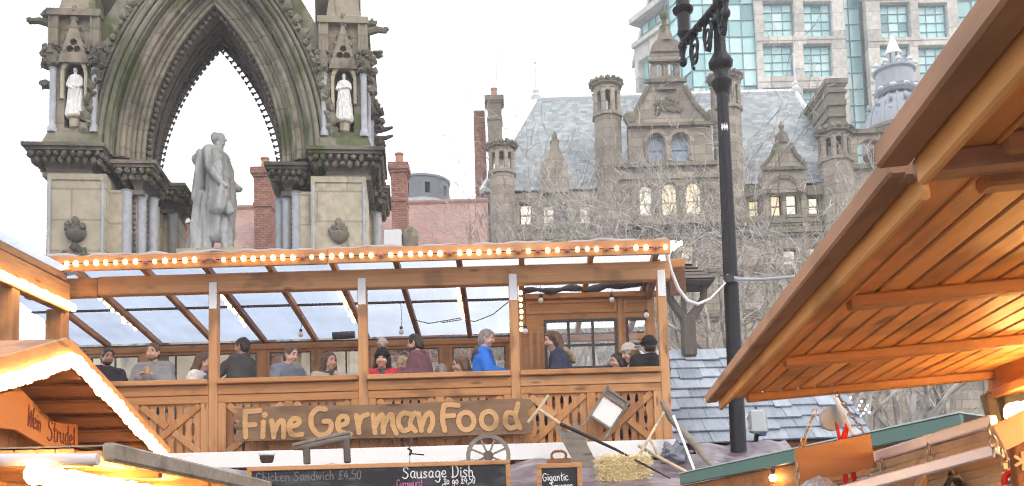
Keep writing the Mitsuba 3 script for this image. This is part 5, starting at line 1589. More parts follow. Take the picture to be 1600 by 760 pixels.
# washboard
Yq = 11.80
T_, L_, R_, B_ = at(949, 606, Yq), at(916, 658, Yq), at(983, 629, Yq), at(949, 680, Yq)
k = thing('washboard', 'old washboard with white panel and wooden legs hung tilted on the balcony panels', 'washboard')
dl = unit(L_ - T_); dr_ = unit(B_ - R_)
part(k, 'rail', MB().bevel(T_ - dl * .03, L_ + dl * .08, .03, .032, up=(0, 1, 0)), 'wood_grey')
part(k, 'rail', MB().bevel(R_ - dr_ * .02, B_ + dr_ * .06, .03, .032, up=(0, 1, 0)), 'wood_grey')
W1 = unit(R_ - T_)
part(k, 'crossbar', MB().bevel(T_ + dl * .01, R_ + dr_ * .01, .028, .03, up=(0, 1, 0)), 'wood_grey')
part(k, 'crossbar', MB().bevel(T_ + dl * .41, R_ + dr_ * .41, .028, .03, up=(0, 1, 0)), 'wood_grey')
part(k, 'crossbar', MB().bevel(T_ + dl * .10, R_ + dr_ * .10, .02, .02, up=(0, 1, 0)), 'wood_grey')
mb = MB()
n = 14
for i in range(n):
    s0 = .12 + .27 * i / n
    mb.frame(T_ + dl * s0 + W1 * .02 + (0, .012 + .003 * (i % 2), 0), W1 * (np.linalg.norm(R_ - T_) - .04), dl * (.27 / n), (0, .006, 0))
part(k, 'white_panel', mb, 'white_paint')
part(k, 'upper_panel', MB().frame(T_ + dl * .025 + W1 * .02 + (0, .012, 0), W1 * (np.linalg.norm(R_ - T_) - .04), dl * .07, (0, .006, 0)), 'wood_greyz')
# straw bale
k = thing('straw_bale', 'small pale straw bale lying on the tarpaulin roof under the long tool', 'straw bale')
c = at(973, 741, 11.05)
core = trimesh.creation.box((.56, .42, .36)); core = core.subdivide().subdivide().subdivide()
v = core.vertices * (1 + .10 * (meshkit.fbm(core.vertices * 9, 3, 4) - .5))[:, None]
v *= (1 - .10 * (np.abs(v[:, :1]) / .28) ** 4)
part(k, 'core', moved(trimesh.Trimesh(v, core.faces, process=False), None, c), plain('straw_core', (.46, .37, .19), .9), True)
rg = np.random.default_rng(77)
mats = [plain('straw_a', (.74, .62, .36), .7), plain('straw_b', (.60, .48, .25), .7), plain('straw_c', (.82, .74, .50), .7)]
for m in mats:
    mb = MB()
    for i in range(520):
        ax = rg.integers(3); q = rg.uniform(-1, 1, 3) * (.28, .21, .18)
        sgn_ = 1 if rg.random() < .5 else -1
        if ax == 1: sgn_ = -1
        if ax == 2: sgn_ = 1
        q[ax] = sgn_ * (.28, .21, .18)[ax] * rg.uniform(.92, 1.04)
        d = unit(rg.normal(0, 1, 3) * (1, .5, .45) + np.eye(3)[ax] * sgn_ * .5); L = rg.uniform(.04, .13)
        mb.tube([c + q - d * L / 2, c + q + d * L / 2 + rg.normal(0, .006, 3)], .0035, 3, cap=False)
    key = part(k, 'straw', mb, m); labels[key] = {'kind': 'stuff'}
# poles leaning at the right corner
for nm, lab, pts, r, m in (('old_pole', 'thick gnarled grey-brown pole leaning at the balcony corner', [(1034, 628, 11.7), (1048, 655, 11.6), (1068, 676, 11.5), (1086, 694, 11.4), (1104, 718, 11.2), (1120, 736, 11.0)], [.03, .04, .045, .05, .042, .03], 'wood_grey'),
                           ('old_pole', 'thin white rod leaning beside the thick gnarled pole', [(1052, 650, 11.5), (1070, 696, 11.3), (1086, 738, 11.1)], .016, 'white_paint'),
                           ('old_pole', 'thin brown stick leaning left of the balcony corner post', [(1037, 645, 11.6), (1018, 678, 11.4), (998, 714, 11.2)], .018, 'wood_pale'),
                           ('old_pole', 'short brown stick crossing the thin stick behind the bale', [(1014, 684, 11.5), (1022, 698, 11.4), (1029, 714, 11.3)], .016, 'wood_pale'),
                           ('old_pole', 'pale broomstick lying sloped on the roof right of the bale', [(998, 697, 11.4), (1036, 719, 11.2), (1078, 741, 11.0)], .022, 'wood_pale')):
    solo(nm, MB().tube([at(*q) for q in pts], r, 8), m, lab, 'pole', smooth=45)
k = solo('old_pole_end', MB().blob(at(1091, 692, 11.3), (.05, .04, .05), 3, .3, 2), 'woodd_z', 'reddish wooden knob on the thick gnarled pole', 'knob', smooth=40) if False else None
solo('bundled_cloth', MB().blob(at(1054, 712, 11.6), (.16, .14, .12), 5, .5, 3), plain('cloth_grey', (.22, .23, .28), .6), 'crumpled grey-blue cloth heaped at the balcony corner', 'cloth', smooth=60)

# ---------------------------------------------------------------- shingled hut behind, with its ridge ornament
for i, c in enumerate(((.27, .31, .37), (.22, .255, .31), (.33, .37, .43))):
    def fn(p, n, uv, c=c):
        return mi.Color3f(c) * (.72 + .5 * mikit.fbm(p.x * 8, p.y * 3, p.z * 3, 3)) * (.85 + .3 * mikit.noise(p.x * 60, p.y * 4, p.z * 4))
    bsdf(f'shingle_{"abc"[i]}', {'type': 'principled', 'base_color': mikit.proc(fn), 'roughness': .35, 'specular': .6})
hut = thing('shingle_hut', 'market hut with grey-blue wooden shingle roof behind the balcony corner and lamp post', 'hut')
Yr, Ye = 15.5, 13.25
zr, ze = at(1100, 551, Yr)[2], at(1180, 692, Ye)[2]
hx0, hx1 = 1.9, at(1318, 640, 14.3)[0]
sl = np.array([0, Ye - Yr, ze - zr]); Ls = np.linalg.norm(sl); sl = sl / Ls
nrm = unit(np.cross((1, 0, 0), sl)); nrm = nrm if nrm[2] > 0 else -nrm
part(hut, 'roof_deck', MB().frame((hx0, Yr, zr - .04), (hx1 - hx0, 0, 0), sl * Ls, nrm * -.05).frame((hx0, Yr + .02, zr - .04), (hx1 - hx0, 0, 0), (0, 2.2, ze - zr), (0, 0, -.05)), 'woodd_x')
rg = np.random.default_rng(31)
nr = 9
for r in range(nr):
    s0 = Ls * r / nr
    x = hx0 - rg.uniform(0, .2)
    while x < hx1:
        w = rg.uniform(.22, .42)
        w2 = min(w, hx1 + .02 - x)
        if w2 > .06 and x + w2 > 2.2:
            extra = .06 if rg.random() < .45 else 0.0
            o = np.array([x, Yr, zr]) + sl * (s0 - .05) + nrm * (.010 + rg.uniform(0, .006))
            part(hut, 'shingle', MB().frame(o, (w2 - .006, 0, 0), sl * (Ls / nr + .07 + extra) + nrm * (.035 + extra * .2), nrm * .022), 'shingle_' + 'abc'[rg.integers(3)])
        x += w
part(hut, 'ridge_cap', MB().frame((hx0, Yr - .12, zr - .05), (hx1 - hx0, 0, 0), (0, .12, .085), (0, .02, -.02)).frame((hx0, Yr, zr + .035), (hx1 - hx0, 0, 0), (0, .14, -.085), (0, .02, .02)), 'shingle_c')
part(hut, 'wall', MB().span(hx0 + .1, hx1 - .1, Ye + .4, Ye + .46, 0, ze + .25).span(hx1 - .16, hx1 - .1, Ye + .46, Yr + 1.8, 0, ze + .25), 'woodd_x')
for u, v in ((1180, 642), (1195, 667)):
    p = at(u, v, 13.95 if v < 650 else 13.6)
    part(hut, 'snow_hook', MB().add([p + (-.07, 0, 0), p + (.07, 0, 0), p + (0, .05, .08), p + (0, -.08, .03)], [[0, 1, 3], [1, 2, 3], [0, 3, 2], [0, 2, 1]]), 'iron_black')
k = thing('bird_table', 'dark wooden bird table with small hipped slat roof on forked post above the shingle roof', 'bird table')
Yb = 15.3
c = at(1077, 553, Yb)
zt = lambda v: at(1077, v, Yb)[2]
part(k, 'post', MB().bevel((c[0], Yb, zr - .1), (c[0], Yb, zt(495)), .22, .22, up=(0, 1, 0), b=.02), 'wood_dark')
part(k, 'spindle', MB().bar((c[0] - .05, Yb, zt(498)), (c[0] - .05, Yb, zt(440)), .07, .07, up=(0, 1, 0)), 'wood_dark')
for sg in (-1, 1):
    part(k, 'forked_arm', MB().tube([(c[0] + sg * .03, Yb, zt(500)), (c[0] + sg * .17, Yb, zt(484)), (c[0] + sg * .27, Yb, zt(468)), (c[0] + sg * .29, Yb, zt(445))], [.09, .075, .065, .06], 7), 'wood_dark', 45)
w0, w1 = .40, .03
for i in range(5):
    t0, t1 = i / 5, (i + 1.25) / 5
    r0_, r1_ = w0 + (w1 - w0) * t0, w0 + (w1 - w0) * min(1, t1)
    z0_, z1_ = zt(445) + (zt(414) - zt(445)) * t0 + .012 * i, zt(445) + (zt(414) - zt(445)) * t1
    mb = MB().lathe([(r0_ * 1.41, z0_), (r1_ * 1.41, z1_), (r1_ * 1.38, z1_ - .03), (r0_ * 1.38, z0_ - .03)], (c[0], Yb, 0), 4, rot=math.pi / 4)
    part(k, 'roof_slat', mb, 'wood_dark')

# ---------------------------------------------------------------- cast iron lamp post
YL_ = 12.4
lx = at(1147, 560, YL_)[0]
lp = thing('lamp_post', 'tall black cast iron lamp post with ornate cross arm and ring collars', 'lamp post')
zl = lambda v: at(1140, v, YL_)[2]
lean = .004
shx = lambda z: lx + lean * (z - 3)
prof = [(0, .16), (1.0, .15), (1.1, .12), (2.0, .108), (zl(440), .097), (zl(330), .090), (zl(140), .076)]
part(lp, 'shaft', MB().tube([(shx(z), YL_, z) for z, r in prof], [r for z, r in prof], 16), 'iron_black', 40)
c = (shx(zl(115)), YL_, 0)
part(lp, 'collar', MB().lathe([(.088, zl(146)), (.10, zl(142)), (.135, zl(133)), (.14, zl(128)), (.10, zl(122)), (.098, zl(112)), (.12, zl(108)), (.158, zl(104)), (.165, zl(97)), (.13, zl(91)), (.085, zl(82)), (.075, zl(60))], c, 18), 'iron_black', 40)
part(lp, 'upper_shaft', MB().tube([(shx(zl(82)), YL_, zl(84)), (shx(zl(-60)), YL_, zl(-60))], [.078, .065], 14), 'iron_black', 40)
zc = zl(36)
pl, pr = np.array([2.57, 13.0, zc]), np.array([2.90, 11.75, zc])
d = pr - pl
t = np.linspace(0, 1, 40)
a, b = unit(np.cross(d, (0, 0, 1))), np.array([0, 0, 1.0])
for ph in (0, math.pi):
    part(lp, 'twisted_arm', MB().tube([pl + d * x + (a * math.cos(x * 34 + ph) + b * math.sin(x * 34 + ph)) * .035 for x in t], .034, 7), 'iron_black', 45)
part(lp, 'arm_core', MB().tube([pl, pr], .035, 8), 'iron_black', 40)
part(lp, 'arm_boss', MB().ball((c[0], YL_, zc), (.12, .12, .11), 2), 'iron_black', True)
for q in (pl, pr):
    part(lp, 'arm_finial', MB().ball(q, .065, 2).lathe([(.02, -.30), (.05, -.27), (.06, -.22), (.03, -.16), (.04, -.1), (.06, -.02)], q, 10), 'iron_black', 40)
    part(lp, 'lantern_holder', MB().lathe([(.05, .0), (.06, .08), (.10, .14), (.085, .2), (.09, .42), (.14, .46), (.15, .50), (.10, .54), (.08, .9)], q + (.03, 0, .05), 14), 'iron_black', 40)
    for s in (-1, 0, 1):
        part(lp, 'lantern_prong', MB().tube([q + (.03, 0, .9), q + (.03 + s * .12, 0, 1.05), q + (.03 + s * .2, .0, 1.4)], .02, 6), 'iron_black', 40)
for base, s in ((pl * .45 + pr * .55, 1), (pl * .75 + pr * .25, -1), (pl * .12 + pr * .88, 1)):
    for ph in (0, 1):
        cc = base + (.02, 0, -.20 - .1 * ph)
        part(lp, 'scroll', MB().tube([cc + unit(d) * s * (.13 - .03 * ph) * math.cos(x) * (1 - x / 14) + b * .17 * math.sin(x) * (1 - x / 14) for x in np.linspace(-1.2, 6.4, 26)], .022, 6), 'iron_black', 45)
for v0, v1 in ((196, 205), (296, 303)):
    part(lp, 'paper_remnant', MB().lathe([(.104, zl(v1)), (.1045, zl(v0))], (shx(zl(v0)), YL_, 0), 16), 'white_paint', 40) if False else None
mb = MB()
for v, x0, x1 in ((202, -.6, .5),):
    n = 8
    for i in range(n):
        a0, a1 = -math.pi / 2 + x0 + (x1 - x0) * i / n, -math.pi / 2 + x0 + (x1 - x0) * (i + 1) / n
        h0, h1 = .03 + .03 * math.sin(i * 2.1), .03 + .03 * math.sin(i * 2.1 + 2.1)
        z = zl(v); R = .0825
        P = [(shx(z) + R * math.cos(q), YL_ + R * math.sin(q), z + h) for q, h in ((a0, -h0), (a1, -h1), (a1, h1), (a0, h0))]
        mb.add(P, [[0, 1, 2], [0, 2, 3]])
part(lp, 'paper_remnant', mb, 'white_paint')
k = thing('junction_box', 'black junction box strapped to the lamp post where the rope is tied', 'box')
p = at(1140, 437, YL_ - .12)
part(k, 'box', MB().bevel(p + (-.06, 0, 0), p + (.05, 0, 0), .09, .10), 'socket')
part(k, 'strap', MB().lathe([(.103, p[2] - .02), (.103, p[2] + .02)], (shx(p[2]), YL_, 0), 16), 'zinc_plate', 40)
pts = [at(u, v, y) for u, v, y in ((1135, 432, 12.28), (1155, 437, 12.27), (1190, 437, 12.2), (1240, 433, 12.0), (1330, 425, 11.5), (1420, 415, 11))]
solo('rope', MB().tube(pts, [.03, .026, .02, .02, .02, .02], 7), plain('rope_grey', (.42, .44, .48), .7), 'grey rope tied round the lamp post and running right', 'rope', smooth=50)
pts = [at(u, v, y) for u, v, y in ((1042, 398, 11.95), (1049, 425, 12.0), (1060, 452, 12.1), (1074, 470, 12.15), (1090, 476, 12.2), (1110, 467, 12.25), (1136, 440, 12.27))]
solo('rope', MB().tube(pts, [.026, .026, .026, .024, .022, .014, .012], 7), 'white_paint', 'white rope sagging from the balcony roof corner to the lamp post', 'rope', smooth=50)
k = thing('floodlight', 'pale grey floodlight box with blue base on the shingle roof beside the lamp post', 'floodlight')
p0 = at(1183, 660, 12.9)
part(k, 'housing', MB().bevel(p0 + (0, 0, -.15), p0 + (.0, .02, .16), .21, .12, up=(0, 1, 0), b=.02), plain('housing_grey', (.46, .49, .52), .5))
part(k, 'fins', MB().bevel(p0 + (.115, .03, -.15), p0 + (.115, .05, .13), .05, .12, up=(0, 1, 0), b=.01), 'lead_grey')
part(k, 'base', MB().bevel(p0 + (.03, .04, -.17), p0 + (.12, .04, -.17), .1, .03), plain('blue_plastic', (.06, .12, .32), .4))
part(k, 'handle', MB().tube([p0 + (-.11, 0, -.12), p0 + (-.15, 0, -.08), p0 + (-.15, 0, .08), p0 + (-.11, 0, .12)], .012, 6), 'white_paint', 40)
part(k, 'stand', MB().bar(p0 + (0, .05, -.16), p0 + (0, .45, -.62), .05, .05), 'iron_black')


# ---------------------------------------------------------------- bare winter trees
def barkfn(p, n, uv):
    a = mikit.fbm(p.x * 6, p.y * 6, p.z * 3, 3)
    return mikit.mix((.25, .225, .205), (.56, .53, .49), mikit.smoothstep(.3, .7, a))


bsdf('bark', {'type': 'principled', 'base_color': mikit.proc(barkfn), 'roughness': .8, 'specular': .3})


def bare_tree(label, base, fork, top, spread, seed, twigs=1.0, lean=(0, 0)):
    """trunk to height fork, crown up to top within the given spread"""
    r = np.random.default_rng(seed)
    k = thing('bare_tree', label, 'tree')
    levels = [MB(), MB(), MB()]
    H = top - fork

    def grow(p, d, L, rad, lev):
        n = 4 if lev < 3 else 3
        pts, dd = [p], d
        for i in range(n):
            dd = unit(dd + r.normal(0, .13 + .03 * lev, 3) + (0, 0, .06 if lev < 3 else .02))
            pts.append(pts[-1] + dd * L / n)
        rads = np.linspace(rad, rad * .62, n + 1)
        levels[0 if lev == 0 else (1 if lev < 4 else 2)].tube(pts, rads, 8 if lev == 0 else (5 if lev < 3 else 3), cap=lev == 0)
        if lev >= 6: return
        kids = r.integers(2, 4) if lev < 3 else r.integers(2, 5)
        for c in range(int(kids * (twigs if lev >= 4 else 1) + r.random())):
            s = r.uniform(.35, 1.0) if c else 1.0
            q = np.array(pts[0]) + 0
            i = min(n - 1, int(s * n)); fr = s * n - i
            q = pts[i] + (pts[i + 1] - pts[i]) * min(1, fr)
            a = r.uniform(0, 2 * math.pi)
            side = unit(np.cross(dd, (math.cos(a), math.sin(a), .3)))
            ang = r.uniform(.30, .75) if c else r.uniform(.08, .4)
            nd = unit(dd * math.cos(ang) + side * math.sin(ang) + (0, 0, .10))
            nd = unit(nd * (spread, spread, 1.0))
            grow(q, nd, L * r.uniform(.62, .82), max(.0072, rads[min(n, i + 1)] * r.uniform(.55, .72)), lev + 1)

    base = np.asarray(base, float)
    tp = [base + (0, 0, z) + np.array([*lean, 0]) * z / max(fork, 1) for z in np.linspace(0, fork, 5)]
    levels[0].tube(tp, np.linspace(.22, .15, 5), 10)
    nb_ = 5
    for i in range(nb_):
        a = i * 2 * math.pi / nb_ + r.uniform(-.4, .4)
        d = unit((math.cos(a) * .6 * spread, math.sin(a) * .5 * spread, 1.0))
        grow(tp[-1], d, H * .50, .10, 1)
    grow(tp[-1], unit((0, 0, 1.0)), H * .50, .11, 1)
    part(k, 'trunk', levels[0], 'bark', 50)
    part(k, 'branches', levels[1], 'bark', 50)
    key = part(k, 'twigs', levels[2], 'bark')
    return k


tb = lambda u, Y: (at(u, 600, Y)[0], Y, 0)
bare_tree('broad bare tree left of the stone gable, its twigs before the slate roof', tb(880, 25), 4.2, 10.2, 1.1, 4)
bare_tree('tall bare tree with upright pale branches before the stone gable', tb(960, 27), 4.6, 11.0, .85, 9)
bare_tree('small bare tree beside the red tiled roof', tb(742, 26), 4.0, 7.6, 1.1, 14)
bare_tree('pale many-twigged bare tree in front of the lower stone facade', tb(945, 24), 4.0, 8.9, 1.2, 61)
bare_tree('wide low bare tree behind the lamp post', tb(1110, 23), 3.6, 9.6, 1.3, 22)
bare_tree('bare tree right of the lamp post with a long pale curved branch', tb(1235, 21), 3.2, 8.6, 1.3, 33)
ft = bare_tree('bare tree hung with tiny blue-white lights under the wooden canopy', tb(1368, 18.5), 2.0, 6.6, 1.2, 41)
bare_tree('dark bare tree seen under the canopy, rightmost of the row', tb(1470, 21), 2.6, 7.6, 1.2, 55)
plain('led_bulb', (.8, .85, 1), .3)
FAIRY = bulbs_emit((.45, .55, 1.0), 1.2)
pts = [at(u, v, 17.6 + .1 * (i % 3)) for i, (u, v) in enumerate(((1346, 628), (1343, 634), (1340, 641), (1338, 648), (1339, 655), (1337, 662), (1341, 665), (1352, 640), (1349, 646), (1356, 634), (1329, 622), (1324, 630), (1318, 636), (1345, 650), (1358, 645)))]
bulb_string('fairy_lights', 'tiny blue-white fairy lights wound up a bare tree under the canopy', pts, .022, (), FAIRY, group=None, cable=.004)

# ---------------------------------------------------------------- right-hand hut with propped shutters over the aisle
AX = unit((-.089, -1, 0))                      # along the row, towards us
BX = unit((1, -.089, .055))                    # from the free edge to the hinge
NX = unit(np.cross(AX, BX)); NX = NX if NX[2] > 0 else -NX
C0 = np.array([1.065, 5.22, 2.40])
q3 = lambda a, b, n=0.0: C0 + AX * a + BX * b + NX * n
rc = np.random.default_rng(3)


def slab(mb, a0, a1, b0, b1, n0, n1, bev=.006):
    p, q = q3(a0, (b0 + b1) / 2, (n0 + n1) / 2), q3(a1, (b0 + b1) / 2, (n0 + n1) / 2)
    return mb.bevel(p, q, b1 - b0, n1 - n0, up=NX, b=bev)


def slabb(mb, a0, a1, b0, b1, n0, n1, bev=.006):
    p, q = q3((a0 + a1) / 2, b0, (n0 + n1) / 2), q3((a0 + a1) / 2, b1, (n0 + n1) / 2)
    return mb.bevel(p, q, a1 - a0, n1 - n0, up=NX, b=bev)


def shutter(label, a0, a1, off, lift, wide):
    k = thing('propped_shutter', label, 'shutter', None)
    def P(name, mb, mat): return part(k, name, mb, mat)
    n = lift
    P('edge_beam', slab(MB(), a0, a1, off, off + .065, n, n + .05, .006), 'wood_edge')
    P('edge_moulding', slab(MB(), a0 + .02, a1 - .02, off + .066, off + .088, n - .048, n + .02), 'wood_canopy')
    P('frame_board', slab(MB(), a0 + .01, a1 - .01, off + .089, off + .205, n + .010, n + .032), 'wood_canopyb')
    P('inner_lath', slab(MB(), a0 + .03, a1 - .03, off + .206, off + .216, n + .006, n + .034, .003), 'wood_canopy')
    b, i = off + .217, 0
    while b < wide:
        w = rc.uniform(.088, .100)
        P('plank', slab(MB(), a0 + .02, a1 - .02, b + .0045, b + w - .0045, n + .028 + rc.uniform(0, .003), n + .046, .005), 'wood_canopy' if rc.random() < .6 else 'wood_canopyb')
        b += w
    P('top_sheet', slab(MB(), a0 + .01, a1 - .01, off + .02, wide + .05, n + .051, n + .056, .002), 'frame_dark')
    m = max(2, int(round((a1 - a0) / 1.0)) + 1)
    for a in np.linspace(a0 + .03, a1 - .10, m):
        P('batten', slabb(MB(), a - .03, a + .03, off + .217, wide, n - .018, n + .027, .007), 'woodb_x')
    P('end_board', slabb(MB(), a0, a0 + .05, off + .066, off + .42, n - .03, n + .01, .006), 'wood_edge') if a0 > 1 else None
    P('end_board', slabb(MB(), a1 - .05, a1, off + .03, off + .32, n - .005, n + .03, .006), 'wood_edge')
    return k


shutter('wide plank shutter propped up as a canopy over the aisle, farther of two', 0, 3.36, 0, -.05, 1.52)
shutter('nearer propped plank shutter running out of the picture overhead', 3.45, 5.0, -.05, -.065, 1.5)

rh = thing('market_hut', 'right-hand orange timber market hut behind the propped shutters, lit by a blazing bulb row', 'hut')
hb = lambda a, b, z: np.array([*(C0 + AX * a + unit((1, -.089, 0)) * b)[:2], z])
part(rh, 'header_beam', MB().bevel(hb(-.05, 1.56, 2.42), hb(5.2, 1.56, 2.42), .10, .20, b=.01), 'wood_y')
part(rh, 'header_lath', MB().bevel(hb(.0, 1.50, 2.335), hb(5.2, 1.50, 2.335), .04, .05, b=.006), 'woodb_y')
part(rh, 'corner_post', MB().bevel(hb(.02, 1.60, 0), hb(.02, 1.60, 2.34), .12, .12, up=(0, 1, 0), b=.01), 'wood_grey')
part(rh, 'brace', MB().bevel(hb(.04, 1.47, 2.34), hb(.02, 1.56, 1.90), .05, .07, up=(0, 1, 0)), 'wood_grey')
part(rh, 'counter', MB().bevel(hb(0, 1.5, 1.0), hb(5.2, 1.5, 1.0), .4, .05), 'wood_y')
n = 40
for i in range(n):
    a = i * 5.2 / n
    part(rh, 'wall_board', MB().bevel(hb(a + 5.2 / n / 2, 1.6, 0), hb(a + 5.2 / n / 2, 1.6, .97), 5.2 / n - .006, .02, up=unit((1, -.089, 0))), ('wood_z', 'woodb_z', 'woodc_z')[rc.integers(3)])
part(rh, 'back_wall', MB().bevel(hb(0, 3.6, 1.3), hb(5.2, 3.6, 1.3), .05, 2.6), 'woodc_y')
part(rh, 'end_wall', MB().bevel(hb(-.02, 1.66, 1.25), hb(-.02, 3.6, 1.25), .05, 2.5), 'woodc_x')
part(rh, 'roof', MB().frame(hb(-.3, 1.45, 2.62), hb(5.3, 1.45, 2.62) - hb(-.3, 1.45, 2.62), hb(-.3, 3.8, 3.4) - hb(-.3, 1.45, 2.62), (0, 0, .05)), 'frame_dark')
# bulb row under the header, lighting the shutters' undersides
HOT = bulbs_emit((1.0, .56, .19), 4.0)
bulb_string('bulb_string', 'blazing row of bulbs along the right-hand hut front at the picture edge', [hb(a, 1.46, 2.20 + .012 * math.sin(a * 9)) for a in np.arange(.35, 3.4, .075)], .042, (), HOT, group='bulb rows of the near huts')
bulb_string('bulb_string', 'bulb row inside the right-hand hut under its roof', [hb(a, 2.3, 2.38) for a in np.arange(.3, 4.8, .14)], .045, (), HOT, group='bulb rows of the near huts')

# hanging sign boards, rails and chains in front of the hut
k = thing('hanging_board', 'blank orange wooden board hung slanting on chains, with red ribbon behind it', 'sign')
Yh = 5.0
TL, TR, BR, BL = at(1240, 703, Yh), at(1357, 679, Yh), at(1365, 731, Yh), at(1250, 758, Yh)
part(k, 'board', MB().poly(Polygon([((q - TL)[0], (q - TL)[2]) for q in (BL, BR, TR, TL)]), TL, (1, 0, 0), (0, 0, 1), .025), 'woodb_x')


def chain(parent, p, q, r=.009, link=.035, mat='chain_steel', name='chain'):
    p, q = np.asarray(p, float), np.asarray(q, float)
    n = max(2, int(np.linalg.norm(q - p) / link)); d = unit(q - p)
    s = unit(np.cross(d, (0, 1, .2))); u = np.cross(d, s)
    mb = MB()
    for i in range(n):
        c = p + (q - p) * (i + .5) / n
        w = s if i % 2 else u
        mb.tube([c + d * link * .62 * math.cos(t) + w * r * 1.4 * math.sin(t) for t in np.linspace(0, 2 * math.pi, 9)], r * .36, 5, cap=False)
    return part(parent, name, mb, mat, 40)


plain('chain_steel', (.42, .40, .38), .35, .5, .6)
chain(k, TL + (.03, 0, .0), at(1275, 640, Yh)); chain(k, TR + (-.02, 0, 0), at(1305, 612, Yh + .1)); chain(k, BL + (-.01, -.02, .06), BL + (.0, -.02, -.05)); chain(k, BL + (-.02, -.02, .12), BL + (-.01, -.02, .02))
part(k, 'hook_plate', MB().bevel(TL + (.04, .0, .01), TL + (.06, .0, .05), .03, .012, up=(0, 1, 0)), 'woodb_x')
plain('felt_red', (.62, .035, .03), .8)
for P_ in ([(1304, 661), (1309, 667), (1313, 685), (1318, 670), (1320, 662), (1325, 672), (1322, 690), (1312, 692), (1308, 682)], [(1317, 738), (1322, 737), (1325, 752), (1320, 757), (1316, 753)], [(1328, 737), (1334, 734), (1338, 748), (1334, 754), (1330, 750)]):
    Q = [at(u, v, Yh + .06) for u, v in P_]
    part(k, 'red_ribbon', MB().poly(Polygon([((q - Q[0])[0], (q - Q[0])[2]) for q in Q]).buffer(0), Q[0], (1, 0, 0), (0, 0, 1), .014), 'felt_red')
solo('fixing_plate', MB().poly(Point(0, 0).buffer(.07, 5).intersection(sbox(-.12, -.08, .1, .1)), at(1299, 655, 5.35), (1, 0, 0), (0, 0, 1), .03), 'lead_grey', 'round grey plate hanging behind the blank orange board', 'plate')
a, b = at(1303, 616, 5.3), at(1333, 681, 5.25)
solo('prop_rod', MB().tube([a, a * .6 + b * .4, b], [.014, .016, .012], 8), 'zinc_plate', 'slanting steel prop rod from the shutter edge down behind the orange board', 'rod', smooth=40)

k = thing('rail_rack', 'pair of slanting pale timber rails with silver tops held by chains', 'rack')
plain('alu', (.78, .78, .84), .35, .5, .3)
for (u0, v0, u1, v1, h, mat, dz) in ((1366, 716, 1553, 658, .055, 'alu', 0), (1362, 733, 1566, 676, .045, 'wood_pale', 0), (1364, 748, 1566, 689, .05, 'wood_pale', .02), (1290, 775, 1563, 702, .055, 'alu', .0)):
    y0, y1 = 5.05, 4.25
    a, b = at(u0, v0, y0), at(u1, v1, y1)
    part(k, 'rail', MB().bevel(a, b, .05, h, b=.006), mat)
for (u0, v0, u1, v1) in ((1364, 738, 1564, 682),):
    part(k, 'gap_shade_board', MB().bevel(at(u0, v0, 5.12), at(u1, v1, 4.32), .03, .16, b=.006), 'wood_dark')  # added dark board: stands in for the shaded gap between the rails
for t in (.03, .45, .93):
    a, b = at(1366, 716, 5.0), at(1553, 658, 4.2)
    p = a + (b - a) * t + (0, -.05, -.01)
    chain(k, p, p + (.015, 0, -.15), .012, .045)
a = at(1566, 700, 4.2)
chain(k, a, a + (.03, 0, -.2), .014, .05)
k = thing('hook', 'red painted hook hanging at the lower right corner', 'hook')
p = at(1582, 752, 4.1)
part(k, 'hook', MB().tube([p + (.035 * math.cos(t), 0, .035 * math.sin(t)) for t in np.linspace(-.4, 3.6, 16)], .014, 8), 'felt_red', 50)
solo('cable', MB().tube([at(u, v, 4.6) for u, v in ((1478, 762), (1486, 748), (1497, 747), (1506, 758), (1510, 775))], .014, 7), 'socket', 'dark cable loop below the silver rails', 'cable', smooth=40)
solo('folding_bracket', MB().bevel(at(1486, 738, 4.7), at(1512, 775, 4.6), .04, .03, b=.006), 'iron_black', 'black jointed arm below the silver rails', 'arm')
k = thing('pale_counter', 'pale yellow timber boards below the silver rails', 'counter')
for i in range(5):
    a, b = at(1452, 746 + i * 14, 4.9), at(1572, 716 + i * 14, 4.45)
    part(k, 'plank', MB().bevel(a, b, .03, .042, b=.004), 'wood_pale')
part(k, 'end_post', MB().bevel(at(1448, 742, 4.92), at(1424, 790, 4.92), .05, .05, up=(0, 1, 0)), 'wood_pale')
k = thing('welcome_sign', 'pale pinkish wooden sign with thin lettering at the right picture edge', 'sign')
Yk = 3.9
o = at(1570, 699, Yk); X = unit(at(1604, 682, Yk) - o); Z = unit(np.cross(X, (0, 1, 0))) * 1.0
Z = Z if Z[2] > 0 else -Z
part(k, 'board', MB().poly(sbox(0, 0, .40, .088).buffer(.012, 3), o, X, Z, .02), plain('sign_pink', (.72, .46, .30), .6))
g, L = writing('WEL', .045, .006, 5)
part(k, 'lettering', MB().poly(affinity.translate(g, .03, .022), o - np.array([0, .021, 0]) * 0 + np.cross(X, Z) * 0 + np.array([0, -.003, 0]), X, Z, .004), plain('letter_pink', (.45, .16, .12), .7))
k = thing('snowflake_post', 'red-brown wooden post with a pale snowflake cut-out at the right picture edge', 'post')
a = at(1592, 690, 4.05)
part(k, 'post', MB().bevel((a[0] + .03, 4.05, 0), (a[0] + .03, 4.05, a[2] + .03), .13, .05, up=(0, 1, 0)), 'woodd_z')
mb = MB(); c = at(1598, 721, 4.02)
for t in range(3):
    d = np.array([math.cos(t * math.pi / 3 + .5), 0, math.sin(t * math.pi / 3 + .5)])
    mb.bar(c - d * .04, c + d * .04, .012, .008, up=(0, 1, 0))
part(k, 'snowflake', mb, 'wood_pale')

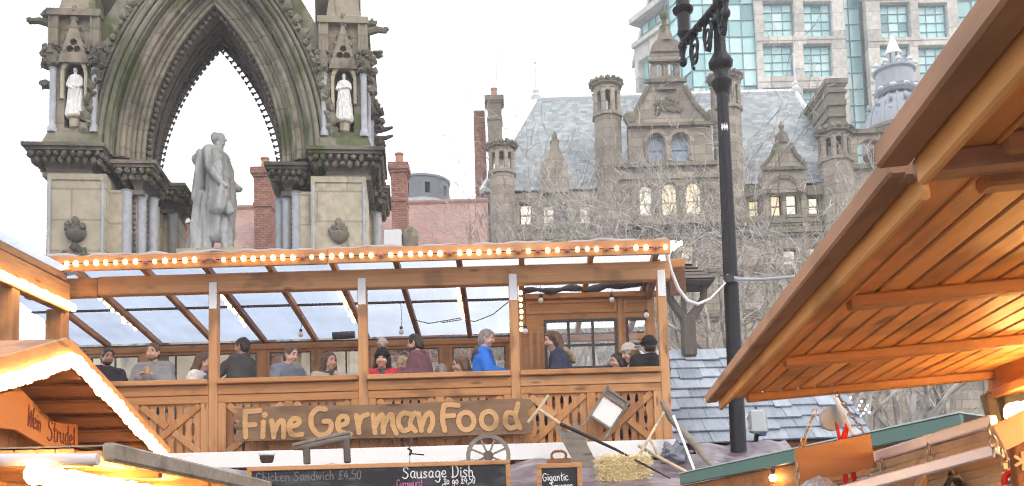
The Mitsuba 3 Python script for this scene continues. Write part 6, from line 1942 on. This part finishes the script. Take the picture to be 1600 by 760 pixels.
# low lean-to stall with a green metal roof edge
gs = thing('green_roof_stall', 'low stall with green metal roof edge sloping across in front of the lamp post', 'stall')
plain('green_metal', (.10, .21, .19), .35, .6)
plain('green_pale', (.46, .56, .58), .3, .6)
P0, P1 = at(1064, 750, 10.3), at(1504, 659, 7.0)
P0, P1 = P0 + (0, 0, 0), P1
dG = unit(P1 - P0); sG = unit(np.cross(dG, (0, 0, 1)))
sG = sG if sG[1] > 0 else -sG
part(gs, 'roof_edge', MB().bevel(P0, P1, .04, .12, b=.008), 'green_metal')
part(gs, 'roof_sheet', MB().frame(P0 + (0, 0, .062) - sG * .03, P1 - P0, sG * 1.3 + (0, 0, -.10), (0, 0, .012)), 'green_pale')
part(gs, 'fascia_board', MB().bevel(P0 + sG * .05 + (0, 0, -.17), P1 + sG * .05 + (0, 0, -.17), .03, .22), 'woodc_x')
part(gs, 'front_beam', MB().bevel(P0 + sG * .1 + (0, 0, -.36), P1 + sG * .1 + (0, 0, -.36), .08, .12), 'woodd_x')
for t in (.02, .5, .98): 
    p = P0 + (P1 - P0) * t + sG * .1
    part(gs, 'post', MB().bevel((p[0], p[1], 0), (p[0], p[1], p[2] - .42), .09, .09, up=(0, 1, 0)), 'wood_z')
part(gs, 'back_wall', MB().frame((P0 + sG * 1.2) * (1, 1, 0), (P1 - P0) * (1, 1, 0), sG * .04, (0, 0, 2.05)), 'woodc_z')

k = thing('bulb', 'single glowing bulb under the green roof edge', 'lamp')
p = at(1208, 747, 8.9)
part(k, 'glass', MB().ball(p, .038, 2), 'bulb_glass', True, **HOT)
part(k, 'holder', MB().lathe([(.018, .03), (.02, .08)], p, 8), 'socket')
part(k, 'flex', MB().tube([p + (0, 0, .07), p + (.0, .1, .25)], .005, 4), 'socket')

# ---------------------------------------------------------------- left-hand stall: gable with bulb rows along its verges, propped shutter below
lg = thing('strudel_stall', 'left-hand gabled timber stall facing the aisle, its gable edged by blazing bulb rows', 'stall')
AP, RE, LE = np.array([-2.80, 6.0, 2.90]), np.array([-2.72, 7.55, 2.34]), np.array([-2.88, 4.45, 2.34])
IN = np.array([-2.6, -.15, 0])
for E, nm in ((RE, 'far'), (LE, 'near')):
    part(lg, 'verge_board', MB().bevel(AP + (0, 0, .02), E + (0, 0, .02), .035, .14, b=.006), 'wood_y')
    part(lg, 'roof_slope', MB().frame(AP + (-.03, 0, .065), E - AP, IN, (0, 0, .015)), 'woodc_y')
    m = 7
    for i in range(m):
        p = AP + (E - AP) * (i + .5) / m + (-.02, 0, .045)
        part(lg, 'soffit_lath', MB().bevel(p, p + IN, .135, .03, up=np.cross(unit(E - AP), unit(IN)), b=.006), ('wood_x', 'woodb_x', 'woodc_x')[rc.integers(3)])
    for i in (1, 3, 5):
        p = AP + (E - AP) * (i + .2) / m + (-.05, 0, .0)
        part(lg, 'purlin', MB().bevel(p, p + IN, .06, .07), 'woodc_x')
xg = -3.28
gp = [(4.6, 0), (7.4, 0), (7.4, 2.36), (6.0, 2.86), (4.6, 2.36)]
wg = Polygon(gp).difference(sbox(4.9, 1.0, 7.1, 1.95))
n = 26
for i in range(n):
    y0, y1 = 4.6 + 2.8 * i / n, 4.6 + 2.8 * (i + 1) / n
    g = wg.intersection(sbox(y0 + .003, 0, y1 - .003, 3))
    for gg in getattr(g, "geoms", [g]):
        if gg.area > 0: part(lg, "gable_plank", MB().poly(gg, (xg, 0, 0), (0, 1, 0), (0, 0, 1), -.025), ('wood_z', 'woodb_z', 'woodc_z')[rc.integers(3)])
part(lg, 'gable_brace', MB().bevel((xg + .03, 4.75, 2.02), (xg + .03, 6.0, 2.78), .03, .09, up=(1, 0, 0)), 'wood_y')
part(lg, 'gable_brace', MB().bevel((xg + .03, 7.25, 2.02), (xg + .03, 6.0, 2.78), .03, .09, up=(1, 0, 0)), 'wood_y')
part(lg, 'king_post', MB().bevel((xg + .032, 5.6, 2.0), (xg + .032, 5.6, 2.6), .03, .09, up=(1, 0, 0)), 'woodb_z')
part(lg, 'lintel', MB().bevel((xg + .05, 4.5, 1.99), (xg + .05, 7.5, 1.99), .10, .09), 'wood_y')
part(lg, 'counter', MB().span(xg - .3, xg + .35, 4.6, 7.4, .96, 1.02), 'wood_y')
part(lg, 'back_wall', MB().span(-5.6, -5.55, 4.5, 7.5, 0, 2.3).span(-5.55, xg, 4.5, 4.55, 0, 2.3).span(-5.55, xg, 7.45, 7.5, 0, 2.3), 'woodc_y')
VHOT = bulbs_emit((1.0, .60, .23), 2.0)
for E, lab in ((RE, 'blazing bulb row running down the far verge of the left stall gable'), (LE, 'blazing bulb row along the near verge of the left stall gable')):
    L = np.linalg.norm(E - AP)
    bulb_string('bulb_string', lab, [AP + (E - AP) * t + (.04, 0, -.05) for t in np.arange(.02, 1.0, .088 / L)], .042, (), VHOT, group='bulb rows of the near huts')
k = thing('strudel_sign', 'orange wavy wooden sign with dark red script on the left stall gable', 'sign')
xs_ = xg + .12
sp = lambda u, v: (lambda d: (d[1], d[2]))(EYE + (lambda q: q * (xs_ / q[0]))(_f + (u - CX) / FPX * _r - (v - CY) / FPX * _u))
O = [sp(*q) for q in ((-20, 622), (10, 612), (32, 612), (42, 624), (52, 642), (66, 656), (90, 662), (117, 664), (118, 704), (92, 700), (66, 698), (40, 684), (20, 672), (-20, 668))]
part(k, 'board', MB().poly(Polygon(O).buffer(0), (xs_, 0, 0), (0, 1, 0), (0, 0, 1), .02), plain('sign_orange', (.42, .15, .04), .5))
plain('script_red', (.14, .025, .015), .6)
for t, (u0, v0), (u1, v1) in (('Wein', (37, 664), (59, 676)), ('Strudel', (69, 688), (113, 697))):
    y0, z0 = sp(u0, v0); y1, z1 = sp(u1, v1)
    g, L = writing(t, .13 if t[0] == 'S' else .12, .011, 8, .8)
    d = math.hypot(y1 - y0, z1 - z0)
    g = affinity.scale(g, d / L, 1.0, origin=(0, 0))
    g = affinity.rotate(g, math.degrees(math.atan2(z1 - z0, y1 - y0)), origin=(0, 0))
    part(k, 'lettering', MB().poly(affinity.translate(g, y0, z0), (xs_ + .0205, 0, 0), (0, 1, 0), (0, 0, 1), .004), 'script_red')
# propped shutter of the left stall
ls = thing('propped_shutter', 'low propped shutter with grey edge beam in front of the left stall', 'shutter')
xo, xi, y0, y1, zs0 = -1.86, xg + .1, 4.40, 7.2, 2.055
part(ls, 'edge_beam', MB().bevel((xo, y0, zs0 + .04), (xo + .02, y1, zs0 + .02), .06, .085, b=.01), 'wood_grey')
part(ls, 'frame_board', MB().bevel((xo - .10, y0 + .02, zs0 + .035), (xo - .08, y1, zs0 + .015), .12, .026), 'wood_canopyb')
b = xo - .165
while b > xi:
    w = rc.uniform(.09, .1)
    part(ls, 'plank', MB().bevel((b - w / 2, y0 + .02, zs0 + .05), (b - w / 2 + .02, y1, zs0 + .04), w - .006, .022, b=.004), 'wood_canopy' if rc.random() < .6 else 'wood_canopyb')
    b -= w
for y in (4.6, 5.5, 6.4, 7.3): part(ls, 'batten', MB().bevel((xo - .16, y, zs0 + .015), (xi, y, zs0 + .02), .06, .05, b=.006), 'woodb_x')
part(ls, 'top_sheet', MB().span(xi, xo - .02, y0 + .02, y1, zs0 + .068, zs0 + .074), 'wood_grey')
solo('steel_pipe', MB().tube([(xo - .02, y0 - .06, zs0 + .0), (xo - .7, y0 - .07, zs0 + .015), (xi - .6, y0 - .08, zs0 + .02)], .028, 12), plain('pipe_grey', (.52, .48, .50), .4, .5), 'grey steel pipe along the near edge of the low left shutter', 'pipe', smooth=50)
bulb_string('bulb_string', 'blazing bulb row under the low left shutter at the lower left edge', [(-2.14 - .09 * (y - 4.2), y, zs0 - .06) for y in np.arange(4.3, 7.4, .085)], .042, (), HOT, group='bulb rows of the near huts')

# ---------------------------------------------------------------- people on the balcony
for nm, c in dict(skin_a=(.62, .36, .27), skin_b=(.70, .44, .35), skin_c=(.50, .28, .20)).items(): plain(nm, c, .5, .4)
plain('eye_dark', (.03, .02, .02), .2, .6)
plain('lip', (.45, .17, .15), .5)


def cloth(name, c, rough=.8):
    def fn(p, n, uv):
        a = mikit.fbm(p.x * 7, p.y * 7, p.z * 4, 3)
        b = mikit.noise(p.x * 70, p.y * 70, p.z * 70)
        return mi.Color3f(c) * (.70 + .5 * a + .12 * b)
    return bsdf(name, {'type': 'principled', 'base_color': mikit.proc(fn), 'roughness': rough, 'specular': .25, 'sheen': .3})


for nm, c in dict(cloth_dark=(.055, .05, .065), cloth_greyj=(.25, .27, .30), cloth_white=(.78, .77, .74), cloth_char=(.075, .078, .082), cloth_bluegrey=(.17, .20, .26), cloth_beige=(.52, .45, .36), cloth_red=(.55, .045, .06),
                  cloth_maroon=(.15, .07, .09), cloth_blue=(.03, .16, .62), cloth_navy=(.035, .045, .085), cloth_black=(.022, .022, .025), cloth_cream=(.68, .60, .54), cloth_jeans=(.08, .10, .17), cloth_yellow=(.72, .68, .16), cloth_fur=(.36, .27, .19), cloth_purple=(.16, .11, .42)).items(): cloth(nm, c)
for nm, c in dict(hair_dark=(.035, .025, .02), hair_brown=(.12, .065, .04), hair_grey=(.30, .26, .25), hair_blond=(.55, .42, .24), hair_light=(.20, .12, .07)).items():
    def fn(p, n, uv, c=c):
        return mi.Color3f(c) * (.6 + .8 * mikit.noise(p.x * 160, p.y * 160, p.z * 14))
    bsdf(nm, {'type': 'principled', 'base_color': mikit.proc(fn), 'roughness': .45, 'specular': .5})


def person(label, u, v, Y, heading, skin='skin_a', jacket='cloth_dark', hair='hair_dark', style='short', hat=None, beard=None, arms='rest', yaw=0.0, nod=0.13, scale=1.0, floor=None, extra=None, group='people on the pavilion balcony', female=False):
    """heading: facing direction in degrees (0 = to the right in the picture, -90 = to the camera); v: top of the head in the survey"""
    fl_ = ZF if floor is None else floor
    top = at(u, v, Y)
    s = scale
    drop = (top[2] - fl_) / s - 1.75
    if -.10 < drop < .12:                                 # standing; take up the difference in the body's size
        s = (top[2] - fl_) / 1.75; drop = 0.0
    M = rotz(math.radians(heading))
    O = np.array([top[0], top[1], fl_])
    k = thing('person', label, 'person', group)
    up = lambda p: (p[0], p[1], p[2] + drop)
    sw = .165 if female else .19
    ey = {'rest': ((.06, .25, 1.16), (.26, .16, 1.08), (.33, .12, 1.08)), 'down': ((-.01, .25, 1.13), (.05, .26, .90), (.07, .26, .82)), 'table': ((.12, .26, 1.16), (.33, .15, 1.13), (.40, .10, 1.14)),
          'reach': ((.24, .22, 1.22), (.46, .20, 1.15), (.55, .18, 1.15)), 'chest': ((.06, .25, 1.16), (.22, .10, 1.26), (.26, .04, 1.31)), 'cup': ((.10, .26, 1.15), (.33, .20, 1.16), (.40, .17, 1.18))}[arms]
    hip = .95 + drop
    if drop < -.1:
        legs = lambda y: [((.0, y, hip), .085), ((.40, y * 1.25, hip + .01), .068), ((.34, y * 1.25, max(.07, hip - .42)), .045)]
    else:
        legs = lambda y: [((.0, y, hip), .085), ((.02, y, .50), .062), ((-.01, y, .08), .042)]
    # skin: one continuous body
    hr = rotz(math.radians(yaw)) @ np.array([[math.cos(nod), 0, math.sin(nod)], [0, 1, 0], [-math.sin(nod), 0, math.cos(nod)]])
    nk = np.array([0, 0, 1.50])
    H = lambda p: up(tuple(hr @ (np.asarray(p, float) - nk) + nk))
    hd = [bone((H((0, 0, 1.635)), (.096, .075, .112)), (H((.012, 0, 1.615)), (.09, .072, .10)), n=18), bone((H((.035, 0, 1.565)), (.058, .052, .055)), (H((.01, 0, 1.60)), (.08, .066, .08)), n=14),
          bone((H((.06, 0, 1.535)), (.030, .032, .022)), (H((.03, 0, 1.56)), (.05, .05, .05))),
          bone((H((.096, 0, 1.635)), .011), (H((.112, 0, 1.598)), .015), (H((.095, 0, 1.594)), .018)),
          bone((H((.080, .035, 1.60)), .022), (H((.05, .045, 1.58)), .028)), bone((H((.080, -.035, 1.60)), .022), (H((.05, -.045, 1.58)), .028)),
          bone((H((.083, .03, 1.660)), .013), (H((.086, 0, 1.664)), .014), (H((.083, -.03, 1.660)), .013)),
          bone((H((-.005, .076, 1.625)), (.018, .012, .026)), (H((0, .072, 1.60)), .012)), bone((H((-.005, -.076, 1.625)), (.018, .012, .026)), (H((0, -.072, 1.60)), .012)),
          bone((up((-.01, 0, 1.46)), .058), (H((.0, 0, 1.55)), .052)),
          bone((up((0, sw - .03, 1.42)), .05), (up((0, -sw + .03, 1.42)), .05), (up((0, .09, 1.10)), .09), (up((0, -.09, 1.10)), .09)), bone((up((0, .09, 1.10)), .09), (up((0, -.09, 1.10)), .09), ((0, .07, hip), .1), ((0, -.07, hip), .1))]
    for sg in (-1, 1):
        A0, A1, A2, A3 = (0, sg * sw, 1.42), *[(p[0], sg * p[1], p[2]) for p in ey]
        A0, A1, A2, A3 = up(A0), up(A1), up(A2), up(A3)
        hd += [bone((A0, .05), (A1, .038)), bone((A1, .038), (A2, .026)), bone((A2, .026), (tuple(np.array(A3) * .45 + np.array(A2) * .55), (.034, .018, .034)), n=8)]
        d = unit(np.array(A3) - np.array(A2)); s_ = unit(np.cross(d, (0, 0, 1)))
        pb = np.array(A3) * .6 + np.array(A2) * .4
        for j in range(4):
            q0 = pb + s_ * (.024 - .016 * j) + d * .01
            L = (.036, .044, .04, .03)[j]
            hd += [bone((q0, .009), (q0 + d * L + (0, 0, -.006), .0085), n=6), bone((q0 + d * L + (0, 0, -.006), .0085), (q0 + d * L * 1.6 + (0, 0, -.024), .0075), n=6)]
        hd.append(bone((np.array(A2) + s_ * .02 * -sg, .012), (pb + s_ * .045 * -sg + d * .012, .009), n=6))
        l = legs(sg * .09)
        hd += [bone(l[0], l[1]), bone(l[1], l[2]), bone((l[2][0], .04), ((l[2][0][0] + .16, l[2][0][1], l[2][0][2] - .03), .03))]
    lean = ((int(u) * 37) % 11 - 3) * .018 + (.10 if arms in ('table', 'cup') else 0)
    side = ((int(u) * 53) % 13 - 6) * .010

    def fin(m):
        t = m.tm() if isinstance(m, MB) else m.copy()
        v_ = np.array(t.vertices); q = np.maximum(0, v_[:, 2] - hip)
        v_[:, 0] += lean * q; v_[:, 1] += side * q
        return moved(trimesh.Trimesh(v_, t.faces, process=False), M, O - (M @ np.array([lean, side, 0])) * (1.6 + drop - hip) * s, s)

    def put(name, bones, mat, length=.03, smooth=6):
        return part(k, name, fin(fuse(bones, length, smooth)), mat, 60)
    part(k, 'body', fin(fuse(hd, .018, 3)), skin, 60)
    ym = MB()
    for sg in (-1, 1): ym.ball(H((.086, sg * .031, 1.638)), (.009, .014, .008), 1)
    for v_, f_ in zip(ym.v, ym.f): part(k, 'eye', fin(MB().add(v_, f_ - f_.min())), 'eye_dark', True)
    bm = MB()
    for sg in (-1, 1): bm.tube([H((.090, sg * .048, 1.658)), H((.099, sg * .03, 1.667)), H((.098, sg * .014, 1.664))], .0045, 5)
    for v_, f_ in zip(bm.v, bm.f): part(k, 'eyebrow', fin(MB().add(v_, f_ - f_.min())), hair, 40)
    part(k, 'mouth', fin(MB().ball(H((.086, 0, 1.561)), (.010, .024, .006), 2)), 'lip', True)
    # jacket with sleeves and collar
    jk = [bone((up((0, sw + .01, 1.41)), .088), (up((0, -sw - .01, 1.41)), .088), (up((.015, .13, 1.12)), .14), (up((.015, -.13, 1.12)), .14), (up((-.01, 0, 1.38)), .135), n=12),
          bone((up((.01, .12, 1.12)), .118), (up((.01, -.12, 1.12)), .118), ((.0, .11, hip - .04), .125), ((.0, -.11, hip - .04), .125), n=12)]
    for sg in (-1, 1):
        A0, A1, A2 = up((0, sg * sw, 1.41)), *[up((p[0], sg * p[1], p[2])) for p in ey[:2]]
        jk += [bone((A0, .092), (A1, .074)), bone((A1, .074), (A2, .056))]
    j = fuse(jk, .03, 5)
    vv = np.array(j.vertices)
    nn = np.array(j.vertex_normals)
    vv += nn * ((meshkit.fbm(vv * (9, 9, 14) + Y * 3 + u, 3, int(u)) - .5) * .046)[:, None]
    part(k, 'jacket', fin(trimesh.Trimesh(vv, j.faces, process=False)), jacket, 60)
    cm = MB()
    ring_ = [(.075 * math.cos(t) - .005, .078 * math.sin(t), 1.475 + .022 * math.cos(t) * -1) for t in np.linspace(.5, 2 * math.pi - .5, 14)]
    cm.tube([up(q) for q in ring_], .026, 8)
    part(k, 'collar', fin(cm), (extra or {}).get('collar', jacket), 60)
    tr = []
    for sg in (-1, 1):
        l = legs(sg * .09)
        tr += [bone((l[0][0], .105), (l[1][0], .082)), bone((l[1][0], .08), (l[2][0], .062))]
    put('trousers', tr, 'cloth_jeans' if int(u) % 2 else 'cloth_char', .05, 4)
    # hair
    face = m3.Manifold.batch_hull([sph(H((.118, 0, 1.618)), (.088, .094, .098), 16), sph(H((.105, 0, 1.50)), (.085, .092, .07), 16)])
    cap = m3.Manifold.batch_hull([sph(H((-.010, 0, 1.648)), (.104, .085, .112), 18), sph(H((-.03, 0, 1.60)), (.085, .078, .085), 16)])
    hs = [cap]
    if style == 'long':
        for sg in (-1, 1):
            hs.append(bone((H((-.02, sg * .055, 1.66)), .05), (H((-.01, sg * .085, 1.56)), .036), (H((-.02, sg * .095, 1.43)), .036), n=12))
        hs.append(bone((H((-.06, .03, 1.66)), .07), (H((-.06, -.03, 1.66)), .07), (H((-.09, .055, 1.42)), .05), (H((-.09, -.055, 1.42)), .05), n=12))
    if style == 'bob':
        hs.append(bone((H((-.045, .04, 1.66)), .085), (H((-.045, -.04, 1.66)), .085), (H((-.06, .06, 1.50)), .06), (H((-.06, -.06, 1.50)), .06), n=14))
    hm = m3.Manifold.batch_boolean(hs, m3.OpType.Add) - face
    if style == 'short':
        for sg in (-1, 1): hm = hm - sph(H((.035, sg * .085, 1.575)), (.05, .04, .06), 12)
    if style != 'none':
        t = fuse([hm], .022, 3)
        vv = np.array(t.vertices); nn = np.array(t.vertex_normals)
        vv += nn * ((meshkit.fbm(vv * (40, 40, 12), 2, int(u)) - .5) * .024)[:, None]
        part(k, 'hair', fin(trimesh.Trimesh(vv, t.faces, process=False)), hair, 60)
    if beard:
        b = m3.Manifold.batch_hull([sph(H((.052, 0, 1.545)), (.052, .050, .036), 12), sph(H((.02, 0, 1.565)), (.06, .070, .045), 12)]) - sph(H((.105, 0, 1.595)), (.05, .05, .040), 12)
        part(k, 'beard', fin(fuse([b], .02, 3)), beard, 60)
    if hat:
        mat, kind = hat
        hb_ = m3.Manifold.batch_hull([sph(H((-.008, 0, 1.675)), (.116, .098, .105), 18), sph(H((-.02, 0, 1.64)), (.112, .095, .06), 18)]) - m3.Manifold.batch_hull([sph(H((.13, 0, 1.585)), (.08, .1, .085), 16), sph(H((.1, 0, 1.50)), (.1, .1, .08), 16)])
        t = fuse([hb_], .022, 3)
        part(k, 'hat', fin(t), mat, 60)
        rim = MB().tube([H((.112 * math.cos(a) - .012, .097 * math.sin(a), 1.668 + .012 * math.cos(a))) for a in np.linspace(0, 2 * math.pi, 20)], .016, 8)
        part(k, 'hat_rim', fin(rim), mat, 50)
        if kind == 'pom':
            pm = MB().blob(H((-.03, 0, 1.835)), (.06, .06, .055), 4, .35, 3, 5)
            part(k, 'pompom', fin(pm), 'cloth_cream', 60)
    if extra and 'hood' in extra:
        hm_ = fuse([bone((up((-.10, .09, 1.46)), .065), (up((-.10, -.09, 1.46)), .065), (up((-.16, 0, 1.38)), .07), n=12)], .02, 3)
        vv = np.array(hm_.vertices); vv += np.array(hm_.vertex_normals) * ((meshkit.noise(vv * 60, 2) - .5) * .03)[:, None]
        part(k, 'fur_hood', fin(trimesh.Trimesh(vv, hm_.faces, process=False)), extra['hood'], 60)
    if extra and 'scarf' in extra:
        sm = MB().tube([up((.075 * math.cos(t), .078 * math.sin(t), 1.46 + .01 * math.sin(3 * t))) for t in np.linspace(0, 2 * math.pi, 16)], .034, 8).tube([up(q) for q in ((.085, .02, 1.45), (.125, .04, 1.36), (.14, .05, 1.24))], .034, 8)
        part(k, 'scarf', fin(sm), extra['scarf'], 60)
    if extra and 'yoke' in extra:
        yk = fuse([bone((up((-.03, sw + .01, 1.42)), .082), (up((-.03, -sw - .01, 1.42)), .082), (up((-.05, .1, 1.34)), .10), (up((-.05, -.1, 1.34)), .10), n=12)], .03, 4)
        part(k, 'yoke', fin(yk), extra['yoke'], 60)
    if extra and 'cup' in extra:
        A2, A3 = np.array(up(ey[1])), np.array(up(ey[2]))
        c = A3
        nm, mt = extra['cup']
        key = thing(nm, extra['cup_label'], nm.split('_')[-1])
        scene[key] = mikit.ply(fin(MB().lathe([(.022, -.05), (.026, .0), (.028, .045), (.025, .045), (.022, -.03)], c + (.02, 0, .03), 14)), mt, 40)
    return k


plain('paper_white', (.82, .80, .78), .6)
bsdf('beer', {'type': 'principled', 'base_color': rgb(.55, .26, .05), 'roughness': .1, 'specular': .8}, True)
person('bearded man in dark jacket with blue collar, leftmost on the balcony', 167, 545, 13.0, -48, 'skin_a', 'cloth_dark', 'hair_dark', beard='hair_dark', arms='table', extra={'collar': 'cloth_purple'})
person('bearded man in light grey jacket facing the camera over the rail', 240, 537, 12.55, -92, 'skin_b', 'cloth_greyj', 'hair_brown', beard='hair_light', arms='chest', extra={'collar': 'cloth_bluegrey', 'cup': ('beer_glass', 'beer'), 'cup_label': 'small glass of amber beer held by the man in light grey'})
person('long-haired woman in white coat turned to the right by the second post', 316, 552, 12.6, -12, 'skin_b', 'cloth_white', 'hair_brown', 'long', arms='rest', nod=.2, female=True, extra={'scarf': 'cloth_purple'})
person('dark-haired man in charcoal jacket turned left with his arm stretched out', 380, 528, 12.6, 165, 'skin_c', 'cloth_char', 'hair_dark', arms='reach')
person('short-haired man in grey-blue jacket looking down at a white cup', 452, 541, 12.6, -35, 'skin_b', 'cloth_bluegrey', 'hair_brown', arms='cup', nod=.22, extra={'collar': 'cloth_navy', 'cup': ('paper_cup', 'paper_white'), 'cup_label': 'white paper cup held by the man in grey-blue'})
person('woman with long brown hair and beige coat under the dark heater', 514, 551, 12.75, -75, 'skin_b', 'cloth_beige', 'hair_brown', 'long', arms='table', yaw=28, female=True, extra={'scarf': 'cloth_char', 'hood': 'cloth_fur'})
person('woman in red coat and black bobble hat with a cream pompom', 597, 547, 12.5, -93, 'skin_b', 'cloth_red', 'hair_dark', 'long', hat=('cloth_black', 'pom'), arms='table', female=True, extra={'scarf': 'cloth_char'})
person('blonde woman half hidden behind the man in maroon', 631, 558, 13.0, -110, 'skin_b', 'cloth_white', 'hair_blond', 'long', arms='table', female=True)
person('dark-haired man in maroon jacket turned to the left', 651, 522, 12.5, 168, 'skin_a', 'cloth_maroon', 'hair_dark', beard='hair_dark', arms='cup')
person('grey-haired person sitting low, only the crown above the rail', 689, 569, 12.75, 100, 'skin_b', 'cloth_char', 'hair_grey', arms='table')
person('brown-haired woman sitting behind the man in bright blue, facing left', 722, 556, 12.75, 186, 'skin_b', 'cloth_beige', 'hair_light', 'bob', arms='table', female=True)
person('man in bright blue jacket with yellow collar turned to the right', 757, 515, 12.4, -8, 'skin_b', 'cloth_blue', 'hair_grey', arms='table', extra={'collar': 'cloth_yellow', 'yoke': 'cloth_char'})
person('woman with brown bob and navy coat with fur hood, facing left', 866, 518, 12.45, 184, 'skin_b', 'cloth_navy', 'hair_brown', 'bob', arms='table', female=True, extra={'hood': 'cloth_fur'})
person('dark-haired child leaning by the woman in the cream hat', 966, 552, 12.65, 205, 'skin_b', 'cloth_char', 'hair_dark', 'long', arms='table', scale=.92, female=True)
person('woman in cream knitted hat facing left near the right corner', 986, 539, 12.6, 192, 'skin_b', 'cloth_beige', 'hair_light', 'long', hat=('cloth_cream', 'plain'), arms='table', female=True)
person('person in black hat and black coat seen from behind at the right corner', 1014, 526, 12.4, 110, 'skin_b', 'cloth_black', 'hair_dark', hat=('cloth_black', 'plain'), arms='rest')
person('grey-haired person in the crowd, only the hair showing at the bottom edge', 1283, 749, 3.0, 95, 'skin_b', 'cloth_char', 'hair_grey', arms='down', floor=0.0, group=None)

# ---------------------------------------------------------------- damp winter air
scene['air'] = {'type': 'homogeneous', 'albedo': {'type': 'rgb', 'value': [.95, .95, .95]}, 'sigma_t': {'type': 'rgb', 'value': [.0019, .00195, .00205]}}
scene['haze'] = {'type': 'cube', 'to_world': T().translate([0, 60, 24]).scale([120, 70, 26]), 'bsdf': {'type': 'null'}, 'interior': {'type': 'ref', 'id': 'air'}}
scene['camera']['medium'] = {'type': 'ref', 'id': 'air'}
labels['haze'] = {'kind': 'stuff'}
